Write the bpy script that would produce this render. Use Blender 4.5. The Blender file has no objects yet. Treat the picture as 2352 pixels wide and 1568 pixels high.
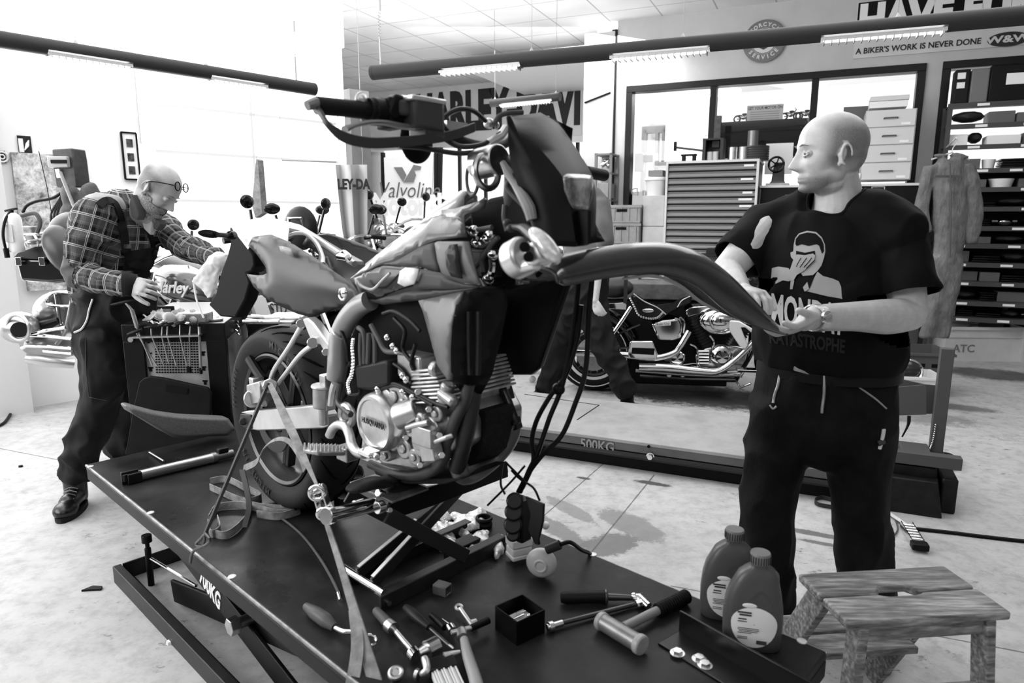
import bpy, bmesh, math, random
import numpy as np
from mathutils import Vector as V, Matrix, noise
from mathutils.bvhtree import BVHTree
random.seed(7)
SC=bpy.context.scene
# ---------- camera, world, lights, exposure ----------
F=1568.; PXC=1176.; PYC=784.; CH=1.45; PT=math.atan(287/1568)
cd=bpy.data.cameras.new('camera'); cam=bpy.data.objects.new('camera',cd); SC.collection.objects.link(cam)
cam.location=(0,0,CH); cam.rotation_euler=(math.pi/2-PT,0,0)
cd.sensor_width=36; cd.lens=24; cd.clip_start=.05; cd.clip_end=80
cd.dof.use_dof=True; cd.dof.focus_distance=3.0; cd.dof.aperture_fstop=4.0
SC.camera=cam
SC.view_settings.view_transform='Standard'; SC.view_settings.look='None'; SC.view_settings.gamma=1
SC.view_settings.use_curve_mapping=False; SC.view_settings.exposure=0.0
wd=bpy.data.worlds.new('world'); SC.world=wd; wd.use_nodes=True
nt=wd.node_tree; bg=nt.nodes['Background']; bg.inputs[1].default_value=0.4
tc=nt.nodes.new('ShaderNodeTexCoord'); sx=nt.nodes.new('ShaderNodeSeparateXYZ'); cr=nt.nodes.new('ShaderNodeValToRGB')
nt.links.new(tc.outputs['Generated'],sx.inputs[0]); nt.links.new(sx.outputs[2],cr.inputs[0]); nt.links.new(cr.outputs[0],bg.inputs[0])
cr.color_ramp.elements[0].position=0.0; cr.color_ramp.elements[0].color=(.12,.12,.12,1)
cr.color_ramp.elements[1].position=0.35; cr.color_ramp.elements[1].color=(1.0,1.0,1.0,1)
def area(name,loc,to,sx,sy,e,spread=math.pi):
    l=bpy.data.lights.new(name,'AREA'); l.shape='RECTANGLE'; l.size=sx; l.size_y=sy; l.energy=e; l.spread=spread
    o=bpy.data.objects.new(name,l); SC.collection.objects.link(o); o.location=loc
    o.rotation_euler=(V(to)-V(loc)).to_track_quat('-Z','Y').to_euler(); return o
area('daylight_left',(-4.6,1.2,2.3),(1.5,4.5,.6),4.0,2.2,190)      # daylight through the open bay on the left
area('daylight_door',(-2.9,5.4,1.7),(1.2,2.6,.8),3.6,2.0,110)      # daylight through the translucent sectional door
area('ceiling_lamps_hall',(2.6,4.2,3.55),(2.6,4.2,0),3.0,3.0,80)  # fluorescent rows over the right half
area('rear_fill',(.6,-1.2,3.3),(.6,2.5,.4),3.0,1.5,22)  # soft fill added behind the camera, no fixture modelled for it
area('ceiling_fill',(-1.2,5.6,2.7),(-1.25,5.7,3.7),4.5,6.0,190)  # added upward fill to brighten the ceiling, not a fixture of the rows
area('far_banner_fill',(.3,8.6,3.5),(.3,9.4,2.2),3.0,1.5,110)  # added fill that brightens the far wall and its banner
area('ceiling_fill_left',(-2.2,3.4,2.6),(-2.2,3.5,3.7),3.0,3.0,110)  # added upward fill for the ceiling on the left
# ---------- helpers ----------
def ray(x,y):
    a,b=(x-PXC)/F,(PYC-y)/F
    return V((a,math.cos(PT)+b*math.sin(PT),-math.sin(PT)+b*math.cos(PT)))
CAM=V((0,0,CH))
def aty(x,y,Y): r=ray(x,y); return CAM+r*(Y/r.y)
def onz(x,y,z=0.): r=ray(x,y); return CAM+r*((z-CH)/r.z)
def onpl(x,y,p0,n): r=ray(x,y); n=V(n); return CAM+r*((V(p0)-CAM).dot(n)/r.dot(n))
MATS={}
def M(name,c=.5,r=.5,m=0.,bump=None,noise_=None,spec=None,coat=0,emit=None,alpha=None,trans=0,aniso=None,scale3=None):
    if name in MATS: return MATS[name]
    mt=bpy.data.materials.new(name); mt.use_nodes=True; MATS[name]=mt
    n=mt.node_tree; p=n.nodes['Principled BSDF']; L=n.links
    if not isinstance(c,tuple):
        if c<.45 and m<.5: c=c**1.25   # film-like dark paints and plastics
        c=(c,c,c)
    p.inputs['Base Color'].default_value=(*c,1); p.inputs['Roughness'].default_value=r; p.inputs['Metallic'].default_value=m
    if spec is None and m==0 and c[0]<.1: spec=.16 if not coat else .35; coat=coat*.35
    if spec is not None: p.inputs['Specular IOR Level'].default_value=spec
    if coat>0: p.inputs['Coat Weight'].default_value=coat; p.inputs['Coat Roughness'].default_value=.08
    if trans: p.inputs['Transmission Weight'].default_value=trans
    if emit: p.inputs['Emission Color'].default_value=(1,1,1,1); p.inputs['Emission Strength'].default_value=emit
    if alpha is not None: p.inputs['Alpha'].default_value=alpha
    if noise_ or bump:
        t=n.nodes.new('ShaderNodeTexCoord'); mp=n.nodes.new('ShaderNodeMapping'); L.new(t.outputs['Object'],mp.inputs[0])
        if scale3: mp.inputs['Scale'].default_value=scale3
    if noise_:
        sc,amt=noise_[:2]; ns=n.nodes.new('ShaderNodeTexNoise'); ns.inputs['Scale'].default_value=sc; ns.inputs['Detail'].default_value=6
        ns.inputs['Roughness'].default_value=.65
        L.new(mp.outputs[0],ns.inputs[0]); rp=n.nodes.new('ShaderNodeValToRGB'); L.new(ns.outputs[0],rp.inputs[0])
        rp.color_ramp.elements[0].position=.32; rp.color_ramp.elements[1].position=.68
        a=[max(0,k*(1-amt)) for k in c]; b=[min(1,k*(1+amt)) for k in c]
        rp.color_ramp.elements[0].color=(*a,1); rp.color_ramp.elements[1].color=(*b,1); L.new(rp.outputs[0],p.inputs['Base Color'])
    if bump:
        ns=n.nodes.new('ShaderNodeTexNoise'); ns.inputs['Scale'].default_value=bump[0]; ns.inputs['Detail'].default_value=4
        L.new(mp.outputs[0],ns.inputs[0]); bp=n.nodes.new('ShaderNodeBump'); bp.inputs['Strength'].default_value=bump[1]; bp.inputs['Distance'].default_value=bump[2] if len(bump)>2 else .01
        L.new(ns.outputs[0],bp.inputs['Height']); L.new(bp.outputs[0],p.inputs['Normal'])
    return mt
class NG:
    """small node-writing helper"""
    def __init__(s,name,c=.5,r=.5,m=0.):
        s.mt=M(name,c,r,m); s.n=s.mt.node_tree; s.p=s.n.nodes['Principled BSDF']; s.L=s.n.links
    def node(s,t,**k):
        x=s.n.nodes.new(t)
        for a,b in k.items(): setattr(x,a,b)
        return x
    def inp(s,x,i,v):
        if hasattr(v,'default_value') or hasattr(v,'is_output'): s.L.new(v,x.inputs[i])
        else: x.inputs[i].default_value=v
    def math(s,op,a,b=0.,c=0.):
        x=s.node('ShaderNodeMath',operation=op); s.inp(x,0,a); s.inp(x,1,b)
        if op in('MULTIPLY_ADD','COMPARE','SMOOTH_MIN'): s.inp(x,2,c)
        return x.outputs[0]
    def coord(s,w='Object'): return s.node('ShaderNodeTexCoord').outputs[w]
    def geo(s): return s.node('ShaderNodeNewGeometry').outputs['Position']
    def noise(s,co,sc,det=4,rough=.6,scale3=None):
        if scale3: mp=s.node('ShaderNodeMapping'); s.L.new(co,mp.inputs[0]); mp.inputs['Scale'].default_value=scale3; co=mp.outputs[0]
        x=s.node('ShaderNodeTexNoise'); s.L.new(co,x.inputs[0]); x.inputs['Scale'].default_value=sc; x.inputs['Detail'].default_value=det; x.inputs['Roughness'].default_value=rough
        return x.outputs[0]
    def ramp(s,f,stops):
        x=s.node('ShaderNodeValToRGB'); s.L.new(f,x.inputs[0]); e=x.color_ramp.elements
        while len(e)<len(stops): e.new(.5)
        for i,(p,v) in enumerate(stops): e[i].position=p; e[i].color=(v,v,v,1)
        return x.outputs[0]
    def mix(s,f,a,b):
        x=s.node('ShaderNodeMix',data_type='FLOAT'); s.inp(x,0,f); s.inp(x,2,a); s.inp(x,3,b); return x.outputs[0]
    def sep(s,co): x=s.node('ShaderNodeSeparateXYZ'); s.L.new(co,x.inputs[0]); return x.outputs
    def color(s,v,gam=1.25):
        x=s.node('ShaderNodeGamma'); x.inputs[1].default_value=gam; s.L.new(v,x.inputs[0]); s.L.new(x.outputs[0],s.p.inputs['Base Color']); return s
    def rough(s,v): s.L.new(v,s.p.inputs['Roughness']); return s
    def bump(s,h,st=.3,d=.01):
        b=s.node('ShaderNodeBump'); b.inputs['Strength'].default_value=st; b.inputs['Distance'].default_value=d; s.L.new(h,b.inputs['Height']); s.L.new(b.outputs[0],s.p.inputs['Normal']); return s
OFF={}
def root_off(p):
    return OFF.get(p.name,V((0,0,0))) if p else V((0,0,0))
def tag(o,label=None,cat=None,group=None,kind=None):
    if label: o['label']=label
    if cat: o['category']=cat
    if group: o['group']=group
    if kind: o['kind']=kind
    return o
def thing(name,label,cat,loc,group=None):
    o=bpy.data.objects.new(name,None); SC.collection.objects.link(o); o.location=loc; o.empty_display_size=.1
    OFF[o.name]=V(loc); return tag(o,label,cat,group)
def cr_(pts,n=8,closed=False):
    """Catmull-Rom through points (any dimension)"""
    P=[np.array(p,float) for p in pts]; out=[]; N=len(P)
    rng=range(N if closed else N-1)
    for i in rng:
        p1=P[i];p2=P[(i+1)%N]
        p0=P[i-1] if (i>0 or closed) else 2*p1-p2
        p3=P[(i+2)%N] if (i+2<N or closed) else 2*p2-p1
        for k in range(n):
            t=k/n; out.append(.5*((2*p1)+(-p0+p2)*t+(2*p0-5*p1+4*p2-p3)*t*t+(-p0+3*p1-3*p2+p3)*t**3))
    if not closed: out.append(P[-1])
    return out
def perp(d):
    d=V(d).normalized(); a=V((0,0,1)) if abs(d.z)<.9 else V((1,0,0))
    x=a.cross(d).normalized(); return x,d.cross(x).normalized()
class B:
    def __init__(s): s.b=bmesh.new()
    def ring(s,pts): return [s.b.verts.new(p) for p in pts]
    def loft(s,rings,cap=True,closed=True,loop=False):
        R=[s.ring(r) for r in rings]; n=len(R[0])
        for i in range(len(R)-(0 if loop else 1)):
            a=R[i];b=R[(i+1)%len(R)]
            for j in range(n if closed else n-1):
                k=(j+1)%n
                try: s.b.faces.new((a[j],a[k],b[k],b[j]))
                except ValueError: pass
        if cap and closed and not loop:
            try: s.b.faces.new(R[0][::-1]); s.b.faces.new(R[-1])
            except ValueError: pass
        return s
    def box(s,c,size,ax=None):
        """centre, full size, ax = (x,y,z) axis vectors"""
        c=V(c); X,Y,Z=[V(a).normalized() for a in (ax or ((1,0,0),(0,1,0),(0,0,1)))]
        hx,hy,hz=[k/2 for k in size]
        q=[c+X*(i*hx)+Y*(j*hy)+Z*(k*hz) for k in(-1,1) for i,j in((-1,-1),(1,-1),(1,1),(-1,1))]
        return s.loft([q[:4],q[4:]])
    def cyl(s,a,b,r,r2=None,seg=16):
        a=V(a);b=V(b); r2=r if r2 is None else r2
        x,y=perp(b-a)
        f=lambda c,r:[c+x*(r*math.cos(2*math.pi*i/seg))+y*(r*math.sin(2*math.pi*i/seg)) for i in range(seg)]
        return s.loft([f(a,r),f(b,r2)])
    def tube(s,pts,r,seg=10,n=0,closed=False,flat=None,cap=True):
        if n: pts=cr_(pts,n,closed)
        P=[V(p[:3]) for p in pts]; N=len(P)
        if callable(r): rr=[r(i/(N-1)) for i in range(N)]
        elif isinstance(r,(list,tuple)):
            rr=[float(np.interp(i/(N-1)*(len(r)-1),range(len(r)),r)) for i in range(N)]
        else: rr=[r]*N
        rings=[]; x=None
        for i in range(N):
            t=(P[(i+1)%N]-P[i-1]) if closed else (P[min(i+1,N-1)]-P[max(i-1,0)])
            if t.length<1e-9: t=V((0,0,1))
            t.normalize()
            if x is None: x,y=perp(t)
            else:
                x=(x-t*x.dot(t)); x.normalize(); y=t.cross(x)
            rings.append([P[i]+x*(rr[i]*math.cos(2*math.pi*k/seg))+y*(rr[i]*(flat or 1)*math.sin(2*math.pi*k/seg)) for k in range(seg)])
        return s.loft(rings,cap=cap,loop=closed)
    def prism(s,pts,vec):
        pts=[V(p) for p in pts]; vec=V(vec); return s.loft([pts,[p+vec for p in pts]])
    def strip(s,pts,wid,th=.002,n=0):
        """ribbon: centreline pts, wid = width vector or list of them, thickness"""
        if n:
            if isinstance(wid,list): wid=[V(w) for w in cr_(wid,n)]
            pts=cr_(pts,n)
        P=[V(p) for p in pts]; N=len(P); rings=[]
        W=wid if isinstance(wid,list) else [V(wid)]*N
        for i in range(N):
            t=(P[min(i+1,N-1)]-P[max(i-1,0)]).normalized(); w=V(W[i])
            nn=t.cross(w)
            if nn.length<1e-9: nn=V((0,0,1))
            nn.normalize(); h=w/2; q=nn*(th/2)
            rings.append([P[i]-h-q,P[i]+h-q,P[i]+h+q,P[i]-h+q])
        return s.loft(rings)
    def lathe(s,prof,o,ax=(0,0,1),seg=24,cap=True):
        """prof = [(radius, height)]"""
        o=V(o); ax=V(ax).normalized(); x,y=perp(ax)
        return s.loft([[o+ax*h+x*(max(r,1e-5)*math.cos(2*math.pi*i/seg))+y*(max(r,1e-5)*math.sin(2*math.pi*i/seg)) for i in range(seg)] for r,h in prof],cap=cap)
    def ball(s,c,r,ax=None,seg=16,rn=10):
        c=V(c); r=(r,r,r) if not isinstance(r,(tuple,list)) else r
        X,Y,Z=[V(a).normalized() for a in (ax or ((1,0,0),(0,1,0),(0,0,1)))]
        rings=[]
        for i in range(rn+1):
            t=math.pi*i/rn; q=max(math.sin(t),1e-3); z=-math.cos(t)
            rings.append([c+X*(r[0]*q*math.cos(2*math.pi*k/seg))+Y*(r[1]*q*math.sin(2*math.pi*k/seg))+Z*(r[2]*z) for k in range(seg)])
        return s.loft(rings)
    def capsule(s,a,b,ra,rb=None,seg=14):
        a=V(a);b=V(b);rb=ra if rb is None else rb
        d=b-a; L=d.length; d.normalize(); x,y=perp(d); rings=[]
        for i in range(7):
            t=math.pi/2*(i/6); rings.append((a-d*(ra*math.cos(t)),max(ra*math.sin(t),1e-4)))
        for i in range(7):
            t=math.pi/2*(1-i/6); rings.append((b+d*(rb*math.cos(t)),max(rb*math.sin(t),1e-4)))
        return s.loft([[c+x*(r*math.cos(2*math.pi*k/seg))+y*(r*math.sin(2*math.pi*k/seg)) for k in range(seg)] for c,r in rings])
    def torus(s,c,ax,R,r,seg=32,rs=8,flat=1.):
        c=V(c); x,y=perp(ax); ax=V(ax).normalized()
        return s.loft([[c+(x*math.cos(2*math.pi*i/seg)+y*math.sin(2*math.pi*i/seg))*(R+r*math.cos(2*math.pi*k/rs))+ax*(r*flat*math.sin(2*math.pi*k/rs)) for k in range(rs)] for i in range(seg)],loop=True)
    def mesh(s,name='m'):
        bmesh.ops.recalc_face_normals(s.b,faces=s.b.faces[:]); me=bpy.data.meshes.new(name); s.b.to_mesh(me); s.b.free(); return me
    def out(s,name,mat,parent=None,bevel=0,smooth=35,seg=2,sub=0,label=None,cat=None,group=None,kind=None):
        return link(name,s.mesh(name),mat,parent,bevel,smooth,seg,sub,label,cat,group,kind)
def outs(b,name,mat,parent=None,**kw):
    """every loose piece of the builder becomes an object of its own"""
    me=b.mesh(name); bm=bmesh.new(); bm.from_mesh(me); bm.verts.ensure_lookup_table(); seen=set(); res=[]
    for v in bm.verts:
        if v.index in seen: continue
        st=[v]; seen.add(v.index); comp=[]
        while st:
            w=st.pop(); comp.append(w)
            for e in w.link_edges:
                o=e.other_vert(w)
                if o.index not in seen: seen.add(o.index); st.append(o)
        ids={w.index:i for i,w in enumerate(comp)}; fs={f for w in comp for f in w.link_faces}
        m2=bpy.data.meshes.new(name); m2.from_pydata([w.co[:] for w in comp],[],[[ids[x.index] for x in f.verts] for f in fs]); m2.update()
        res.append(link(name,m2,mat,parent,**kw))
    bm.free(); return res
def link(name,me,mat,parent=None,bevel=0,smooth=35,seg=2,sub=0,label=None,cat=None,group=None,kind=None):
    if parent is None:
        co=np.empty(len(me.vertices)*3); me.vertices.foreach_get('co',co); co=co.reshape(-1,3)
        off=V(((co[:,0].min()+co[:,0].max())/2,(co[:,1].min()+co[:,1].max())/2,co[:,2].min()))
    else: off=root_off(parent)
    me.transform(Matrix.Translation(-off))
    if smooth:
        me.polygons.foreach_set('use_smooth',[True]*len(me.polygons)); me.set_sharp_from_angle(angle=math.radians(smooth))
    o=bpy.data.objects.new(name,me); SC.collection.objects.link(o)
    OFF[o.name]=off
    if parent: o.parent=parent
    else: o.location=off
    for q in (mat if isinstance(mat,list) else [mat]): me.materials.append(q)
    if bevel:
        md=o.modifiers.new('bevel','BEVEL'); md.width=bevel; md.segments=seg; md.limit_method='ANGLE'; md.angle_limit=math.radians(35)
    if sub:
        md=o.modifiers.new('sub','SUBSURF'); md.levels=sub; md.render_levels=sub
    return tag(o,label,cat,group,kind)
def children(o): return [c for c in bpy.data.objects if c.parent==o]
def copy_tree(o,parent=None,first=True):
    kids=children(o); c=o.copy(); SC.collection.objects.link(c); OFF[c.name]=OFF.get(o.name,V((0,0,0)))
    if parent: c.parent=parent
    for k in kids: copy_tree(k,c)
    return c
def textmesh(s,size,mw,ext=.002,bold=0.,align='CENTER',shear=0,sx=1.):
    """text as a mesh transformed by mw (local x right, y up, z out)"""
    cu=bpy.data.curves.new('t','FONT'); cu.body=s; cu.size=size; cu.extrude=ext; cu.offset=bold; cu.align_x=align; cu.align_y='CENTER'; cu.shear=shear; cu.resolution_u=3
    o=bpy.data.objects.new('t',cu); SC.collection.objects.link(o); dg=bpy.context.evaluated_depsgraph_get(); dg.update()
    me=bpy.data.meshes.new_from_object(o.evaluated_get(dg)); bpy.data.objects.remove(o); bpy.data.curves.remove(cu)
    me.transform(mw@Matrix.Diagonal((sx,1,1,1))); return me
def frame(o,x,y,z=None):
    x=V(x).normalized(); y=V(y); y=(y-x*y.dot(x)).normalized(); z=x.cross(y)
    m=Matrix((x,y,z)).transposed().to_4x4(); m.translation=V(o); return m
def baked(me,mods):
    """apply modifiers to a mesh and return the new mesh"""
    o=bpy.data.objects.new('tmp',me); SC.collection.objects.link(o)
    for t,kw in mods:
        md=o.modifiers.new(t,t)
        for a,b in kw.items(): setattr(md,a,b)
    dg=bpy.context.evaluated_depsgraph_get(); dg.update()
    r=bpy.data.meshes.new_from_object(o.evaluated_get(dg)); bpy.data.objects.remove(o); return r
def blob(bb,vox=.006,sm=6):
    return baked(bb.mesh('blob'),[('REMESH',dict(mode='VOXEL',voxel_size=vox,use_smooth_shade=True)),('SMOOTH',dict(factor=.5,iterations=sm))])
def displace(me,fn):
    n=len(me.vertices); co=np.empty(n*3); no=np.empty(n*3); me.vertices.foreach_get('co',co); me.vertices.foreach_get('normal',no)
    co=co.reshape(-1,3); no=no.reshape(-1,3)
    for i in range(n):
        co[i]+=no[i]*fn(co[i],no[i])
    me.vertices.foreach_set('co',co.ravel()); me.update(); return me
# common materials
chrome=M('chrome',.75,.08,1.); steel=M('brushed_steel',.55,.3,1.,noise_=(30,.2)); alu=M('cast_aluminium',.5,.38,1.,bump=(60,.15,.003),noise_=(20,.2))
black=M('black_plastic',.012,.45); blackg=M('black_gloss',.01,.15,coat=.5); rubber=M('rubber',.016,.7,bump=(80,.3,.002)); dkmetal=M('dark_metal',.03,.4,.6)
white=M('white_paint',.8,.5); lgrey=M('light_grey_paint',.5,.45); mgrey=M('mid_grey_paint',.2,.45); dgrey=M('dark_grey_paint',.05,.5); paper=M('paper',.82,.7)
glassm=M('clear_glass',.9,.03,trans=1.)
WOOD=NG('worn_wood',.3,.55)
co=WOOD.coord(); WOOD.color(WOOD.ramp(WOOD.noise(co,9,6,.6,scale3=(1,9,9)),[(.3,.10),(.5,.26),(.7,.52)])).bump(WOOD.noise(co,30,4,.6,scale3=(1,8,8)),.2,.004)
# ---------- setting ----------
TH=math.radians(24); WQ=V((5.0,7.1,0)); We=V((math.cos(TH),-math.sin(TH),0)); Wn=V((-math.sin(TH),-math.cos(TH),0)); UP=V((0,0,1))
CEIL=3.76
def WR(s,z,off=0): return WQ+We*s+Wn*off+UP*z
def wr_px(x,y,off=0): p=onpl(x,y,WQ+Wn*off,Wn)-WQ; return p.dot(We),p.z
WAX=(We,-Wn,UP)
TL=math.radians(44); LQ=V((-3.6,5.2,0)); Le=V((math.sin(TL),math.cos(TL),0)); Ln=V((math.cos(TL),-math.sin(TL),0))
def WL(s,z,off=0): return LQ+Le*s+Ln*off+UP*z
def wl_px(x,y,off=0): p=onpl(x,y,LQ+Ln*off,Ln)-LQ; return p.dot(Le),p.z
LAX=(Le,-Ln,UP)
# floor: concrete with stains, peeling paint patches, joints
g=NG('concrete_floor',.6,.5); co=g.coord('Object'); P3=g.sep(co)
base=g.ramp(g.noise(co,1.3,8,.7),[(.3,.33),(.5,.43),(.72,.52)])
fine=g.ramp(g.noise(co,14,6,.7),[(.33,.74),(.55,1.0)])
col=g.math('MULTIPLY',base,fine)
# dark specks and oil stains (stronger towards the right of the hall)
spk=g.ramp(g.noise(co,9,8,.78,scale3=(1,1.6,1)),[(.585,0.),(.63,1.)])
spread=g.ramp(g.noise(co,1.1,3),[(.42,0.),(.60,1.)])
sp=g.math('MULTIPLY',spk,spread); col=g.mix(g.math('MULTIPLY',sp,.75),col,.05)
# worn paint patches
pt=g.ramp(g.noise(co,2.2,10,.78),[(.60,0.),(.612,1.)]); 
def blobmask(cx,cy,rx,ry,ang=0.,soft=.35):
    ca,sa=math.cos(ang),math.sin(ang)
    dx=g.math('SUBTRACT',P3[0],cx); dy=g.math('SUBTRACT',P3[1],cy)
    u=g.math('ADD',g.math('MULTIPLY',dx,ca/rx),g.math('MULTIPLY',dy,sa/rx)); v=g.math('ADD',g.math('MULTIPLY',dx,-sa/ry),g.math('MULTIPLY',dy,ca/ry))
    d=g.math('SQRT',g.math('ADD',g.math('MULTIPLY',u,u),g.math('MULTIPLY',v,v)))
    d=g.math('ADD',d,g.math('MULTIPLY',g.math('SUBTRACT',g.noise(co,9,12,.9),.5),2.4))
    return g.ramp(d,[(1-soft,1.),(1.0,0.)])
FC=V((0,0,0))
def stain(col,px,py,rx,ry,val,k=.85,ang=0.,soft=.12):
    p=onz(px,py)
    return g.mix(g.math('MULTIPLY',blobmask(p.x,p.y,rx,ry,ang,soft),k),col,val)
col=g.mix(g.math('MULTIPLY',pt,.35),col,.2)
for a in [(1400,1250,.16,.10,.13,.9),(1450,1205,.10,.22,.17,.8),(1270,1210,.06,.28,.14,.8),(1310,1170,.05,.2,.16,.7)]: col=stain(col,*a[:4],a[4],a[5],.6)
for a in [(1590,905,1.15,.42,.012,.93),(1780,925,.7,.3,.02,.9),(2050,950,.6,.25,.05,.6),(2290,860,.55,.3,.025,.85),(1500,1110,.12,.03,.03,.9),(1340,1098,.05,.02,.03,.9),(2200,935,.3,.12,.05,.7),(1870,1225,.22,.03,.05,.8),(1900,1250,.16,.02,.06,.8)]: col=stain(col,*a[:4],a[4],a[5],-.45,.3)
def joint(col,p,q,w=.004):
    a=onz(*p);b=onz(*q); L=(b-a).length; d=(b-a).normalized(); nx,ny=-d.y,d.x; c=a.x*nx+a.y*ny
    m=g.math('ABSOLUTE',g.math('SUBTRACT',g.math('ADD',g.math('MULTIPLY',P3[0],nx),g.math('MULTIPLY',P3[1],ny)),c))
    m=g.math('ADD',m,g.math('MULTIPLY',g.math('SUBTRACT',g.noise(co,25,4),.5),.008))
    t=g.math('SUBTRACT',g.math('ADD',g.math('MULTIPLY',P3[0],d.x),g.math('MULTIPLY',P3[1],d.y)),a.x*d.x+a.y*d.y)
    inn=g.math('MULTIPLY',g.math('GREATER_THAN',t,0.),g.math('LESS_THAN',t,L))
    return g.mix(g.math('MULTIPLY',g.math('MULTIPLY',g.math('LESS_THAN',m,w),inn),.8),col,.06)
for a in [((1391,1060),(1238,1194)),((1503,1090),(1300,1340)),((-60,1018),(140,1057)),((1540,1345),(2352,1498))]: col=joint(col,*a)
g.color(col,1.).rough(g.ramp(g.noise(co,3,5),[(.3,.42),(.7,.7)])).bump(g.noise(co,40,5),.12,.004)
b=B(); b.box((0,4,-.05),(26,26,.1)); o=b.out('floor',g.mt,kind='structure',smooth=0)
# shift: the object origin is the slab's bottom centre; keep object coordinates equal to world ones
def origin_world(o):
    o.data.transform(Matrix.Translation(o.location)); o.location=(0,0,0); OFF[o.name]=V((0,0,0))
origin_world(o)
# suspended ceiling with tile grid
g=NG('ceiling_tiles',.8,.7); co=g.coord('Object'); P3=g.sep(co)
def grid(ax,ay,per,w):
    t=g.math('ADD',g.math('MULTIPLY',P3[0],ax/per),g.math('MULTIPLY',P3[1],ay/per)); f=g.math('FRACT',g.math('ADD',t,100.))
    return g.math('LESS_THAN',f,w/per)
m=g.math('MAXIMUM',grid(We.x,We.y,.625,.016),grid(Wn.x,Wn.y,.625,.016))
tile=g.ramp(g.noise(co,1.1,2),[(.4,.74),(.6,.84)])
g.color(g.mix(m,tile,.42),1.)
b=B(); b.prism([(-9,-2,CEIL),(9,-2,CEIL),(9,16,CEIL),(-9,16,CEIL)],(0,0,.05)); o=b.out('ceiling',g.mt,kind='structure',smooth=0); origin_world(o)
# right wall with two glazed openings
wallm=M('painted_wall',.46,.7,noise_=(3,.06),bump=(40,.1,.003))
sL=wr_px(1413,300)[0]; s1=wr_px(1437,300)[0]; s2=wr_px(2123,200)[0]; s3=wr_px(2160,200)[0]; sR=3.6; ZT=3.0; ZB=.9
b=B()
def wbox(bb,s0,s1,z0,z1,o0=-.12,o1=0.): bb.box(WR((s0+s1)/2,(z0+z1)/2,(o0+o1)/2),(abs(s1-s0),abs(o1-o0),abs(z1-z0)),WAX); return bb
wbox(b,sL,sR,ZT,CEIL); wbox(b,sL,s1,0,ZT); wbox(b,s2,s3,0,ZT); wbox(b,s1,s2,0,ZB); wbox(b,s3,sR,0,.3)
o=b.out('wall_right',wallm,kind='structure',smooth=0)
fr=M('window_frame_dark',.02,.4)
def window(name,a,c,z0,z1,mull):
    bb=B(); w=.075
    wbox(bb,a,c,z1-w,z1,-.14,.03); wbox(bb,a,c,z0,z0+w,-.14,.03); wbox(bb,a,a+w,z0+w,z1-w,-.14,.03); wbox(bb,c-w,c,z0+w,z1-w,-.14,.03)
    for m_ in mull: wbox(bb,m_-.035,m_+.035,z0+w,z1-w,-.14,.03)
    o=bb.out(name,fr,kind='structure',bevel=.004)
    gl=B(); wbox(gl,a+w,c-w,z0+w,z1-w,-.06,-.052); gl.out('glass_pane',M('window_glass',1.,.0,trans=1.,spec=.2),o,smooth=0)
    return o
w1=window('window_1',s1,s2,ZB,ZT,[wr_px(1637,250)[0],wr_px(1870,230)[0]])
w2=window('window_2',s3,sR,.3,ZT,[])
# office beyond the glass: white room, partition, cupboards
offm=M('office_wall',.8,.7)
b=B(); wbox(b,-6.,sR+2,0,CEIL,-4.2,-4.1); b.out('wall_office',offm,kind='structure',smooth=0)
area('office_lights',WR(-.8,3.3,-1.2),WR(-.8,1.0,-3.2),6.0,1.5,300)
b=B(); wbox(b,sL-.3,sL-.2,0,CEIL,-4.2,-.15); b.out('wall_office_side',offm,kind='structure',smooth=0)
# pillar/duct left of the right wall, with its diagonal cable
pl=wr_px(1340,200,.0)[0]
b=B(); wbox(b,pl+.02,sL-.02,1.15,CEIL-.12,-.45,.05); pil=b.out('trim_1',M('duct_grey',.46,.6,noise_=(2,.08)),kind='structure',bevel=.006)
b=B(); b.tube([WR(wr_px(1341,238)[0]+.03,wr_px(1341,238)[1],.065),WR(wr_px(1411,214)[0]-.03,wr_px(1411,214)[1],.065)],.012,6); b.out('cable',black,pil)
b=B(); wbox(b,sL-.06,sL,0,CEIL-.1,-.1,.03); b.out('trim_2',M('seam_dark',.03,.6),kind='structure',smooth=0)
# far back wall with big banner
Bp=onz(1335,172,CEIL); 
def WB(s,z,off=0): return Bp*1+We*s+Wn*off+UP*(z-CEIL)
def wb_px(x,y,off=0): p=onpl(x,y,Bp+Wn*off,Wn)-Bp; return p.dot(We),p.z+CEIL
bm_=M('back_wall_grey',.7,.7,noise_=(1.5,.12))
sb0=wb_px(806,300)[0]; zb0=wb_px(1100,335)[1]
b=B(); 
def bbox_(bb,s0,s1,z0,z1,o0,o1): bb.box(WB((s0+s1)/2,(z0+z1)/2,(o0+o1)/2),(abs(s1-s0),abs(o1-o0),abs(z1-z0)),WAX); return bb
bbox_(b,sb0,2.5,zb0,CEIL,-.15,0); b.out('wall_back',bm_,kind='structure',smooth=0)
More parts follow.
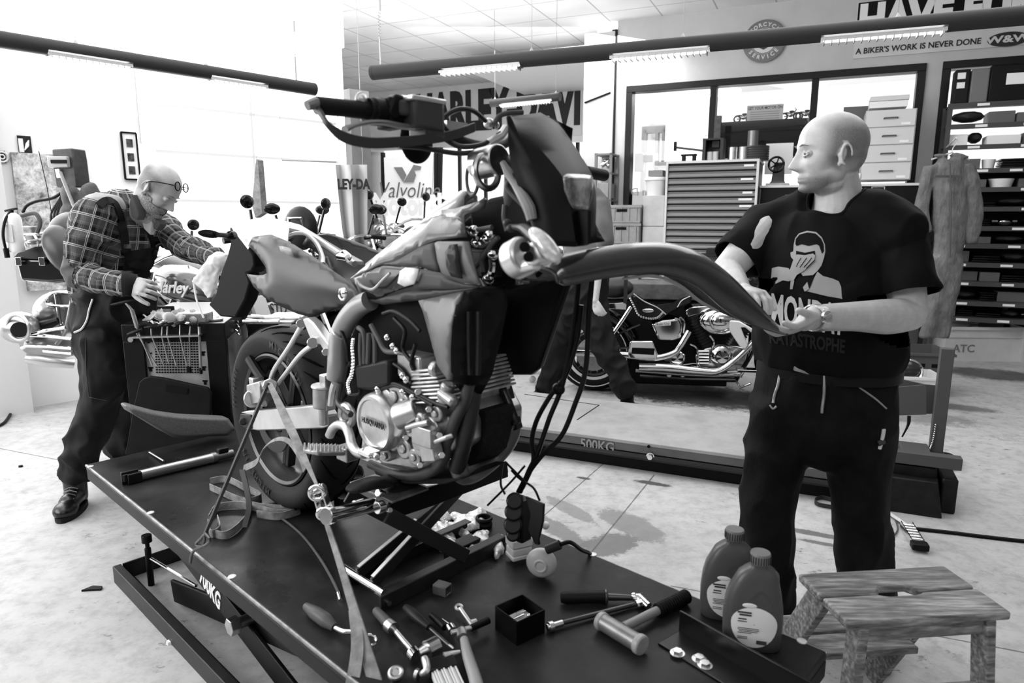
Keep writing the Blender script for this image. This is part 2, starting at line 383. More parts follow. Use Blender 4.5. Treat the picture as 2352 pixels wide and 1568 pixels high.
# window band under the back wall's header (bright outside)
dayg=M('daylit_glazing',.9,.5,emit=1.15)
b=B(); bbox_(b,sb0,2.5,0,zb0+.2,-.9,-.86); wnd=b.out('window_3',dayg,kind='structure',smooth=0)
b=B()
for px in (1008,1070,1290): s=wb_px(px,420)[0]; bbox_(b,s-.03,s+.03,0,zb0+.2,-.86,-.8)
b.out('window_frame',M('frame_grey',.08,.5),wnd,smooth=0)
lets=M('banner_letter_dark',.06,.7)
s0,z0=wb_px(957,(215+330)/2); s1_,z1_=wb_px(1332,238)
zmid=wb_px(1330,237)[1]; H=wb_px(1330,186)[1]-wb_px(1330,289)[1]
bn=B(); bbox_(bn,wb_px(850,300)[0],wb_px(1338,200)[0],zmid-H*.72,zmid+H*.68,.01,.02)
ban=bn.out('wall_banner',M('banner_grey_cloth',.62,.8,noise_=(2,.1)),label='long grey banner with big dark block letters high on the far wall',cat='banner',smooth=0)
sx0=wb_px(957,270)[0]; sx1=wb_px(1334,240)[0]
me=textmesh('HARLEY-DAVI',1.0,Matrix.Identity(4),ext=.003,bold=.055,align='LEFT')
xs=[v.co.x for v in me.vertices]; ys=[v.co.y for v in me.vertices]
for v in me.vertices:
    v.co=WB(sx0+(v.co.x-min(xs))/(max(xs)-min(xs))*(sx1-sx0),zmid+((v.co.y-min(ys))/(max(ys)-min(ys))-.5)*H,.025)+Wn*v.co.z
link('lettering',me,lets,ban,smooth=0)
# left wall: translucent sectional door lit by daylight, pier, plastered part
trl=M('translucent_door_panel',.92,.6,emit=1.3); seam=M('door_seam_grey',.50,.6,emit=.30); wlm=M('white_wall_left',.9,.7)
def lbox(bb,s0,s1,z0,z1,o0,o1): bb.box(WL((s0+s1)/2,(z0+z1)/2,(o0+o1)/2),(abs(s1-s0),abs(o1-o0),abs(z1-z0)),LAX); return bb
sa=wl_px(322,400)[0]; sb=wl_px(803,400)[0]; se=wl_px(846,400)[0]; s582=wl_px(584,300)[0]
b=B(); lbox(b,-4.5,sa,0,CEIL,-.15,0); lbox(b,sa,sb,3.1,CEIL,-.15,0); b.out('wall_left',wlm,kind='structure',smooth=0)
b=B(); lbox(b,sa,sb,0,3.1,-.1,-.05); dr=b.out('door_1',trl,kind='structure',smooth=0)
b=B()
for z in (wl_px(582,262)[1],wl_px(588,360)[1],wl_px(588,463)[1]): lbox(b,sa+.15,sb-.1,z-.012,z+.012,-.05,-.04)
lbox(b,s582-.012,s582+.012,.2,2.75,-.05,-.04)
b.out('panel_seam',seam,dr,smooth=0)
b=B(); zp=wl_px(822,206,.06)[1]; lbox(b,sb,se,0,zp,-.25,.06); b.out('trim_3',M('pier_grey',.26,.7,noise_=(3,.2)),kind='structure',smooth=0)
sc_,_=wb_px(868,450,-.4); pc=WB(sc_,0,-.4); pc.z=0; b=B(); b.cyl(pc,pc+UP*CEIL,.155,seg=32); b.out('trim_4',M('round_column',.62,.6),kind='structure')
# ---------- motorcycle lift in the foreground ----------
DA=V((-1.751,2.665,0)); DU=V((.727,-.687,0)); DV=V((.687,.727,0)); DAX=(DU,DV,UP); DZ=.45
def D(u,v,z): return DA+DU*u+DV*v+UP*z
def K(x,y,v): return onpl(x,y,DA+DV*v,DV)          # point on the plane parallel to the bike's long side at v
def KU(x,y,u): return onpl(x,y,DA+DU*u,DU)
def toD(p): q=p-DA; return q.dot(DU),q.dot(DV),p.z
def dk(x,y,z=DZ): return onz(x,y,z)
g=NG('lift_deck_rubber',.02,.35); co=g.coord('Object')
n1=g.noise(co,4,7,.7); g.color(g.ramp(n1,[(.35,.018),(.6,.045),(.8,.10)])).rough(g.ramp(g.noise(co,2.3,6,.65),[(.35,.22),(.65,.5)])).bump(g.noise(co,60,3),.1,.002)
deckm=g.mt; sidem=M('lift_side_black',.013,.4,noise_=(8,.5)); edgem=M('worn_edge_steel',.22,.4,.7,noise_=(25,.5))
L_=2.65
lift=thing('motorcycle_lift','black scissor lift table with white weight limit lettering, carrying the stripped motorcycle','lift',D(1.3,.41,0))
b=B(); b.box(D(L_/2,.41,DZ-.012),(L_,.82,.024),DAX); b.out('deck_plate',deckm,lift,bevel=.006)
b=B()
for v in (.008,.812): b.box(D(L_/2,v,DZ-.044),(L_,.012,.044),DAX)
for u in (.006,L_-.006): b.box(D(u,.41,DZ-.044),(.012,.80,.044),DAX)
for u in (.7,1.3,1.9): b.box(D(u,.41,DZ-.05),(.04,.79,.05),DAX)
b.out('deck_skirt',sidem,lift,bevel=.003)
b=B()
for v in (.003,.817): b.tube([D(.0,v,DZ-.006),D(L_,v,DZ-.006)],.0055,8)
b.out('edge_trim',edgem,lift)
for px in ((208,1071),(346,1177),(533,1324),(1362,1273),(1842,1472)):
    b=B(); p=dk(*px); b.lathe([(.012,0),(.011,.002),(.004,.003)],p,seg=16); b.out('rivet',M('rivet_bright',.75,.35,.5),lift)
# base frame
b=B()
u0,u1=.20,2.2
for v in (.04,.74):
    w_=-.033 if v<.4 else .033; b.box(D((u0+u1)/2,v,.0035),(u1-u0,.07,.007),DAX); b.box(D((u0+u1)/2,v+w_,.035),(u1-u0,.006,.07),DAX); b.box(D((u0+u1)/2,v+w_*.6,.068),(u1-u0,.030,.005),DAX)
b.box(D(u0+.004,.39,.035),(.008,.7,.07),DAX); b.box(D(u1,.39,.035),(.07,.7,.06),DAX)
b.out('base_frame',M('lift_base_dark',.018,.42,.2,noise_=(12,.6),bump=(30,.2,.003)),lift,bevel=.002)
b=B(); p=dk(310,1300,.0); q=onz(314,1300,.0); p=D(.33,.10,0); b.cyl(p,p+UP*.16,.012); b.cyl(p+UP*.16,p+UP*.185,.008); b.cyl(p+UP*.185,p+UP*.215,.019); b.out('levelling_screw',black,lift,bevel=.002)
pa=toD(K(398,1232,.09)); pp_=toD(K(540,1435,.075)); sl=(pp_[2]-pa[2])/(pp_[0]-pa[0]); ue=pp_[0]+(.06-pp_[2])/sl; us=pp_[0]+(.40-pp_[2])/sl
for v in (.09,.69):
    for (ua,za),(ub,zb) in (((2*pp_[0]-ue,.06),(ue+.0,2*pp_[2]-.06)),((us,.40),(ue,.06))):
        b=B(); dd=(D(ub,v,zb)-D(ua,v,za)); vv=v+(.02 if za<zb else 0)
        b.box(D((ua+ub)/2,vv,(za+zb)/2),(dd.length,.014,.085),(dd,DV,dd.cross(DV)*1.)); b.out('scissor_arm',sidem,lift,bevel=.004)
b=B(); q=K(540,1435,.05); b.cyl(q,q+DV*.68,.018); b.cyl(q-DV*.02,q+DV*.01,.028,seg=6); b.out('pivot_pin',steel,lift,bevel=.002)
b=B(); dd=D(.95,.2,.2)-D(.35,.2,.1); b.box(D(.62,.3,.15),(.62,.16,.012),(dd,DV,dd.cross(DV))); b.out('lifting_plate',sidem,lift,bevel=.003)
b=B(); b.tube([D(.36,.10,.125),D(.80,.10,.185)],.006,8); b.out('lock_rod',chrome,lift)
# weight limit lettering on the side arm
tm=M('stencil_white',.8,.6)
a=K(440,1290,0.); c=K(520,1398,0.)
t0=D(.93,-.0,.0); 
t0=K(482,1352,.0815); td=(K(540,1435,.08)-K(398,1232,.08)); me=textmesh('700KG',.088,frame(t0,td,UP),ext=.0008,bold=.003,sx=.62); link('weight_lettering',me,tm,lift,smooth=0)
# right end: wheel stop angle with bolts
b=B(); z=DZ
a=dk(1560,1452); c=dk(1760,1568,DZ); dd=(c-a).normalized(); nn=V((-dd.y,dd.x,0))
b.box(a+dd*.17+UP*.03,(.34,.006,.06),(dd,nn,UP)); b.box(a+dd*.17-nn*(-.0)+nn*-.04+UP*.003,(.34,.08,.006),(dd,nn,UP)); wsx=b.out('wheel_stop_bracket',M('bracket_black',.015,.3,.3),bevel=.002,label='black steel angle bracket bolted to the lift deck beside the oil bottles',cat='bracket')
for px in ((1556,1500),(1606,1514),(1619,1528)):
    p=dk(*px,DZ+.006); b=B(); b.cyl(p,p+UP*.009,.013,.011,seg=6); b.lathe([(.017,0),(.017,.002)],p); b.out('bolt',M('bolt_bright',.7,.25,.9),wsx)
# ---------- second lift in the middle distance ----------
P0=onz(1120,1030); P1=onz(1712,1120); LU=(P1-P0).normalized(); LV=V((-LU.y,LU.x,0)); LAX2=(LU,LV,UP)
def L2(u,v,z=0): return P0+LU*u+LV*v+UP*z
l2=thing('motorcycle_lift','lowered grey lift platform with a pale deck and stencilled weight limit, behind the black lift','lift',L2(1.,.4,0))
g=NG('pale_deck_plate',.55,.5); co=g.coord('Object'); g.color(g.ramp(g.noise(co,5,7,.7,scale3=(1,1,1)),[(.3,.32),(.6,.42)]))
b=B(); b.box(L2(.55,.40,.168),(3.3,.80,.022),LAX2); b.out('deck_plate',g.mt,l2,bevel=.004)
b=B(); b.box(L2(.55,.40,.135),(3.3,.79,.05),LAX2); b.out('deck_skirt',M('lift_side_grey',.16,.45,noise_=(5,.2)),l2,bevel=.004)
b=B(); b.box(L2(.55,.40,.055),(3.2,.74,.11),LAX2); b.out('base_frame',M('lift_base_black',.01,.6),l2,bevel=.006)
b=B(); b.tube([L2(-1.0,-.001,.09),L2(2.2,-.001,.09)],.018,8); b.out('lower_rail',M('rail_dark',.05,.4),l2)
b=B(); q=onz(1180,933,.18); 
for a_,c_ in (((1205,905),(1376,930)),((1376,930),(1325,964))):
    p,q=onz(*a_,.1805),onz(*c_,.1805); dd=q-p; b.box((p+q)/2,(dd.length,.006,.002),(dd,UP.cross(dd),UP))
b.out('hatch_seam',M('gap_black',.01,.8),l2,smooth=0)
def onl2(x,y,off=0): return onpl(x,y,P0-LV*off,LV)
a=onl2(1328,1018,.004); c=onl2(1416,1030,.004)
me=textmesh('500KG',.085,frame((a+c)/2,LU,UP),ext=.0008,bold=.0015,sx=.85); link('weight_lettering',me,M('faded_lettering',.34,.6),l2,smooth=0)
b=B(); p=onl2(1494,1048,.006); b.cyl(p,p-LV*.02,.016,seg=6); b.lathe([(.024,0),(.024,.006)],p,-LV); b.out('bolt',chrome,l2)
b=B(); p=onl2(1490,1025,.002); b.cyl(p,p-LV*.003,.009); b.out('hole',M('gap_black'),l2)
# end assembly: stacked dark blocks, clamp post with grey plates
def L2px(x,y,v): return onpl(x,y,P0+LV*v,LV)
blk=M('dark_block_rubber',.03,.35,noise_=(20,.4))
b=B(); 
b.prism([onz(2028,1166,0),onz(2164,1192,0),onz(2164,1192,0)+LV*.3,onz(2028,1166,0)+LV*.3],(0,0,0.001))
e0=onz(2030,1172); e1=onz(2164,1192); 
def wedge(p0,p1,depth,h,slope=.03): 
    d=(p1-p0); dn=d.normalized(); return [[p0,p1,p1+LV*depth,p0+LV*depth],[p0+LV*slope+UP*h,p1+LV*slope-dn*.03+UP*h,p1+LV*depth-dn*.02+UP*h,p0+LV*depth+UP*h]]
b=B(); b.loft(wedge(e0-LU*.1,e1,.10,.17)); b.out('ramp_block',blk,l2,bevel=.006)
b=B(); b.loft(wedge(e0-LU*.05+LV*.10,e1+LV*.1,.42,.22,0)); b.out('end_block',blk,l2,bevel=.008)
b=B(); b.box(e1+LU*.03+LV*.33+UP*.09,(.07,.5,.18),LAX2); b.out('side_block',blk,l2,bevel=.01)
gm=M('clamp_grey',.13,.45)
zt=.22
pt=onz(2160,1052,zt); 
b=B(); 
pb=onz(2148,1040,zt+.03); b.box(pb+UP*.27,(.06,.05,.56),LAX2); 
b.out('clamp_post',gm,l2,bevel=.003)
Yp=pb-LV*.03
b=B(); pl_=[onpl(x,y,Yp,LV) for x,y in ((2060,889),(2128,883),(2128,952),(2056,954),(2056,895))]; b.prism(pl_,LV*.008); b.out('clamp_plate',gm,l2,bevel=.001)
b=B(); pl_=[onpl(x,y,Yp+LV*.12,LV) for x,y in ((2058,868),(2128,883),(2150,885),(2150,950),(2056,950))]; b.prism(pl_,LV*.008); b.out('clamp_plate',gm,l2,bevel=.001)
b=B(); b.box(onz(2095,1050,zt+.04)*1,(.42,.06,.06),LAX2); b.box(onz(2101,1035,zt+.05),(.13,.2,.03),LAX2); b.out('clamp_base',gm,l2,bevel=.003)
b=B(); pp=[onpl(x,y,Yp,LV) for x,y in ((2088,955),(2086,975),(2072,1003))]; b.tube(pp,[.009,.009,.005,.004],8,n=4); b.out('lever',black,l2)
b=B(); pp=[onpl(x,y,Yp,LV) for x,y in ((2149,975),(2145,1000),(2140,1020),(2134,1032),(2125,1030))]
for i,p in enumerate(cr_(pp,5)): b.ball(V(p),.0045,seg=6,rn=4)
b.out('safety_chain',steel,l2)
b=B(); b.tube([onz(x,y,.02) for x,y in ((2160,1040),(2185,1045),(2204,1065),(2190,1072),(2170,1073))],.009,8,n=6); b.out('pedal_hose',black,l2)
# ---------- stripped supermoto on the lift ----------
from mathutils.geometry import delaunay_2d_cdt
bike=thing('motorcycle','stripped road motorcycle without front wheel or seat, strapped to the black lift','motorcycle',D(1.15,.40,DZ))
CV=.40
def panel(name,pts,mat,th=.006,bulge=.02,step=.018,parent=None,mirror=False,label=None,fall=.08,plane='v'):
    """pts: (px,py,v) outline; a bulged shell through them, given real thickness"""
    P=[]
    for q in pts:
        u,v,z=toD(K(q[0],q[1],q[2])); P.append((u,z,v))
    n=len(P); seg=[]
    for i in range(n):
        a=np.array(P[i]);b_=np.array(P[(i+1)%n]); m=max(1,int(np.hypot(*(b_-a)[:2])/step))
        for k in range(m): seg.append(a+(b_-a)*k/m)
    S=np.array(seg); n=len(S); lo=S[:,:2].min(0); hi=S[:,:2].max(0)
    def inside(x,y):
        c=False; j=n-1
        for i in range(n):
            if (S[i,1]>y)!=(S[j,1]>y) and x<(S[j,0]-S[i,0])*(y-S[i,1])/(S[j,1]-S[i,1])+S[i,0]: c=not c
            j=i
        return c
    vs=[V(s[:2]) for s in S]
    y=lo[1]; r=0
    inner=[]
    while y<hi[1]:
        x=lo[0]+(step/2 if r%2 else 0)
        while x<hi[0]:
            if inside(x,y) and np.hypot(S[:,0]-x,S[:,1]-y).min()>step*.5: inner.append(V((x,y)))
            x+=step
        y+=step*.87; r+=1
    res=delaunay_2d_cdt(vs+inner,[(i,(i+1)%n) for i in range(n)],[list(range(n))],1,1e-6)
    b=B(); VV=[]
    Pn=np.array(P)
    for p in res[0]:
        d=np.hypot(S[:,0]-p.x,S[:,1]-p.y); w=1/(d**2+1e-6); v=(S[:,2]*w).sum()/w.sum()
        if d.min()>1e-4:
            t=min(1,d.min()/fall); v-=bulge*math.sin(t*math.pi/2)
        VV.append((p.x,v,p.y))
    nb=[set() for _ in VV]
    for f in res[2]:
        for i in range(len(f)): nb[f[i]].add(f[i-1]); nb[f[i-1]].add(f[i])
    edge=[np.hypot(S[:,0]-q[0],S[:,1]-q[2]).min()<1e-4 for q in VV]; vv=[q[1] for q in VV]
    for _ in range(6): vv=[vv[i] if edge[i] or not nb[i] else .4*vv[i]+.6*sum(vv[j] for j in nb[i])/len(nb[i]) for i in range(len(vv))]
    VV=[(q[0],v_,q[2]) for q,v_ in zip(VV,vv)]
    bv=[b.b.verts.new(D(*q)) for q in VV]
    for f in res[2]: b.b.faces.new([bv[i] for i in f])
    bmesh.ops.recalc_face_normals(b.b,faces=b.b.faces[:])
    f=b.b.faces[0]
    if sum(f.normal.dot(DV)*f.calc_area() for f in b.b.faces)>0: bmesh.ops.reverse_faces(b.b,faces=b.b.faces[:])
    me=bpy.data.meshes.new(name); b.b.to_mesh(me); b.b.free()
    o=link(name,me,mat,parent or bike,smooth=50,label=label)
    md=o.modifiers.new('solid','SOLIDIFY'); md.thickness=th; md.offset=-1
    if mirror:
        me2=me.copy()
        off=OFF[(parent or bike).name] if (parent or bike).name in OFF else V((0,0,0))
        for w in me2.vertices:
            u,v,z=toD(w.co+off); w.co=D(u,2*CV-v,z)-off
        me2.flip_normals(); o2=bpy.data.objects.new(name,me2); SC.collection.objects.link(o2); o2.parent=parent or bike; OFF[o2.name]=OFF[o.name]
        md=o2.modifiers.new('solid','SOLIDIFY'); md.thickness=th; md.offset=-1
    return o
grey_f=M('fairing_grey',.045,.36,spec=.4,noise_=(6,.15)); grey_m=M('fairing_satin_grey',.10,.42); blk_f=M('fairing_black',.012,.22,coat=.5)
white_f=M('fairing_white',.8,.3,coat=.4); tank_g=M('tank_silver_grey',.11,.25,coat=.3)
frm=M('frame_dark_paint',.09,.38,.3,noise_=(20,.15)); pipe=M('heat_shield_grey',.30,.42,.5); eng=M('engine_silver',.42,.36,.85,bump=(50,.12,.003),noise_=(14,.25)); engd=M('engine_dark',.03,.5,.5,noise_=(14,.4))
# rear wheel
WC=D(.99,CV,.772); WS=1.045
g=NG('tyre_rubber',.045,.6); co=g.coord('Object'); g.bump(g.noise(co,90,2),.25,.002)
b=B(); prof=[]
tw=.078
for t in [(-.058,.222),(-.070,.245),(-.077,.268),(-.072,.285),(-.055,.297),(-.03,.304),(0,.306),(.03,.304),(.055,.297),(.072,.285),(.077,.268),(.070,.245),(.058,.222),(.05,.218),(-.05,.218)]: prof.append((t[1]*WS,t[0]*1.1))
b.lathe(prof+[prof[0]],WC,DV,seg=72,cap=False); wheel_t=b.out('rear_tyre',g.mt,bike,smooth=60)
b=B()   # curved sipes cut as thin dark ridges
for i in range(26):
    a0=i/26*2*math.pi
    for sgn in (-1,1):
        pts=[]
        for k in range(7):
            t=k/6; v=sgn*(.012+.056*t); rr=np.interp(abs(v),[0,.03,.055,.072],[.306,.304,.297,.285])*WS+.0005; v*=1.1; a=a0+.26*t**1.4+(.12 if sgn>0 else 0)
            pts.append(WC+DV*v+(DU*math.cos(a)+UP*math.sin(a))*rr)
        b.tube(pts,[.0015,.004,.005,.004,.0015],5)
b.out('tread_groove',M('groove_black',.002,.9),bike)
b=B(); rp=[(.218,-.062),(.212,-.066),(.203,-.06),(.196,-.03),(.19,-.02),(.19,.02),(.196,.03),(.203,.06),(.212,.066),(.218,.062)]; rp=[(a*WS,c*1.08) for a,c in rp]; b.lathe(rp+[(.214*WS,.05),(.205*WS,0),(.214*WS,-.05),rp[0]],WC,DV,seg=64,cap=False); b.out('rear_rim',M('rim_grey',.07,.35,.6),bike)
b=B()
for i in range(6):
    a=i/6*2*math.pi+.25; 
    for da in (-.13,.13):
        b.box(WC+(DU*math.cos(a+da*.6)+UP*math.sin(a+da*.6))*.115,(.16,.03,.022),((DU*math.cos(a+da*.1)+UP*math.sin(a+da*.1)),DV,(DU*-math.sin(a)+UP*math.cos(a))))
b.cyl(WC-DV*.06,WC+DV*.06,.045,seg=24); b.out('wheel_spokes',M('spokes_dark',.02,.4,.5),bike,bevel=.004)
b=B(); b.lathe([(.11,-.004),(.11,.004),(.07,.004),(.07,-.004),(.11,-.004)],WC-DV*.075,DV,seg=48,cap=False); b.out('brake_disc',M('disc_dark',.06,.4,.6),bike)
# sidewall lettering
b=None
def walltext(s,ang,size,rad=.257):
    o=[]; n=len(s)
    for i,c in enumerate(s):
        if c==' ': continue
        a=ang-(i-(n-1)/2)*size*.78/rad
        rd=DU*math.cos(a)+UP*math.sin(a); tn=DU*math.sin(a)-UP*math.cos(a)
        me=textmesh(c,size,frame(WC-DV*.0855+rd*(rad*WS),tn,rd),ext=.0006,bold=.0004)
        o.append(me)
    bm=bmesh.new()
    for me in o: bm.from_mesh(me)
    me=bpy.data.meshes.new('sidewall_lettering'); bm.to_mesh(me); bm.free(); return link('sidewall_lettering',me,M('raised_letter',.10,.5),bike,smooth=0)
walltext('MICHELIN',math.radians(238),.034); walltext('MICHELIN',math.radians(60),.034); walltext('160/60R17',math.radians(165),.022)
# swingarm
alu_b=M('swingarm_alloy',.62,.34,.7,noise_=(9,.12))
def kp(pts): return [K(*p) for p in pts]
b=B(); vs=.265
b.prism([K(x,y,vs) for x,y in ((551,947),(570,943),(725,931),(738,932),(752,955),(752,980),(740,984),(590,989),(570,985),(562,985),(578,955))],DV*.035); b.out('swingarm',alu_b,bike,bevel=.004)
b=B(); b.prism([K(x,y,vs-.004) for x,y in ((552,950),(575,952),(578,985),(560,983),(548,972))],DV*.03); b.cyl(K(558,968,vs-.012),K(558,968,vs+.03),.012); b.out('chain_adjuster',engd,bike,bevel=.003)
b=B(); b.prism([D(u,v,z) for u,v,z in [(toD(K(x,y,vs))[0],.50,toD(K(x,y,vs))[2]) for x,y in ((551,947),(725,931),(752,955),(752,980),(740,984),(562,985))]],DV*.035); b.out('swingarm',alu_b,bike,bevel=.004)
# brake caliper on the swingarm, parts
b=B(); c=K(602,900,.27); b.box(c,(.10,.06,.07),(DU+UP*.3,DV,UP)); b.cyl(K(583,915,.25),K(583,915,.29),.032); b.cyl(K(620,886,.24),K(620,886,.29),.024,seg=8); b.cyl(K(606,925,.25),K(606,925,.3),.013); b.box(K(590,886,.27),(.03,.04,.06),DAX); b.out('brake_caliper',steel,bike,bevel=.004)
b=B(); b.tube([K(575,825,.33),K(590,850,.32),K(607,875,.31)],.018,10); b.out('brake_hose_guard',black,bike)
# upper shock links / sub-frame stays
b=B(); b.tube(kp([(692,750,.24),(664,798,.24),(632,845,.26),(623,868,.27),(622,885,.28)]),.0075,10,n=4); b.out('exhaust_stay',alu_b,bike)
b=B(); b.tube(kp([(722,790,.24),(690,815,.24),(655,860,.26),(640,880,.27)]),.0075,10,n=4); b.out('exhaust_stay',alu_b,bike)
b=B(); b.prism([K(x,y,.235) for x,y in ((694,733),(704,729),(718,741),(748,781),(764,800),(767,830),(752,820),(735,792),(716,788))],DV*.03); b.out('footrest_hanger',alu_b,bike,bevel=.004)
b=B(); b.cyl(K(691,743,.235),K(691,743,.28),.013); b.cyl(K(718,787,.225),K(718,787,.27),.015); b.cyl(K(748,808,.225),K(748,808,.26),.010); outs(b,'bush',chrome,bike,bevel=.001)
# master cylinder, footpeg, brake pedal
b=B(); b.cyl(K(738,888,.225),K(738,935,.225),.023); b.cyl(K(742,935,.225),K(744,975,.225),.013); b.cyl(K(738,884,.225),K(738,890,.225),.028); b.box(K(752,900,.24),(.03,.03,.1),DAX); b.out('rear_master_cylinder',eng,bike,bevel=.003)
b=B(); b.tube(kp([(768,880,.23),(762,900,.23),(758,930,.23)]),.008,8,n=3); b.out('brake_line',alu_b,bike)
fp0=K(790,1028,.24); fp1=K(712,1026,.115)
b=B(); dd=(fp1-fp0); b.box((fp0+fp1)/2-UP*.014,(dd.length,.05,.012),(dd,UP.cross(dd),UP)); 
b.box(fp0+DU*.015-UP*.01,(.05,.04,.04),DAX); peg=b.out('footpeg',eng,bike,bevel=.004)
b=B(); sd=UP.cross(dd).normalized()
for i in range(9):
    for j in (-.020,0,.020): b.cyl(fp0+dd*(i/9.+.08)+sd*j-UP*.01,fp0+dd*(i/9.+.08)+sd*j+UP*.008,.005,.002,seg=6)
b.out('footpeg_teeth',alu_b,peg)
b=B(); b.tube(kp([(757,1000,.22),(764,985,.22),(778,975,.22),(794,980,.22),(803,1000,.215),(808,1022,.21),(820,1038,.205),(838,1043,.20)]),.0125,12,n=5); b.out('brake_pedal',alu_b,bike)
b=B(); b.box(K(848,1039,.19),(.05,.035,.014),DAX); b.cyl(K(860,1046,.19),K(866,1050,.17),.008); b.cyl(K(826,1040,.2),K(846,1036,.2),.008); b.out('pedal_tip',chrome,bike,bevel=.003)
# large heat-shielded pipe and lower bracket tubing
b=B(); b.tube(kp([(850,690,.27),(825,703,.27),(800,730,.265),(783,765,.26),(777,800,.255),(775,840,.25),(772,868,.25)]),[.026,.0275,.0275,.0275,.0275,.027,.0265],16,n=6); pp=b.out('exhaust_pipe',pipe,bike)
b=B()
for x,y,t in ((786,763,(.5,0,1)),(773,860,(0,0,1))): b.torus(K(x,y,.26),V((0,0,1)) if y>800 else (K(800,730,.265)-K(783,765,.26)),.0275,.003,seg=24)
outs(b,'pipe_clamp',steel,pp)
b=B(); b.tube(kp([(782,880,.24),(778,905,.235),(777,925,.23),(792,940,.225),(806,952,.22)]),.0085,10,n=4); b.out('frame_stay',frm,bike)
b=B(); b.torus(K(797,953,.23),DV,.026,.010,seg=24); b.cyl(K(797,953,.22),K(797,953,.25),.012); b.out('swingarm_pivot',eng,bike)
# engine
b=B(); cc=.37
poly=[(826,925),(870,892),(925,888),(985,905),(1020,940),(1040,980),(1040,1030),(1000,1065),(950,1080),(880,1068),(845,1040),(820,990)]
b.loft([[K(x,y,.27) for x,y in poly],[K(x,y,.27)+DV*.02-(K(x,y,.27)-K(930,985,.27))*-.0 for x,y in poly],[K(x,y,.27)+DV*.24 for x,y in poly]]); b.out('crankcase',eng,bike,bevel=.008)
ccn=K(855,972,.215)
b=B(); b.lathe([(.074,.08),(.076,.02),(.074,.008),(.068,.0),(.060,-.001),(.058,.003),(.0,.003)][::1],ccn,DV,seg=48,cap=False); b.out('clutch_cover',M('cover_polished',.55,.3,.8,noise_=(30,.1)),bike,smooth=40)
me=textmesh('HUSQVARNA',.02,frame(K(858,972,.2135)-DV*.002,DU-UP*.02,UP),ext=.0006,bold=.0004,sx=.8); link('cover_lettering',me,M('letter_dark',.03,.5),bike,smooth=0)
b=B(); b.lathe([(.0,0),(.030,.0),(.034,.006),(.034,.05)],K(904,975,.225),DV,seg=28,cap=False); b.cyl(K(915,958,.235),K(965,940,.26),.034); b.out('oil_filter_cover',eng,bike,bevel=.003)
rnd=random.Random(3)
b=B()
for (x,y,v,r,l) in ((884,918,.245,.03,.05),(905,910,.25,.034,.05),(925,925,.25,.025,.04),(940,985,.24,.022,.05),(962,965,.235,.018,.06),(985,985,.25,.03,.05),(965,1020,.245,.034,.05),(925,1030,.25,.028,.04),(900,1020,.25,.02,.04),(950,1050,.25,.022,.04),(995,1030,.25,.022,.04),(1000,950,.25,.02,.05),(885,1045,.25,.018,.03)):
    b.cyl(K(x,y,v),K(x,y,v)+DV*l,r,seg=20); b.cyl(K(x,y,v)-DV*.006,K(x,y,v),r*.5,seg=6)
outs(b,'casing_boss',eng,bike,bevel=.004)
b=B()
for x,y in ((830,930),(838,1025),(880,1050),(905,1000),(932,1005),(948,935),(975,1005),(1010,1000),(985,940),(915,945),(870,895),(960,900),(1015,1045),(965,1068)): b.cyl(K(x,y,.238),K(x,y,.255),.008,seg=6)
outs(b,'casing_bolt',chrome,bike,bevel=.001)
b=B(); b.box(K(978,1000,.235),(.07,.03,.045),(DU,DV,UP)); b.box(K(990,1032,.24),(.05,.03,.05),(DU+UP*.3,DV,UP-DU*.3)); b.tube(kp([(935,982,.225),(960,975,.225),(985,970,.23)]),.008,8); b.tube(kp([(1000,1015,.22),(1025,1005,.22),(1040,1000,.23)]),.006,8); b.out('starter_and_gears',eng,bike,bevel=.004)
b=B(); b.loft([[K(x,y,.29) for x,y in ((962,838),(1002,830),(1040,905),(1035,935),(985,930),(958,900))],[K(x,y,.29)+DV*.2 for x,y in ((962,838),(1002,830),(1040,905),(1035,935),(985,930),(958,900))]])
for i in range(9):
    a=np.array((958,850+i*9)); c_=np.array((1012+i*3,846+i*9.))
    p=K(*a,.265);q=K(*c_,.265); b.box((p+q)/2+DV*.1,((q-p).length,.24,.006),(q-p,DV,(q-p).cross(DV)))
b.out('cylinder_barrel',M('cylinder_light',.66,.35,.6,noise_=(20,.4)),bike,bevel=.003)
b=B(); b.box(K(975,835,.30),(.09,.10,.06),DAX); b.cyl(K(995,845,.26),K(1010,850,.26),.02); b.cyl(K(1030,880,.25),K(1020,925,.25),.016); b.cyl(K(1010,900,.24),K(1045,925,.24),.013); b.out('cylinder_head',eng,bike,bevel=.006)
# dark mechanical core behind the panels
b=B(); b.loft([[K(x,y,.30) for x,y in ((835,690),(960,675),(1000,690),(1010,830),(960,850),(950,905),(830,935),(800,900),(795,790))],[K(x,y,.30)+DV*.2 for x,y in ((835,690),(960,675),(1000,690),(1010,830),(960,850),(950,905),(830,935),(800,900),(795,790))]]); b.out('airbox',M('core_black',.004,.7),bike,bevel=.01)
b=B(); b.loft([[K(x,y,.235) for x,y in ((813,840),(838,836),(885,826),(893,835),(893,885),(850,897),(818,893))],[K(x,y,.235)+DV*.08 for x,y in ((813,840),(838,836),(885,826),(893,835),(893,885),(850,897),(818,893))]]); b.out('relay_box',M('box_dark',.03,.42),bike,bevel=.008)
b=B()
for pts in ([(823,752),(834,762),(838,790),(838,835)],[(848,765),(847,800),(845,835)],[(858,765),(862,790),(862,832)],[(852,745),(868,775),(885,805),(912,808)],[(830,765),(828,800),(830,838)]): b.tube([K(x,y,.24) for x,y in pts],.0065,8,n=4)
b.out('hose_bundle',M('hose_grey',.13,.45),bike)
b=B()
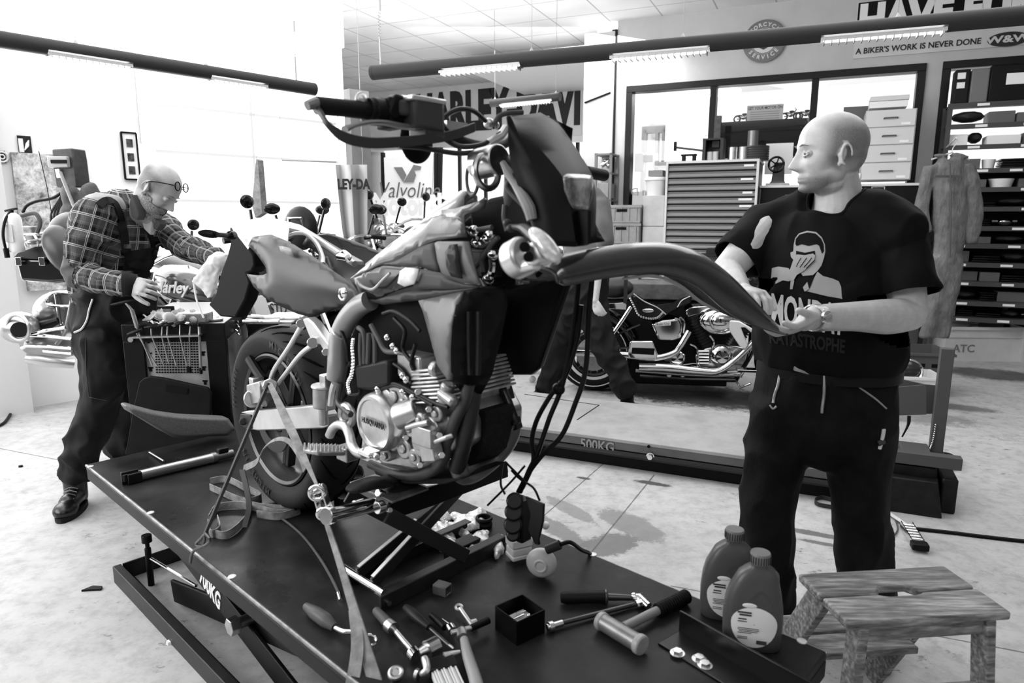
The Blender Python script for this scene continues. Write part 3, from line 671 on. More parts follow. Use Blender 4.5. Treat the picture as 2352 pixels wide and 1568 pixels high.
for pts in ([(905,730),(930,760),(925,800),(945,830)],[(880,720),(905,715),(940,735),(965,760)],[(955,790),(945,830),(950,850)],[(905,835),(925,850),(945,880)],[(858,905),(900,880),(950,900),(1000,925),(1030,935)],[(862,900),(905,885),(950,905),(995,930)],[(800,840),(795,880),(802,905),(825,905),(828,893)],[(780,750),(795,790),(800,830)]): b.tube([K(x,y,.245) for x,y in pts],.005,8,n=5)
b.out('cable',M('cable_black',.015,.4),bike)
b=B()
for p in cr_([(812,780),(810,800),(812,830),(808,860),(800,880),(803,900)],4): b.ball(K(p[0],p[1],.235),.0065,seg=8,rn=5)
for x,y in ((903,795),(912,806),(925,862),(933,872),(868,893),(925,900),(948,912),(890,775)): b.ball(K(x,y,.24),.009,seg=8,rn=6)
outs(b,'connector',chrome,bike)
# cradle frame and front header tubes
b=B(); b.tube(kp([(1078,880,.27),(1068,920,.27),(1048,960,.27),(1030,1010,.27),(1018,1055,.275),(990,1082,.28),(950,1092,.29),(900,1085,.3),(850,1065,.3)]),[.014,.014,.014,.014,.014,.014,.014,.013,.012],12,n=6); b.out('frame_cradle_tube',frm,bike)
b=B(); b.tube(kp([(1090,870,.30),(1085,910,.30),(1076,970,.30),(1062,1030,.30),(1050,1075,.31)]),.0205,14,n=6); b.out('frame_downtube',M('downtube_grey',.05,.4,.4),bike)
b=B(); b.tube([K(1050,1060,.31),K(1062,1092,.33),K(1095,1085,.40),K(1135,1055,.47),K(1168,1015,.50),K(1178,975,.50),K(1165,935,.5),K(1148,880,.5)],.0215,14,n=6); b.out('frame_cradle_tube',M('cradle_grey',.16,.38,.5),bike)
b=B(); b.tube([K(1148,880,.46),K(1168,925,.46),K(1186,975,.46)],.012,8,n=3); b.prism([K(x,y,.48) for x,y in ((1150,872),(1160,872),(1190,985),(1178,990))],DV*.02); b.out('cradle_guard',blk_f,bike,bevel=.003)
b=B(); b.prism([K(x,y,.36) for x,y in ((1085,940),(1115,945),(1118,980),(1100,1050),(1078,1072),(1068,1060),(1072,1000))],DV*.10); b.out('radiator_core',M('radiator_dark',.02,.7,bump=(120,.8,.01)),bike,bevel=.004)
b=B(); b.prism([K(x,y,.30) for x,y in ((855,1068),(950,1095),(1050,1098),(1062,1100),(1020,1112),(930,1112),(862,1090))],DV*.16); b.out('skid_plate',M('skid_black',.02,.5),bike,bevel=.006)
# panels: tail, tank, shroud
va=.275
tail=[(569,564,.30),(580,543,.30),(622,538,.30),(648,549,.295),(672,560,.29),(716,587,.28),(749,610,.275),(795,645,.27),(835,685,.265),(806,696,.27),(764,711,.275),(716,729,.285),(684,721,.285),(645,704,.285),(607,683,.285),(582,658,.29),(566,629,.295),(592,632,.29),(605,631,.29),(615,626,.29),(613,619,.29),(600,599,.29),(585,578,.295)]
panel('tail_fairing',tail,grey_f,bulge=.030,mirror=True,fall=.09)
panel('tail_vent',[(640,565,.262),(652,567,.26),(669,571,.262),(674,588,.262),(660,587,.26),(644,577,.262)],M('vent_light',.35,.35),bulge=.004,th=.004)
b=B(); b.ball(K(790,672,.238),(.013,.006,.013),ax=(DU,DV,UP)); b.torus(K(786,676,.245),DV,.014,.003,seg=20); b.out('panel_bolt',chrome,bike)
b=B(); b.loft([[D(*toD(K(528,517,.37))[:1],.37,toD(K(528,517,.37))[2]),K(569,564,.30),K(569,564,.30)-UP*.012,K(530,522,.37)],[K(540,510,.40),K(580,543,.30),K(580,543,.30)-UP*.012,K(545,520,.40)],[K(600,500,.40),K(622,538,.30),K(622,538,.30)-UP*.012,K(600,508,.4)],[K(665,515,.40),K(660,553,.30),K(660,553,.30)-UP*.012,K(665,525,.4)]]); b.out('tail_cover',white_f,bike,smooth=50)
me=None
b=B(); q=[K(600,498,.50),K(640,503,.50),K(690,516,.50),K(705,525,.49),K(780,570,.48),K(835,600,.47)]; r=[K(640,516,.45),K(668,524,.45),K(700,532,.45),K(718,545,.44),K(775,580,.45),K(810,600,.45)]
b.loft([[a,c,c-UP*.01,a-UP*.01] for a,c in zip(q,r)]); b.out('seat_rail_cover',M('grey_cover',.4,.35),bike,smooth=50)
b=B(); b.tube(kp([(650,546,.42),(680,536,.43),(705,538,.43),(728,560,.42),(741,590,.40),(742,606,.38)]),.007,8,n=4); b.tube([K(705,535,.45),K(745,560,.45),K(790,590,.44),K(815,606,.43)],.010,8,n=4); b.out('subframe_tube',M('subframe_light',.45,.35,.5),bike)
b=B(); b.tube(kp([(775,585,.43),(790,578,.42),(803,588,.41),(800,596,.40)]),.006,8,n=4); b.cyl(K(780,590,.4),K(800,593,.4),.012); b.out('seat_latch',chrome,bike)
# rear indicator with stem, number plate hanger
b=B(); b.tube(kp([(500,539,.22),(515,540,.25),(532,540,.30)]),.0085,10,n=3); b.cyl(K(528,540,.28),K(536,540,.30),.014); b.ball(K(532,537,.27),.007); b.out('indicator_stem',black,bike)
b=B(); b.ball(K(481,537,.20),(.036,.014,.013),ax=(K(500,539,.22)-K(465,535,.17),UP.cross(DU),UP)); b.out('rear_indicator',M('indicator_smoke',.03,.2,coat=.5),bike)
hang=[(526,520),(548,535),(570,567),(581,585),(584,610),(576,625),(566,628),(573,650),(562,690),(540,730),(505,727),(478,700),(495,672),(508,620),(520,590),(528,560)]
b=B(); b.prism([K(x,y,.36) for x,y in hang],DV*.05); b.out('plate_hanger',M('hanger_black',.004,.7),bike,bevel=.008)
# tank and side panels
t1=[(803,640,.27),(822,624,.275),(841,609,.29),(870,588,.32),(900,563,.335),(930,541,.34),(959,520,.34),(991,498,.34),(1020,490,.32),(1048,500,.28),(1064,515,.255),(1068,543,.245),(1035,546,.245),(1000,550,.25),(967,563,.255),(928,586,.265),(905,600,.265),(870,607,.265),(830,625,.265)]
panel('tank_cover',t1,tank_g,bulge=.028,mirror=True,fall=.05)
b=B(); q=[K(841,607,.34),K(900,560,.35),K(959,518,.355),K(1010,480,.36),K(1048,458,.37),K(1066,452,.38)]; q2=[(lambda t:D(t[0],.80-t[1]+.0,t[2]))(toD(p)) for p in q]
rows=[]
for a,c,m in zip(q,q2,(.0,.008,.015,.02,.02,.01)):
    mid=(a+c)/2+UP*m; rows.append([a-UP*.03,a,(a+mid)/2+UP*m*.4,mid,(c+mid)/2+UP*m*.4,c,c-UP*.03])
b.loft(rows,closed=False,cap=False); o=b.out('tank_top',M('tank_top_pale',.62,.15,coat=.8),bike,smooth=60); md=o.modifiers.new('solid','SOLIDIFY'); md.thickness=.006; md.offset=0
panel('tank_nose',[(991,498,.335),(1012,482,.33),(1044,479,.31),(1110,459,.31),(1118,462,.32),(1112,480,.32),(1066,492,.30),(1064,515,.27),(1040,505,.28)],M('nose_grey',.16,.3,coat=.4),bulge=.012,mirror=True)
panel('side_band',[(905,600,.262),(928,588,.262),(965,566,.256),(996,556,.25),(1003,600,.25),(1008,625,.25),(985,620,.252),(962,612,.255),(925,612,.258),(880,606,.265)],grey_m,bulge=.008)
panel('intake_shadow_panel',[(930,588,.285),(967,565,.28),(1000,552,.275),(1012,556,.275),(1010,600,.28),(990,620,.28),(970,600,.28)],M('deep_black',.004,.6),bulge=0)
panel('air_scoop',[(997,558,.232),(1004,554,.23),(1073,554,.222),(1078,572,.222),(1085,600,.223),(1097,650,.225),(1098,654,.226),(1062,650,.23),(1030,640,.235),(1012,625,.24),(1004,600,.238)],M('scoop_grey',.17,.42),bulge=.014,fall=.03)
panel('scoop_recess',[(1020,580,.212),(1032,562,.212),(1048,560,.211),(1052,600,.211),(1060,640,.213),(1035,635,.215),(1024,612,.214)],M('recess_grey',.045,.25),bulge=-.002,th=.003)
panel('side_panel_dark',[(803,641,.27),(830,628,.266),(880,610,.262),(925,613,.258),(965,616,.252),(958,640,.252),(950,655,.253),(905,670,.257),(862,688,.262),(835,684,.265),(820,668,.268)],blk_f,bulge=.012)
panel('side_panel_white_patch',[(918,622,.243),(930,614,.243),(961,617,.241),(957,635,.241),(950,652,.242),(928,658,.244),(912,650,.244)],M('patch_white',.75,.3,noise_=(30,.2)),bulge=.004,th=.002)  # white patch laid on the dark side panel
b=B(); b.tube(kp([(821,644,.243),(830,656,.242),(856,664,.240),(880,642,.240),(896,627,.242)]),.0035,6,n=4); b.out('panel_rib',M('rib_light',.4,.3),bike)
panel('side_panel_grey',[(965,618,.25),(1008,626,.246),(1062,652,.24),(1098,655,.24),(1095,661,.24),(1030,664,.243),(955,664,.25),(948,655,.252)],grey_m,bulge=.006)
panel('shroud_upper',[(845,690,.264),(870,682,.262),(930,668,.258),(1000,663,.25),(1095,661,.24),(1068,669,.243),(1010,685,.25),(962,690,.255),(935,692,.258),(880,700,.262)],M('shroud_top_grey',.07,.35),bulge=.006)
panel('radiator_shroud',[(960,690,.253),(1010,680,.247),(1066,667,.24),(1055,685,.225),(1046,700,.215),(1037,745,.205),(1034,800,.208),(1034,873,.215),(1027,872,.22),(1005,841,.23),(986,771,.24),(970,714,.25)],M('shroud_grey',.16,.38),bulge=.010,fall=.03)
panel('shroud_outer',[(1066,667,.24),(1110,662,.25),(1160,655,.30),(1165,700,.31),(1150,780,.32),(1130,860,.32),(1105,905,.30),(1060,900,.27),(1034,873,.215),(1034,800,.208),(1037,745,.205),(1046,700,.215)],M('shroud_black',.012,.4),bulge=.0)
b=B()
for x0,x1 in ((1056,1060),(1078,1080),(1100,1098)): b.tube(kp([(x0,715,.235),(x0,780,.235),(x1,860,.24)]),.006,6,n=3)
b.out('shroud_rib',M('rib_dark',.03,.3),bike)
b=B(); b.loft([[K(x,y,.52) for x,y in ((1150,655),(1280,630),(1300,650),(1235,845),(1215,862),(1130,862),(1105,900))],[K(x,y,.52)+DV*.03 for x,y in ((1150,655),(1280,630),(1300,650),(1235,845),(1215,862),(1130,862),(1105,900))]]); b.out('radiator_shroud_far',M('shroud_far_black',.010,.45),bike,bevel=.01)
# fork legs and triple clamp: dark tubes under the fairing
b=B(); b.tube(kp([(1190,360,.36),(1180,520,.40),(1170,600,.40)]),.028,12); b.tube([K(1160,470,.45),K(1150,600,.45)],.026,12); b.box(K(1160,600,.42),(.10,.24,.06),DAX); b.out('fork_yoke',engd,bike,bevel=.006)
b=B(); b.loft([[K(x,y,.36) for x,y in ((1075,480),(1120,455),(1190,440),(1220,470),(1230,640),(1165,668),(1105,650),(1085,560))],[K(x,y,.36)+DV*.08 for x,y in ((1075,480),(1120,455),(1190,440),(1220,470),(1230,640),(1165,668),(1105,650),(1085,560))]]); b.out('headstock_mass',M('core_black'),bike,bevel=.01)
b=B()
for pts in ([(1183,395),(1165,430),(1200,470),(1222,500),(1232,545)],[(1160,470),(1158,500),(1165,530)],[(1070,525),(1095,528),(1130,522)],[(1085,555),(1110,565),(1135,545)],[(1090,615),(1110,590),(1130,560),(1145,545)],[(1110,625),(1105,600),(1108,580)]): b.tube([K(x,y,.30) for x,y in pts],.0055,8,n=5)
b.out('cable',M('cable_grey',.12,.35),bike)
b=B(); b.tube(kp([(1154,372,.30),(1168,398,.30),(1180,420,.29),(1200,450,.28),(1215,478,.28),(1222,505,.28)]),[.006,.010,.007,.011,.013,.011],10,n=4); b.out('fork_cable_sleeve',M('sleeve_grey',.3,.4),bike)
b=B()
for x,y in ((1120,548),(1088,530),(1096,556),(1132,585),(1122,640),(1085,625),(1125,540)): b.ball(K(x,y,.30),(.016,.01,.012),ax=DAX,seg=10,rn=6)
b.tube(kp([(1092,548,.3),(1108,556,.3),(1125,548,.3)]),.008,8,n=3); b.tube(kp([(1130,595,.3),(1132,615,.3),(1124,640,.3)]),.008,8,n=3); outs(b,'fitting',chrome,bike)
# ignition/horn cylinder and front caliper hung at the nose
b=B(); c=K(1100,390,.33); ax=(K(1150,375,.33)-K(1095,400,.33)); b.cyl(K(1095,378,.33),K(1148,366,.33),.033,seg=28); b.torus(K(1118,395,.31),K(1148,366,.33)-K(1095,378,.33),.034,.008,seg=28); b.out('instrument_pod',steel,bike,bevel=.004)
b=B(); b.torus(K(1085,410,.33),DV+DU*.4,.035,.004,seg=28); b.out('key_ring_cable',M('cable_grey'),bike)
nose=M('nose_satin',.011,.45,spec=.12)
# front mask (number board / headlight shell)
rowsA=[(1168,266),(1166,300),(1167,340),(1175,385),(1190,430),(1208,475),(1228,520),(1250,562)]
rowsR=[(1176,268),(1205,300),(1238,340),(1272,380),(1298,420),(1308,470),(1316,520),(1322,566)]
rowsN=[(1240,258),(1282,285),(1312,325),(1338,365),(1358,400),(1368,450),(1366,510),(1352,560)]
rows=[]
for a,r,n in zip(rowsA,rowsR,rowsN):
    A_=np.array(toD(K(*a,.28))); R_=np.array(toD(K(*r,.315))); N_=np.array(toD(K(*n,.47)))
    R2=np.array((N_[0],N_[1],N_[2])); A2=np.array((A_[0]-.03,.80-.28,A_[2]))
    full=[A_,(A_+R_)/2+np.array((.006,-.006,0)),R_,(R_*.67+R2*.33)+np.array((.010,-.002,0)),(R_*.33+R2*.67)+np.array((.010,0,0)),R2,(R2+A2)/2,A2]
    rows.append([D(*q) for q in full])
dense=cr_([np.array([list(p) for p in r]).ravel() for r in rows],3)
b=B(); b.loft([[V(p) for p in r.reshape(-1,3)] for r in dense],closed=False,cap=False); 
o=b.out('front_mask',nose,bike,smooth=28); md=o.modifiers.new('solid','SOLIDIFY'); md.thickness=.006; md.offset=-1
# headlight and dark recess below
def onmask(x,y,off=0): return K(x,y,.345+off)
hl=[(1292,405),(1302,398),(1340,400),(1362,404),(1364,425),(1360,455),(1352,482),(1316,482),(1306,462),(1296,436)]
hm=NG('headlight_glass',.35,.15,.4); co=hm.coord(); hm.color(hm.ramp(hm.noise(co,18,4),[(.35,.06),(.5,.3),(.65,.6)]))
b=B(); c=np.mean(np.array(hl),0)
def hv(x,y): return .278+(x-1290)/75*.130
r0=[K(x,y,hv(x,y)+.02) for x,y in hl]; r1=[K(x,y,hv(x,y)) for x,y in hl]; r2=[K(c[0]+(x-c[0])*.8,c[1]+(y-c[1])*.8,hv(c[0]+(x-c[0])*.8,y)-.012) for x,y in hl]
b.loft([r0,r1,r2]); b.out('headlight',hm.mt,bike,smooth=30,bevel=.003)
b=B(); b.prism([K(x,y,.33) for x,y in ((1310,484),(1350,484),(1350,560),(1312,566))],DV*.01); b.out('number_recess',M('deep_black'),bike,smooth=0)
# front indicator and brake caliper
b=B(); b.ball(K(1251,562,.16),(.042,.016,.020),ax=(K(1285,590,.16)-K(1235,545,.16),DV,UP)); b.out('front_indicator',M('indicator_clear',.6,.15,.2,noise_=(60,.3)),bike)
b=B(); b.tube(kp([(1168,520,.22),(1190,522,.21),(1205,526,.20),(1232,548,.17)]),[.005,.006,.010,.013],10,n=3); b.ball(K(1165,512,.22),.008); b.ball(K(1173,524,.215),.008); b.out('indicator_stem',M('stem_dark',.06,.35),bike)
cal=B(); cal.cyl(K(1176,600,.17),K(1208,584,.17),.036,seg=28); cal.prism([K(x,y,.145) for x,y in ((1196,566),(1218,554),(1230,562),(1242,600),(1222,612),(1206,612))],DV*.05); cal.cyl(K(1182,618,.16),K(1238,603,.16),.013,seg=16); cal.out('front_brake_caliper',M('caliper_silver',.7,.28,.7),bike,bevel=.008)
b=B()
for x,y in ((1205,567),(1214,590)): b.cyl(K(x,y,.128),K(x,y,.15),.009)
outs(b,'caliper_bore',M('deep_black'),bike)
b=B()
for x,y in ((1268,585),(1275,592),(1280,580)): b.ball(K(x,y,.2),.012)
outs(b,'fitting',chrome,bike)
# handlebar group (plane u=1.95)
u=1.95
def H(x,y,du=0.): return KU(x,y,u+du)
b=B(); b.tube([H(735,243),H(790,248),H(860,256),H(930,268),H(1010,300,-.02),H(1060,322,-.02),H(1110,335,0),H(1160,330,.0),H(1200,300,0)]+[D(1.95,.60,1.59),D(1.93,.80,1.57)],.011,12,n=5); b.out('handlebar',M('bar_dark',.05,.35,.6),bike)
b=B(); b.tube([H(728,242),H(790,248),H(845,254)],[.0165,.0160,.0165,.017],16); b.cyl(H(843,254),H(850,255),.024); b.out('handlebar_grip',M('grip_rubber',.02,.6,bump=(300,.5,.002)),bike)
b=B(); b.tube([D(1.93,.80,1.57),D(1.92,.90,1.565)],.0165,14); b.out('handlebar_grip',M('grip_rubber'),bike)
b=B(); b.cyl(H(850,255),H(880,258),.027,seg=20); b.cyl(H(866,240),H(885,244),.016); b.box(H(895,262),(.035,.05,.06),(DV,DU,UP)); b.prism([H(x,y,-.0) for x,y in ((883,228),(890,218),(918,226),(918,262),(890,280),(872,262))],DU*.03); b.out('throttle_housing',black,bike,bevel=.005)
b=B(); b.ball(H(830,228),.011); b.torus(H(830,228),DU,.011,.003,seg=16); b.out('starter_button',alu_b,bike)
b=B(); b.box(H(968,262,.03),(.075,.055,.062),(DV,DU,UP)); b.cyl(H(925,232,.02),H(925,268,.02),.020); b.box(H(980,278,.02),(.05,.06,.075),(DV,DU,UP)); res=b.out('brake_reservoir',M('reservoir_dark',.10,.3),bike,bevel=.006)
b=B(); b.box(H(966,232,.03),(.088,.06,.010),(DV,DU,UP)); b.out('reservoir_lid',alu_b,res,bevel=.003)
b=B(); b.box(H(926,250,-.0),(.036,.04,.05),(DV,DU,UP)); b.out('reservoir_window',M('window_alloy',.6,.25,.3),res,bevel=.01)
b=B(); b.tube([H(792,297,.04),H(815,288,.04),H(850,281,.035),H(885,282,.03),H(925,290,.03),H(960,292,.03)],[.011,.007,.008,.009,.010,.010],10,n=4,flat=.6); b.out('brake_lever',M('lever_grey',.22,.35,.6),bike)
b=B()
hg=[(722,241,-.01),(738,262,.02),(752,285,.04),(775,306,.05),(805,320,.055),(850,328,.055),(900,327,.055),(960,322,.05),(1020,314,.045),(1060,303,.04),(1090,292,.03)]
b.strip([H(*q) for q in hg],[V((0,0,.016))]*3+[V((0,0,.020))]*8,.006,n=4); b.out('hand_guard',M('guard_grey',.08,.35),bike,bevel=.002)
b=B(); b.tube([H(705,243),H(722,237),H(735,240)],[.009,.011,.013],10); b.out('bar_end',M('lever_grey'),bike)
b=B(); b.ball(H(957,322,-.06),(.045,.012,.050),ax=(DV,DU,UP),seg=24,rn=16); b.out('mirror',M('deep_black'),bike)
b=B()
for pts in ([(1010,278),(1035,258),(1060,250),(1090,256),(1118,280),(1135,292)],[(915,335),(960,338),(1000,345),(1050,352),(1090,350)],[(1020,318),(1050,335),(1085,336),(1120,326),(1160,298)],[(1005,270),(1030,300),(1070,322)]): b.tube([H(x,y,.03) for x,y in pts],.0055,8,n=5)
b.out('control_cable',M('cable_dark',.06,.35),bike)
b=B(); b.tube([H(1120,330,.03),H(1150,312,.03),H(1163,293,.03)],.010,8); b.box(H(1040,292,.0),(.06,.03,.02),(DV,DU,UP)); b.ball(H(1123,283,.03),.012); b.ball(H(1137,287,.03),.010); outs(b,'cable_fitting',alu_b,bike)
b=B(); b.tube([H(1135,285,.05),H(1145,268,.05),H(1165,260,.06),H(1200,258,.07)],.006,8,n=4); b.out('mask_stay',M('cable_grey'),bike)
# hoses hanging from the front with calliper
b=B()
hs=[[(1330,640),(1322,720),(1310,800),(1290,890),(1262,960),(1235,1040),(1215,1080),(1195,1130)],[(1360,640),(1353,720),(1345,850),(1320,930),(1290,1000),(1250,1040),(1215,1085),(1190,1130)],[(1335,700),(1325,780),(1300,860),(1270,900),(1235,960),(1222,1010),(1225,1060),(1200,1120)],[(1155,1060),(1150,1110),(1160,1135)],[(1205,1070),(1170,1110),(1120,1160)],[(1240,1150),(1225,1120),(1195,1100),(1175,1080)],[(1160,1060),(1195,1095),(1210,1110)]]
for i,h in enumerate(hs): b.tube([K(x,y,.55 if i<3 else .50) for x,y in h],.0065 if i<3 else .003,8,n=6)
b.out('brake_hose',M('hose_black',.02,.35),bike)
b=B(); b.ball(K(1283,893,.55),(.018,.014,.016),ax=DAX); b.ball(K(1290,880,.55),.009); b.out('hose_clip',black,bike)
b=B()
for x,y,r in ((1182,1150,.022),(1180,1175,.024),(1178,1205,.024),(1178,1228,.018)): b.cyl(K(x,y,.46),K(x,y,.53),r,seg=16)
b.box(K(1195,1190,.53),(.05,.04,.12),DAX); b.out('hanging_caliper',M('caliper_black',.015,.35,.3),bike,bevel=.005)
b=B(); b.prism([K(x,y,.48) for x,y in ((1205,1140),(1248,1158),(1246,1200),(1236,1240),(1238,1252),(1228,1250),(1212,1215),(1218,1180))],DV*.008); b.out('caliper_bracket',M('caliper_black'),bike,bevel=.002)
# ---------- things on the lift deck ----------
def lab(o,l,c,g=None): return tag(o,l,c,g)
def dz(x,y,h=0.): return onz(x,y,DZ+h)
# scissor jack under the engine
jm=M('jack_dark',.045,.42,.3,noise_=(20,.3)); jl=M('jack_edge_bright',.6,.35,.5)
p=dz(872,1388,.02); uj,vj,_=toD(p)
def J(x,y,o=0.): return KU(x,y,uj+o)
jack=thing('scissor_jack','dark steel scissor jack standing on the black lift under the engine','jack',D(uj,vj+.25,DZ))
e1=dz(1160,1248,.02); v1=toD(e1)[1]
for nm,off in (('base_rail',0),('base_rail',-.17)):
    b=B(); b.box(D(uj+off,(vj+v1)/2,DZ+.022),(.012,v1-vj,.044),DAX); b.box(D(uj+off-.01*(1 if off==0 else -1),(vj+v1)/2,DZ+.043),(.030,v1-vj,.004),DAX); b.out(nm,jm,jack,bevel=.002)
b=B(); b.cyl(D(uj-.19,vj+.015,DZ+.045),D(uj+.0,vj+.015,DZ+.045),.011); b.out('base_axle',chrome,jack)
b=B(); b.cyl(D(uj+.006,vj+.02,DZ+.02),D(uj+.014,vj+.02,DZ+.02),.007); b.out('bolt',chrome,jack)
zt=J(900,1175)[2]
for off in (-.055,-.125):
    a=D(uj+off,vj+.02,DZ+.05); c=KU(1062,1118,uj+off); dd=c-a
    b=B(); b.box((a+c)/2,(.010,dd.length,.034),(DU,dd,dd.cross(DU))); o=b.out('lift_arm',jm,jack,bevel=.002)
    b=B(); nn=dd.cross(DU).normalized(); b.box((a*.72+c*.28)-nn*(-.018)*(1 if nn.z>0 else -1),(.012,dd.length*.52,.003),(DU,dd,nn)); b.out('arm_edge',jl,o)
a=J(890,1182,.006); c=J(1072,1278,.006); dd=c-a
b=B(); b.box((a+c)/2,(.008,dd.length,.040),(DU,dd,dd.cross(DU))); b.out('lift_arm',M('jack_arm_mid',.05,.4,.2),jack,bevel=.002)
a=a-DU*.18; c=c-DU*.18
b=B(); b.box((a+c)/2,(.008,dd.length,.040),(DU,dd,dd.cross(DU))); b.out('lift_arm',M('jack_arm_mid'),jack,bevel=.002)
b=B(); b.prism([J(x,y,.0) for x,y in ((895,1160),(905,1150),(1165,1062),(1168,1095),(1000,1160),(905,1192),(893,1185))],-DU*.012); b.out('top_rail',M('jack_top_black',.012,.45),jack,bevel=.002)
b=B(); b.prism([J(x,y,-.17) for x,y in ((895,1170),(905,1160),(1165,1062),(1168,1085),(905,1190))],-DU*.012); b.out('top_rail',M('jack_top_black'),jack,bevel=.002)
tp=J(905,1150,.0); b=B(); b.box(tp+DV*.05-DU*.09+UP*.0,(.19,.12,.006),DAX); b.out('top_plate',M('jack_plate_worn',.25,.3,.6,noise_=(25,.6)),jack,bevel=.001)
b=B(); sc0=J(860,1158,-.05); sc1=J(762,1182,-.02); b.cyl(sc0,sc1,.018); b.cyl(sc1,sc1+(sc1-sc0).normalized()*.02,.022); b.cyl(J(868,1130,-.05),J(880,1136,-.05),.012); b.cyl(J(835,1162,-.05),J(815,1168,-.05),.021); b.out('jack_screw',chrome,jack,bevel=.002)
b=B(); b.cyl(J(865,1166,-.0),J(880,1162,-.0),.016); b.cyl(J(893,1172,.008),J(897,1171,.016),.007); b.out('screw_nut',chrome,jack,bevel=.001)
b=B(); q=J(870,1110,-.02)
bb=B()
for i,(x,y) in enumerate(((842,1112),(880,1106),(930,1112),(990,1128))): bb.ball(J(x,y,-.05),(.06,.035,.012-.001*i),ax=(DV,DU,UP),seg=16,rn=8)
me=blob(bb,.006,4); me=displace(me,lambda p,n: .004*noise.noise(V(p)*25)); link('rubber_mat',me,M('mat_rubber_black',.03,.5,bump=(30,.3,.005)),label='folded black rubber mat cushioning the engine on top of the scissor jack',cat='mat')
# ratchet strap running from the rear axle to the front of the lift
strapm=NG('strap_webbing',.35,.6); co=strapm.coord(); strapm.color(strapm.ramp(strapm.noise(co,25,4,.6),[(.3,.16),(.7,.42)])).bump(strapm.noise(co,400,1),.3,.001)
S0=K(618,878,.24); S1=dz(885,1600,-.02)
def seg_at(S0,S1,y):
    lo,hi=0,1
    for _ in range(30):
        m=(lo+hi)/2; p=S0.lerp(S1,m); d=p-CAM; f=d.y*math.cos(PT)-d.z*math.sin(PT); uu=d.y*math.sin(PT)+d.z*math.cos(PT); yy=PYC-F*uu/f
        if yy<y: lo=m
        else: hi=m
    return S0.lerp(S1,lo)
SM=K(733,1125,.10); SE=dz(872,1600,-.03)
st=thing('ratchet_strap','pale ratchet strap pulled tight from the rear axle over the swingarm to the lift edge','strap',SM)
sw=V((.028,-.008,0))
b=B(); b.strip([S0,S0.lerp(SM,.5),SM],[V((.022,-.01,0)),V((.030,-.006,0)),V((.012,-.012,0))],.003,n=6); b.out('webbing',strapm.mt,st)
b=B(); b.strip([SM-UP*.03,(SM+SE)/2,SE],[V((.014,-.01,0)),V((.024,-.012,0)),V((.040,-.012,0))],.004,n=6); b.out('webbing',strapm.mt,st)
dd=(SE-SM).normalized(); sd=dd.cross(V((0,1,0))).normalized()
b=B(); 
for s_ in (-1,1): b.box(SM+sd*.0+V((0,1,0)).cross(dd)*0+sd*(.012*s_)+dd*.028,(.004,.03,.075),(sd,dd.cross(sd),dd))
b.cyl(SM-sd*.016+dd*.0,SM+sd*.016+dd*.0,.012); b.cyl(SM-sd*.018+dd*.055,SM+sd*.018+dd*.055,.010); b.torus(SM-V((0,.02,0)),V((0,1,0)),.017,.006); b.torus(SM-V((0,.02,0))+dd*.055,V((0,1,0)),.012,.006); b.out('ratchet_buckle',chrome,st,bevel=.001)
b=B(); b.strip([SE.lerp(SM,.38),SE.lerp(SM,.2)-V((.02,0,0)),SE-V((.07,0,.02))],V((.03,-.01,0)),.003,n=5); b.out('strap_tail',strapm.mt,st)
dstrap=M('strap_dark',.06,.6)
b=B(); h0=K(616,880,.235); h1=K(470,1228,.0); b.strip([h0,h0.lerp(h1,.5),h1],V((.010,-.012,.004)),.008,n=6); o=b.out('ratchet_strap',M('strap_edge',.09,.55),label='dark narrow strap hooked to the left side of the lift with an s-shaped wire hook',cat='strap')
b=B(); b.tube([K(472,1225,.0),K(482,1240,.0),K(468,1253,.0),K(450,1250,.0),K(462,1236,.0),K(470,1228,0)]+[K(466,1253,-.0),K(448,1262,-.01),K(440,1275,-.014),K(437,1292,-.012)],.0045,8,n=4); b.out('hook',M('hook_dark',.1,.3,.8),o)
b=B(); b.strip([K(560,1075,.18),K(590,1060,.18),K(606,1030,.18),K(632,1010,.17),K(662,1012,.16),K(690,1050,.15),K(700,1080,.15)],[V((.004,0,.022))]*2+[V((.010,-.006,.014))]*5,.003,n=6); b.out('strap_loop',strapm.mt,st)
b=B(); b.strip([K(556,1078,.15),K(566,1120,.14),K(572,1165,.13),K(562,1210,.12)],V((.02,-.01,.004)),.003,n=5); b.out('strap_loop',M('strap_edge'),st)
def ribbon_loops(name,label,loops,mat,w=.026,group=None):
    o=None
    root=thing(name,label,'strap',dz(*loops[0][0]),group)
    for l in loops:
        b=B(); pts=[dz(x,y,.012+.002*(i%3)) for i,(x,y) in enumerate(l)]
        b.strip(pts,V((0,0,w)),.003,n=5); b.out('webbing_fold',mat,root)
    return root
ribbon_loops('loose_strap','pale tie-down strap lying in loose loops on the lift left of the rear wheel',[[(482,1105),(520,1100),(560,1118),(600,1140),(560,1150),(510,1130),(482,1118)],[(480,1190),(500,1165),(560,1160),(640,1178),(688,1172),(640,1185),(590,1180)],[(490,1225),(520,1228),(552,1205),(575,1170),(560,1150)],[(478,1200),(485,1225),(505,1215),(500,1190)],[(530,1140),(580,1160),(650,1168),(690,1170)]],strapm.mt)
ribbon_loops('loose_strap','black tie-down strap heaped behind the scissor jack on the lift',[[(770,1110),(800,1085),(830,1080),(835,1105),(800,1112),(775,1118)],[(765,1130),(790,1122),(812,1135),(790,1158),(768,1150)],[(800,1095),(780,1105),(772,1140)]],dstrap,.04)
b=B(); b.tube([dz(x,y,.006) for x,y in ((575,1150),(600,1160),(640,1185),(690,1225),(730,1275),(760,1325),(782,1370))],.004,8,n=5); o=b.out('control_cable',M('cable_grey2',.12,.35),label='thin grey control cable curving across the lift with a bright tip',cat='cable')
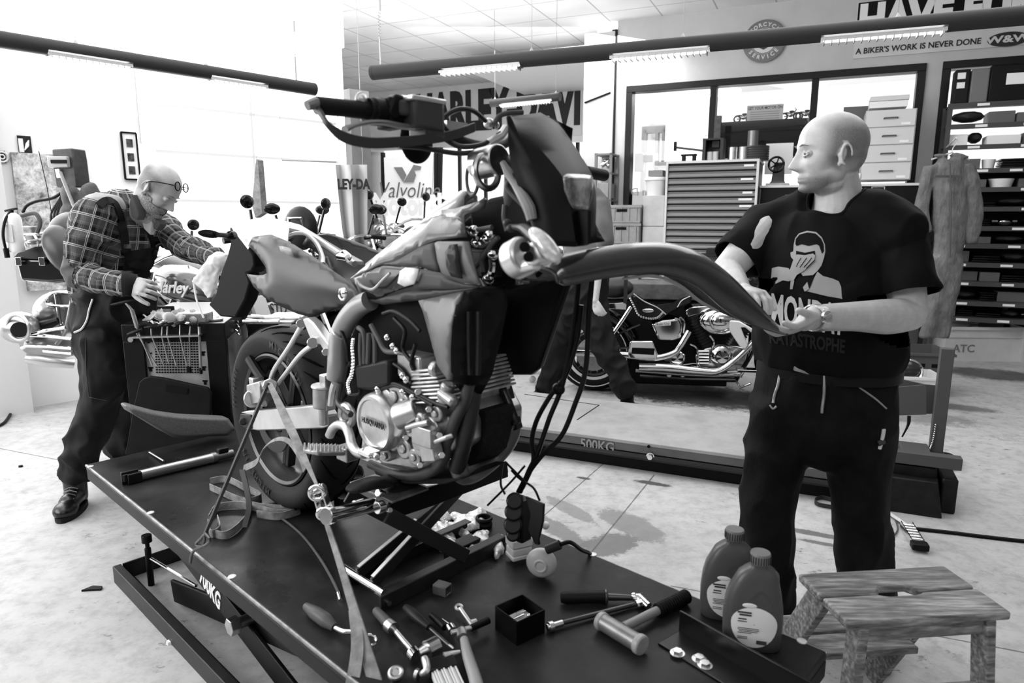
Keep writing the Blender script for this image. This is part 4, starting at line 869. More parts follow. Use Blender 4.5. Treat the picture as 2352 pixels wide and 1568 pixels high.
b=B(); b.cyl(dz(778,1362,.006),dz(783,1378,.006),.006); b.out('cable_tip',chrome,o)
b=B(); b.tube([dz(343,1038,.01),dz(376,1058,.01)],.0035,6); b.out('metal_rod',alu_b,label='thin bright metal rod lying by the far end of the lift',cat='rod')
# suspension tube
fk=thing('fork_leg','silver fork tube with dark clamp ends lying across the far end of the lift','fork leg',dz(400,1070,0))
a=dz(285,1100,.022); c=dz(535,1040,.022); dd=(c-a).normalized(); 
f_=lambda t: a+dd*((c-a).length*t)
b=B(); b.cyl(f_(.10),f_(.80),.021,seg=24); b.out('fork_tube',M('fork_silver',.45,.22,.9,noise_=(10,.2)),fk)
b=B(); b.cyl(f_(.80),f_(1.0),.017,seg=20); b.cyl(f_(.79),f_(.83),.023); b.out('fork_inner',M('fork_dark_silver',.2,.3,.8),fk,bevel=.001)
b=B(); b.box(f_(.05)+UP*.004,(.06,.012,.05),(dd,UP.cross(dd),UP)); b.box(f_(.08)+UP*.0,(.05,.045,.04),(dd,UP.cross(dd),UP)); b.cyl(f_(.01)-UP*.01,f_(.01)+UP*.02,.012); b.out('axle_clamp',M('clamp_black',.02,.35,.4),fk,bevel=.003)
b=B(); b.box(f_(.9)+UP*.024,(.04,.03,.022),(dd,UP.cross(dd),UP)); b.out('adjuster',M('clamp_black'),fk,bevel=.004)
# seat leaning at the far end
seat=[(290,934),(300,931),(330,940),(370,950),(420,957),(470,960),(530,962),(545,985),(530,1003),(480,1005),(430,1009),(400,1006),(370,990),(330,965),(300,948)]
b=B(); us=.16
r0=[KU(x,y,us) for x,y in seat]; cx,cy=np.mean(np.array(seat),0)
b.loft([[KU(cx+(x-cx)*.9,cy+(y-cy)*.85,us)-DU*.10 for x,y in seat],[p-DU*.075 for p in r0],[p-DU*.02 for p in r0],[KU(cx+(x-cx)*.92,cy+(y-cy)*.8,us)+DU*.0 for x,y in seat]])
sm=NG('seat_vinyl',.10,.45); co=sm.coord(); sm.color(sm.ramp(sm.noise(co,200,2),[(.3,.16),(.7,.24)])).bump(sm.noise(co,600,1),.3,.001)
b.out('spare_saddle',sm.mt,smooth=60,bevel=.008,seg=3,label='grey vinyl motorcycle seat resting on the far end of the lift before the tool cart',cat='seat')
# oil bottles
def bottle(px,py,label,yaw,s=1.):
    p=dz(px,py,0); root=thing('oil_bottle',label,'bottle',p,'grey oil bottles on the lift')
    X=V((math.cos(yaw),math.sin(yaw),0)); Y=V((-math.sin(yaw),math.cos(yaw),0))
    g_=M('bottle_grey',.115,.38,coat=.2)
    secs=[(.0,.058,.030,0),(.004,.062,.034,0),(.03,.065,.036,0),(.075,.066,.037,0),(.11,.063,.036,.0),(.14,.057,.033,.001),(.165,.048,.030,.004),(.18,.044,.027,.007),(.192,.032,.022,.008),(.198,.022,.020,.008),(.203,.019,.019,.008),(.210,.019,.019,.008)]
    b=B(); rings=[]
    for z,rx,ry,ox in secs:
        r=[]
        for k in range(32):
            a=2*math.pi*k/32; c_,s_=math.cos(a),math.sin(a); e=.62
            r.append(p+(X*((abs(c_)**e*(1 if c_>0 else -1))*rx+ox)+Y*((abs(s_)**e*(1 if s_>0 else -1))*ry)+UP*z)*s)
        rings.append(r)
    b.loft(rings); b.out('bottle_body',g_,root,smooth=60)
    b=B(); c0=p+X*.008*s; b.lathe([(.0215*s,.207*s),(.0225*s,.21*s),(.0225*s,.228*s),(.021*s,.232*s),(0,.232*s)],c0,seg=24,cap=False); cap=b.out('cap',M('cap_grey',.24,.4),root)
    b=B()
    for k in range(24):
        a=2*math.pi*k/24; b.box(c0+X*(math.cos(a)*.0227*s)+Y*(math.sin(a)*.0227*s)+UP*.218*s,(.002,.002,.018),(X*math.cos(a)+Y*math.sin(a),-X*math.sin(a)+Y*math.cos(a),UP))
    b.out('cap_ribs',M('cap_ribs',.06,.5),cap,smooth=0)
    # label: rounded drop on the front face
    b=B(); pts=[]
    for k in range(28):
        a=2*math.pi*k/28; x=.050*math.cos(a); z=.072+.058*math.sin(a)*(1.0 if math.sin(a)<0 else .72)
        pts.append((x,z))
    def front(x,z): 
        ry=float(np.interp(z,[q[0] for q in secs],[q[2] for q in secs])); rx=float(np.interp(z,[q[0] for q in secs],[q[1] for q in secs]))
        t=min(.999,abs(x)/rx)**(1/.62); return -(max(0,1-t*t))**(.31)*ry
    rows=[]
    for f in (1,.75,.5,.25,.02):
        rows.append([p+(X*(x*f)+Y*(front(x*f,.072+(z-.072)*f)-.0012)+UP*(.072+(z-.072)*f))*s for x,z in pts])
    b.loft(rows,cap=False); lb=b.out('label',M('label_white',.8,.5),root,smooth=60)
    rows=[]; pts2=[(x*.62+.012,.118+z_) for x,z_ in ((-.045,.002),(-.03,-.004),(.035,-.009),(.045,-.008),(.03,.012),(.012,.030),(0,.034),(-.014,.030),(-.035,.014))]
    for f in (1,.5,.02): rows.append([p+(X*(.006+(x-.006)*f)+Y*(front(x,z)-.001)+UP*(.125+(z-.125)*f))*s for x,z in pts2])
    b=B(); b.loft(rows,cap=False); b.out('label_top',M('label_mid_grey',.12,.45),lb,smooth=60)
    b=B()
    for (x,z,w,h) in [(-.022,.100,.030,.004),(-.020,.094,.026,.004),(-.026,.084,.018,.003),(-.026,.078,.020,.002),(-.012,.062,.046,.0014),(-.012,.058,.046,.0014),(-.012,.054,.040,.0014),(-.02,.050,.03,.0014),(-.024,.040,.022,.0014),(-.024,.036,.022,.0014),(.018,.030,.022,.009)]:
        b.box(p+(X*x+Y*(front(x,z)-.0022)+UP*z)*s,(w*s,.0006,h*s),(X,Y,UP))
    b.out('label_print',M('print_grey',.10,.6),lb,smooth=0)
    b=B(); b.ball(p+(X*(-.012)+Y*(front(-.012,.117)-.0015)+UP*.117)*s,(.016*s,.0015*s,.006*s),ax=(X,Y,UP)); b.out('label_badge',M('label_white'),lb)
    return root
bottle(1724,1478,'grey oil bottle with a round white label, the nearer one by the wooden stool',math.radians(-14),1.02)
bottle(1668,1412,'grey oil bottle with a round white label, half hidden behind the nearer bottle',math.radians(-16),1.02)
# hammer
hm_=thing('hammer','grey soft-faced hammer with ribbed black grip lying on the lift','hammer',dz(1450,1430))
a=dz(1385,1428,.024); c=dz(1468,1478,.024); dd=(c-a).normalized()
b=B(); b.cyl(a,c,.021,seg=24); b.out('hammer_head',M('hammer_grey',.22,.38,.5,noise_=(20,.2)),hm_,bevel=.003)
b=B(); b.cyl(a-dd*.012,a+dd*.004,.023,seg=24); b.cyl(c-dd*.006,c+dd*.012,.024,seg=24); outs(b,'striking_face',M('face_grey',.4,.45,noise_=(20,.2)),hm_,bevel=.004)
h0=dz(1432,1440,.024); h1=dz(1510,1402,.02); h2=dz(1578,1368,.02)
b=B(); b.tube([h0,h1],.0115,14); b.out('handle',M('handle_fibre',.3,.35),hm_)
b=B(); b.tube([h1,h2],.0165,16); 
dh=(h2-h1)
for i in range(14): b.torus(h1+dh*((i+.5)/14),dh,.0165,.0025,seg=20,rs=6)
b.out('grip',M('grip_black',.014,.5),hm_)
# breaker bar, socket extension
br=thing('flex_head_ratchet','black handled flex-head ratchet with chrome head, lying beyond the hammer','ratchet',dz(1380,1360))
b=B(); b.tube([dz(1292,1372,.018),dz(1300,1372,.018),dz(1340,1371,.019),dz(1392,1370,.018)],[.014,.0165,.0165,.0165],16); b.torus(dz(1291,1372,.018),dz(1300,1372,.018)-dz(1291,1372,.018),.010,.004); b.out('grip',M('grip_black'),br)
b=B(); b.torus(dz(1392,1370,.018),dz(1400,1370,.018)-dz(1392,1370,.018),.0165,.004); b.tube([dz(1395,1370,.018),dz(1455,1372,.015)],[.010,.0075],12); b.out('shank',M('shank_dark',.08,.3,.8),br)
b=B(); b.tube([dz(1452,1370,.02),dz(1468,1372,.018),dz(1490,1392,.012)],[.009,.012,.010],12); b.ball(dz(1456,1368,.022),.009); b.out('ratchet_head',chrome,br)
ex=thing('socket_extension','long dark socket extension bar with chrome ends between box and hammer','extension bar',dz(1360,1410))
b=B(); b.tube([dz(1290,1430,.012),dz(1462,1386,.010)],.0065,12); b.out('bar',M('shank_dark'),ex)
b=B(); b.cyl(dz(1256,1441,.012),dz(1292,1430,.012),.0085); b.cyl(dz(1260,1440,.012),dz(1270,1437,.012),.013); b.out('drive_end',chrome,ex,bevel=.001)
b=B(); b.cyl(dz(1460,1388,.012),dz(1484,1382,.012),.012,seg=8); b.out('socket_end',chrome,ex,bevel=.001)
# black open box with small parts
bx=thing('parts_box','small black open-topped box holding metal bits near the hammer','box',dz(1195,1470))
c0=dz(1192,1482,0); ang=math.radians(38); X=V((math.cos(ang),math.sin(ang),0)); Y=V((-math.sin(ang),math.cos(ang),0))
c0=dz(1192,1485)+X*0+Y*0; cen=dz(1194,1448)
b=B(); w=.085; hgt=.062
for s_,A_,B_ in ((1,X,Y),(-1,X,Y),(1,Y,X),(-1,Y,X)): b.box(cen+A_*(s_*w/2)+UP*hgt/2,(.003,w,hgt),(A_,B_,UP))
b.box(cen+UP*.002,(w,w,.004),(X,Y,UP)); b.out('box_shell',M('box_black',.006,.45),bx)
b=B(); b.box(cen+UP*.032,(w*.72,w*.6,.004),(X,Y,UP)); b.out('paper_liner',M('liner_pale',.55,.7),bx)
b=B(); b.cyl(cen+UP*.038-X*.02,cen+UP*.038+X*.012,.004); b.cyl(cen+UP*.037+Y*.015,cen+UP*.037+Y*.01+X*.025,.004); b.ball(cen+UP*.038+X*.02-Y*.01,.006); outs(b,'metal_bit',chrome,bx)
# square steel offcut
b=B(); cen=dz(1016,1362); ang=math.radians(-28); X=V((math.cos(ang),math.sin(ang),0)); Y=V((-math.sin(ang),math.cos(ang),0))
for zz in (.002,.026): b.box(cen+UP*zz,(.042,.030,.004),(X,Y,UP))
for s_ in (-1,1): b.box(cen+UP*.014+Y*s_*.014,(.042,.004,.024),(X,Y,UP))
b.out('steel_tube_offcut',M('offcut_grey',.16,.4,.3),bevel=.001,label='short square steel tube offcut lying beside the scissor jack base',cat='tube offcut')
# screwdrivers, ratchet, t-handle
def stick(name,label,cat,pieces,group=None):
    """pieces: (partname, [(px,py,h)...], radii, mat)"""
    root=thing(name,label,cat,dz(pieces[0][1][0][0],pieces[0][1][0][1]),group)
    for nm,pts,r,mt in pieces:
        b=B(); b.tube([dz(*q) for q in pts],r,14,n=4 if len(pts)>2 else 0); b.out(nm,mt,root,smooth=50)
    return root
stick('screwdriver','black handled screwdriver pointing toward the camera near the jack','screwdriver',[('handle',[(932,1395,.02),(955,1415,.02),(985,1440,.016)],[.010,.014,.013,.008],M('handle_dark',.035,.4)),('shaft',[(985,1440,.014),(1032,1482,.008)],.0045,M('shank_dark')),('tip',[(1032,1482,.008),(1042,1490,.006)],[.0045,.003],chrome)])
stick('pliers','dark handled pliers with chrome jaws near the t-handle wrench','pliers',[('handle',[(992,1412,.016),(1010,1428,.016),(1022,1440,.016)],[.009,.010,.009],black),('jaw',[(1015,1425,.02),(1038,1444,.016)],[.006,.008],chrome),('pivot',[(1034,1440,.02),(1040,1450,.02)],.012,chrome)])
stick('combination_spanner','small chrome ring spanner lying in front of the black parts box','spanner',[('shaft',[(1057,1396,.02),(1068,1412,.014),(1084,1435,.012)],.005,alu_b),('jaw',[(1082,1432,.014),(1094,1428,.014)],.009,alu_b)])
b=B(); b.torus(dz(1054,1394,.02),V((0,-.3,1)),.008,.0035); b.out('spanner_ring',alu_b,label='chrome ring end standing off the small spanner near the parts box',cat='spanner')
stick('t_handle_wrench','t-handle wrench with pale taped shaft at the bottom edge of the picture','wrench',[('crossbar',[(1036,1452,.03),(1060,1446,.03),(1085,1440,.03)],.0055,alu_b),('grip',[(1082,1442,.03),(1122,1424,.028)],[.008,.009],black),('shaft',[(1060,1448,.03),(1063,1465,.03)],[.012,.014],steel),('sleeve',[(1066,1468,.03),(1076,1510,.028),(1092,1560,.025),(1100,1600,.022)],[.010,.013,.014,.017],M('sleeve_pale',.36,.45))])
stick('ratchet_wrench','chrome ratchet with a large socket fitted, at the lower left of the tools','ratchet',[('handle',[(864,1402,.018),(885,1424,.018),(900,1440,.018)],[.011,.013,.013],M('handle_grey',.14,.35)),('collar',[(892,1434,.02),(904,1444,.02)],.016,steel),('shaft',[(905,1445,.018),(930,1475,.018),(952,1500,.02)],.007,chrome),('ratchet_head',[(948,1498,.02),(958,1508,.02)],.016,chrome),('drive',[(962,1500,.024),(982,1490,.026)],[.010,.015],steel),('socket',[(980,1492,.028),(1004,1480,.028)],.021,M('socket_steel',.6,.22,1.))])
stick('curved_ratchet','ratchet with long grey oval handle and bent chrome neck, left of the strap','ratchet',[('handle',[(703,1392,.02),(725,1408,.022),(748,1424,.022),(768,1440,.018)],[.010,.017,.018,.010],M('handle_grey')),('neck',[(768,1440,.018),(790,1450,.02),(815,1452,.022),(840,1462,.018)],[.006,.007,.007,.007],chrome)])
b=B(); b.torus(dz(850,1470,.02),V((.4,-.3,1)),.014,.004); b.out('ratchet_ring',chrome,label='chrome ring head beside the curved grey ratchet',cat='ring')
b=B(); b.torus(dz(909,1545,.02),V((0,-.35,1)),.013,.0055,seg=24); b.cyl(dz(909,1555,.0),dz(909,1548,.018),.012); b.out('socket',steel,label='upright chrome socket at the bottom left of the tool heap',cat='socket')
stick('ring_spanner','offset ring spanner beside the upright socket','spanner',[('shaft',[(966,1548,.02),(980,1538,.03),(978,1520,.035),(975,1512,.035)],[.006,.008,.009,.008],alu_b),('ring',[(955,1548,.018),(962,1550,.018)],.013,steel)])
br=stick('wire_brush','flat brush with pale bristles at the bottom edge of the picture','brush',[('handle',[(1020,1506,.03),(1040,1500,.03),(1056,1496,.028)],[.008,.006,.004],alu_b)])
b=B(); c0=dz(1015,1530,.022); d1=(dz(1045,1600,.02)-c0).normalized(); sd=UP.cross(d1); b.box(c0-d1*.004,(.04,.062,.02),(d1,sd,UP)); b.out('ferrule',M('clamp_black'),br,bevel=.002)
b=B()
for i in range(11): b.box(c0+d1*.07+sd*(i-5)*.0052+UP*((i*7)%3-1)*.002,(.11,.0036,.012),(d1,sd,UP))
b.out('bristles',M('bristle_pale',.7,.6),br)
# plastic bag, rubber sleeve, tray box, fluid pump, hose end
bb=B(); rr=random.Random(5)
for i in range(16):
    x=1010+rr.random()*140; y=1175+rr.random()*90
    bb.ball(dz(x,y,.012),(.045+.03*rr.random(),.035,.014+.012*rr.random()),ax=(V((rr.random()-.5,rr.random()-.5,0)),V((0,0,1)).cross(V((1,.3,0))),UP),seg=10,rn=6)
me=blob(bb,.005,2); me=displace(me,lambda p,n: .006*(noise.noise(V(p)*38)+.6*noise.noise(V(p)*90)))
link('plastic_bag',me,M('bag_plastic',.85,.12,0,coat=1.,noise_=(40,.5)),label='crumpled clear plastic bag of small parts behind the scissor jack',cat='bag',smooth=70)
b=B(); p=dz(1112,1210,0); b.lathe([(.026,0),(.028,.012),(.024,.02),(.029,.03),(.027,.036),(.021,.036),(.019,.0)],p,seg=28,cap=False); b.out('rubber_sleeve',black,label='black ribbed rubber sleeve standing on the plastic bag',cat='sleeve')
b=B(); p=dz(1062,1268,0); ax=(DV,DU,UP); b.box(p+UP*.018,(.11,.05,.036),ax); b.out('parts_case',M('case_dark',.03,.3,noise_=(30,.5)),bevel=.003,label='small dark case half hidden behind the jack arm',cat='case')
pu=thing('fluid_reservoir','white plastic fluid reservoir with round pale pump standing at the lift edge','reservoir',dz(1195,1290))
b=B(); p=dz(1192,1285,0); X=V((.9,.43,0)).normalized(); Y=V((-.43,.9,0)).normalized(); b.box(p+UP*.035,(.062,.05,.022),(X,Y,UP)); b.box(p+UP*.062,(.066,.054,.026),(X,Y,UP)); b.box(p+UP*.018,(.066,.054,.014),(X,Y,UP)); b.cyl(p+UP*.074-X*.012,p+UP*.084-X*.012,.012); b.cyl(p+UP*.074+X*.018,p+UP*.09+X*.018,.010); b.out('pump_block',M('plastic_white',.72,.4),pu,bevel=.004)
b=B(); q=dz(1244,1292,.045); b.ball(q,(.044,.022,.044),ax=(V((1,-.25,0)),V((.25,1,0)),UP),seg=24,rn=14); b.torus(q-V((.25,1,0)).normalized()*.02,V((.25,1,0)),.016,.004); b.out('round_chamber',M('plastic_milky',.5,.35),pu)
b=B(); b.box(p+X*.06+Y*.03+UP*.10,(.05,.04,.09),(X,Y,UP)); b.ball(p+X*.10+Y*.02+UP*.08,.012); b.out('filler_neck',M('plastic_white'),pu,bevel=.012)
hp=thing('rubber_hose_end','black rubber hose hanging over the right edge of the lift','hose',dz(1290,1230,.0))
b=B(); q0=dz(1256,1262,.10); q1=dz(1286,1250,.12); b.cyl(q0,q1,.013); b.out('hose_sleeve',M('sleeve_dark',.06,.45),hp)
b=B(); b.tube([q1,q1+V((.03,.02,-.004)),dz(1335,1262,.055),dz(1350,1268,.02),dz(1356,1272,.0)],.006,10,n=5); b.out('hose',black,hp)
# things at the lift's right: wooden step stool
zs=.50
ctr=(onz(1832,1316,zs)+onz(2178,1296,zs)+onz(2302,1404,zs)+onz(1960,1435,zs))/4
stl=thing('step_stool','worn wooden step stool with a hand slot in its top, at the lower right','stool',V((ctr.x,ctr.y,0)))
SX=V((.994,.105,0)).normalized(); SY=V((-.105,.994,0)).normalized()
def SP(x,y,z): return V((ctr.x,ctr.y,0))+SX*x+SY*y+UP*z
def slat(pl,mat=WOOD.mt,name='top_plank',z0=.478,z1=.50):
    b=B(); b.prism([SP(x,y,z0) for x,y in pl],UP*(z1-z0)); return b.out(name,mat,stl,bevel=.006)
w=.212
slat([(-w,.004),(-.06,.004),(-.05,.012),(-.035,.03),(.035,.03),(.05,.012),(.06,.004),(w,.004),(w,.115),(-w,.115)])
slat([(-w,-.115),(w,-.115),(w,-.004),(.06,-.004),(.05,-.010),(.035,-.014),(-.035,-.014),(-.05,-.010),(-.06,-.004),(-w,-.004)])
def board(p,q,wd,th,name='leg'):
    b=B(); d=q-p; b.box((p+q)/2,(th,wd,d.length),(SX,d.cross(SX),d)); return b.out(name,WOOD.mt,stl,bevel=.004)
for s_ in (-1,1):
    board(SP(s_*.165,-.085,.478),SP(s_*.195,-.115,.0),.055,.025)
    board(SP(s_*.168,.06,.478),SP(s_*.185,.33,.0),.075,.022)
    board(SP(s_*.165,-.09,.462),SP(s_*.165,.09,.462),.03,.022,'side_rail')
b=B(); b.box(SP(0,-.095,.26),(.36,.02,.075),(SX,SY,UP)); b.out('cross_rail',WOOD.mt,stl,bevel=.003)
b=B(); b.box(SP(0,-.09,.455),(.33,.02,.04),(SX,SY,UP)); b.out('cross_rail',WOOD.mt,stl,bevel=.003)
for y0 in (.14,.245):
    b=B(); b.box(SP(0,y0+.02,.24),(.335,.09,.02),(SX,SY,UP)); b.out('step_plank',WOOD.mt,stl,bevel=.003)
b=B(); b.box(SP(0,.31,.20),(.335,.02,.05),(SX,SY,UP)); b.out('cross_rail',WOOD.mt,stl,bevel=.003)
# ---------- light rows, signs ----------
tube_m=M('lamp_tube_dark',.06,.5); lit=M('fluorescent_light',1,.5,emit=9.); louv=M('louvre_grey',.5,.4,.3)
LZ=2.42
def lamp_row(name,label,A_,B_,lit_segs,r=.047,hang=(),z=LZ,mat=None):
    a=onz(*A_,z); c=onz(*B_,z); d=(c-a); L=d.length; dn=d.normalized(); sd=UP.cross(dn).normalized()
    root=thing(name,label,'lamp',a.lerp(c,.5),'suspended tube lamps')
    def T(x): # parameter of the point whose picture column is x
        lo,hi=0.,1.
        for _ in range(40):
            m=(lo+hi)/2; p=a.lerp(c,m)-CAM; px=PXC+F*p.x/(p.y*math.cos(PT)-p.z*math.sin(PT))
            if px<x: lo=m
            else: hi=m
        return lo*L
    f=lambda t: a+dn*t
    segs=[(T(x0),T(x1)) for x0,x1 in lit_segs]
    b=B(); cur=0.; 
    def half(t0,t1):
        rings=[]
        for t in (t0,t1):
            rings.append([f(t)+sd*(r*math.cos(th))+UP*(r*math.sin(th)) for th in np.linspace(-.45,math.pi+.45,18)])
        b.loft(rings,closed=True)
    for t0,t1 in segs:
        b.cyl(f(cur),f(t0),r,seg=24); half(t0,t1); cur=t1
    b.cyl(f(cur),f(L),r,seg=24); b.cyl(f(-.01),f(.012),r*1.02,seg=24); b.cyl(f(L-.012),f(L+.01),r*1.02,seg=24)
    b.out('lamp_body',mat or tube_m,root)
    for t0,t1 in segs:
        b=B(); b.box(f((t0+t1)/2)-UP*r*.72,(t1-t0-.03,.045,.012),(dn,sd,UP)); b.out('fluorescent_tube',lit,root)
        b=B(); n=int((t1-t0)/.035)
        for i in range(n): b.box(f(t0+(t1-t0)*(i+.5)/n)-UP*r*.98,(.006,.07,.030),(dn,sd,UP))
        for s_ in (-1,1): b.box(f((t0+t1)/2)-UP*r*.80+sd*s_*.032,(t1-t0,.003,.018),(dn,sd,UP))
        b.out('louvre',louv,root,smooth=0)
    for t,spring in hang:
        p=f(T(t)); b=B()
        if spring:
            pts=[p+UP*(r+.16+k*.004)+V((math.cos(k*1.2)*.009,math.sin(k*1.2)*.009,0)) for k in range(45)]
            b.tube(pts,.0025,5); b.cyl(p+UP*r,p+UP*(r+.17),.006); b.cyl(p+UP*(r+.34),p+UP*(r+.42),.014); b.tube([p+UP*(r+.4),V((p.x,p.y,CEIL))],.0015,5)
        else: b.tube([p+UP*r,V((p.x,p.y,CEIL))],.002,5); b.cyl(p+UP*r*.8,p+UP*(r+.02),.018,.003)
        b.out('suspension',M('suspension_grey',.35,.4,.4),root)
    return root
lamp_row('tube_lamp_row','long dark suspended tube lamp row crossing the upper right of the hall',(858,167),(2400,31),[(1012,1198),(1403,1632),(1886,2176)],hang=[(875,True),(1221,False),(1568,False),(2060,False)])
lamp_row('tube_lamp_row','long dark suspended tube lamp row at the upper left before the sectional door',(-60,81),(720,205),[(105,300),(480,610)],hang=[(176,False),(474,False),(681,True)])
# small lamp hanging before the far banner
lamp_row('tube_lamp','short grey suspended tube lamp in front of the big letter banner',(1130,237),(1284,222),[(1150,1270)],r=.045,z=2.75,hang=[(1137,False),(1277,False)],mat=M('lamp_tube_mid',.06,.5))
# round sign and banner on the right wall
def wrp(x,y,off): return onpl(x,y,WQ+Wn*off,Wn)
sg=thing('round_sign','round grey wall sign with ring lettering above the office window','sign',wrp(1755,95,.02))
c=wrp(1755,95,.03); R_=(wrp(1755,47,.03)-c).length*1.02
sgm=M('sign_grey',.13,.5); sgl=M('sign_light',.55,.5)
b=B(); b.lathe([(0,0),(R_,0),(R_,.012),(0,.012)],c,Wn,seg=48,cap=False); b.out('sign_disc',sgl,sg)
b=B(); b.torus(c+Wn*.012,Wn,R_*.97,R_*.035,seg=48,flat=.3); b.lathe([(R_*.62,.0),(R_*.93,.0),(R_*.93,.016),(R_*.62,.016),(R_*.62,0)],c,Wn,seg=48,cap=False); b.torus(c+Wn*.014,Wn,R_*.58,R_*.02,seg=40,flat=.3); b.out('sign_rings',M('sign_ring',.20,.5),sg)
def arc_text(s,c,R_,size,top,parent,mat,off=.018):
    n=len(s); bm=bmesh.new()
    for i,ch in enumerate(s):
        if ch==' ': continue
        k=(i-(n-1)/2)*size*.88/R_
        a=(math.pi/2-k) if top else (-math.pi/2+k)
        rd=We*math.cos(a)+UP*math.sin(a); up=rd if top else -rd; rt=up.cross(Wn)
        me=textmesh(ch,size,frame(c+rd*R_+Wn*off,rt,up),ext=.001,bold=.002); bm.from_mesh(me)
    me=bpy.data.meshes.new('lettering'); bm.to_mesh(me); bm.free(); return link('lettering',me,mat,parent,smooth=0)
arc_text('MOTORCYCLES',c,R_*.77,R_*.25,True,sg,sgl); arc_text('SERVICE',c,R_*.77,R_*.26,False,sg,sgl)
b=B(); b.prism([c+We*x*R_+UP*y*R_+Wn*.012 for x,y in ((-.42,.22),(.42,.22),(.46,.0),(.30,-.25),(.0,-.40),(-.30,-.25),(-.46,0))],Wn*.006); b.out('shield',M('shield_dark',.08,.5),sg)
link('shield_lettering',textmesh('CYCLES',R_*.26,frame(c+Wn*.02-UP*R_*.02,We,UP),ext=.001,bold=.002),sgl,sg,smooth=0)
bnr=thing('wall_banner','wide banner with white block capitals and a biker slogan on the right wall','banner',wrp(2150,70,.02))
p00=wrp(1959,135,.015); p10=wrp(2500,107,.015); z0=p00.z; ztop=wrp(1964,5,.015).z; zm=wrp(1962,94,.015).z
sA=(p00-WQ).dot(We); sB=sA+1.75
b=B(); wbox(b,sA,sB,z0,ztop,.004,.014); b.out('banner_cloth',M('banner_pale',.52,.7,noise_=(2,.08)),bnr,smooth=0)
b=B(); wbox(b,sA+.01,sB,zm,ztop-.012,.014,.017); b.out('black_field',M('banner_black',.012,.6),bnr,smooth=0)
def fit_text(s,s0,s1,z0,z1,off,mat,parent,bold=.03,shear=0,name='lettering'):
    me=textmesh(s,1.,Matrix.Identity(4),ext=.0012,bold=bold,align='LEFT',shear=shear)
    xs=[v.co.x for v in me.vertices]; ys=[v.co.y for v in me.vertices]; a,c_=min(xs),max(xs); e,f_=min(ys),max(ys)
    for v in me.vertices: v.co=WR(s0+(v.co.x-a)/(c_-a)*(s1-s0),z0+(v.co.y-e)/(f_-e)*(z1-z0),off)+Wn*v.co.z
    return link(name,me,mat,parent,smooth=0)
fit_text('HAVE FUN',sA+.03,(wrp(2395,20,.02)-WQ).dot(We),zm+.012,ztop-.025,.019,M('banner_white',.75,.6),bnr,bold=.06)
s_a=(wrp(1965,120,.02)-WQ).dot(We); s_b=(wrp(2254,92,.02)-WQ).dot(We); zt_=wrp(2100,112,.02).z
fit_text("A BIKER'S WORK IS NEVER DONE",s_a,s_b,wrp(2000,122,.02).z,wrp(2000,108,.02).z,.018,M('print_dark',.05,.6),bnr,bold=.02)
q=wrp(2315,90,.02); b=B(); b.lathe([(0,0),(.085,.0),(.085,.004),(0,.004)],V((0,0,0)),Wn,seg=32,cap=False)
me=b.mesh('logo'); 
for v in me.vertices: v.co=q+We*(v.co.dot(We)*2.0)+UP*v.co.z*.8+Wn*v.co.dot(Wn)
lg=link('logo_oval',me,M('logo_dark',.06,.5),bnr,smooth=0)
link('lettering',textmesh('W&W',.09,frame(q+Wn*.006,We,UP),ext=.001,bold=.003,sx=1.5),M('banner_pale'),bnr,smooth=0)
# ---------- furniture along the right wall ----------
def wpx(x,y,o): p=wrp(x,y,o)-WQ; return p.dot(We),p.z
def cabinet_box(bb,s0,s1,z0,z1,o0,o1): return wbox(bb,s0,s1,z0,z1,o0,o1)
oF=.75
s0,zt=wpx(1533,372,oF); s1,_=wpx(1742,366,oF)
dc=thing('plan_chest','tall chest of many thin ribbed drawers with a pale rim, below the office window','cabinet',WR((s0+s1)/2,0,oF-.3))
z0=.55; 
b=B(); cabinet_box(b,s0,s1,0,zt-.02,.1,oF-.03); b.out('chest_body',M('chest_gap_shade',.05,.5),dc,smooth=0)  # body coloured dark to give the shadow in the gaps between drawers
b=B(); cabinet_box(b,s0-.012,s1+.012,zt-.02,zt+.005,.08,oF+.01); cabinet_box(b,s0-.012,s0+.012,0,zt-.02,oF-.03,oF+.01); cabinet_box(b,s1-.012,s1+.012,0,zt-.02,oF-.03,oF+.01); b.out('rim',M('rim_light',.62,.5),dc,smooth=0)
n=26; hz=(zt-.02-z0+.35)/n
dm=M('drawer_grey',.32,.45)
for i in range(n+6):
    zc=zt-.035-hz*(i+.5)
    if zc<.06: break
    b=B(); cs=[(oF-.03,-.40),(oF+.002,-.40),(oF+.006,-.28),(oF-.012,-.12),(oF-.018,.10),(oF-.004,.30),(oF-.006,.34),(oF-.03,.34)]
    b.loft([[WR(s,zc+q*hz,o) for o,q in cs] for s in (s0+.015,s1-.015)]); d=b.out('drawer',dm,dc,smooth=50)
    if i%2==0 or i%5==0:
        b=B(); wl=.10+.05*((i*7)%4)/4; cabinet_box(b,s1-.04-wl,s1-.04,zc-hz*.02,zc+hz*.30,oF-.018,oF-.004); b.out('drawer_label',paper,d,smooth=0)
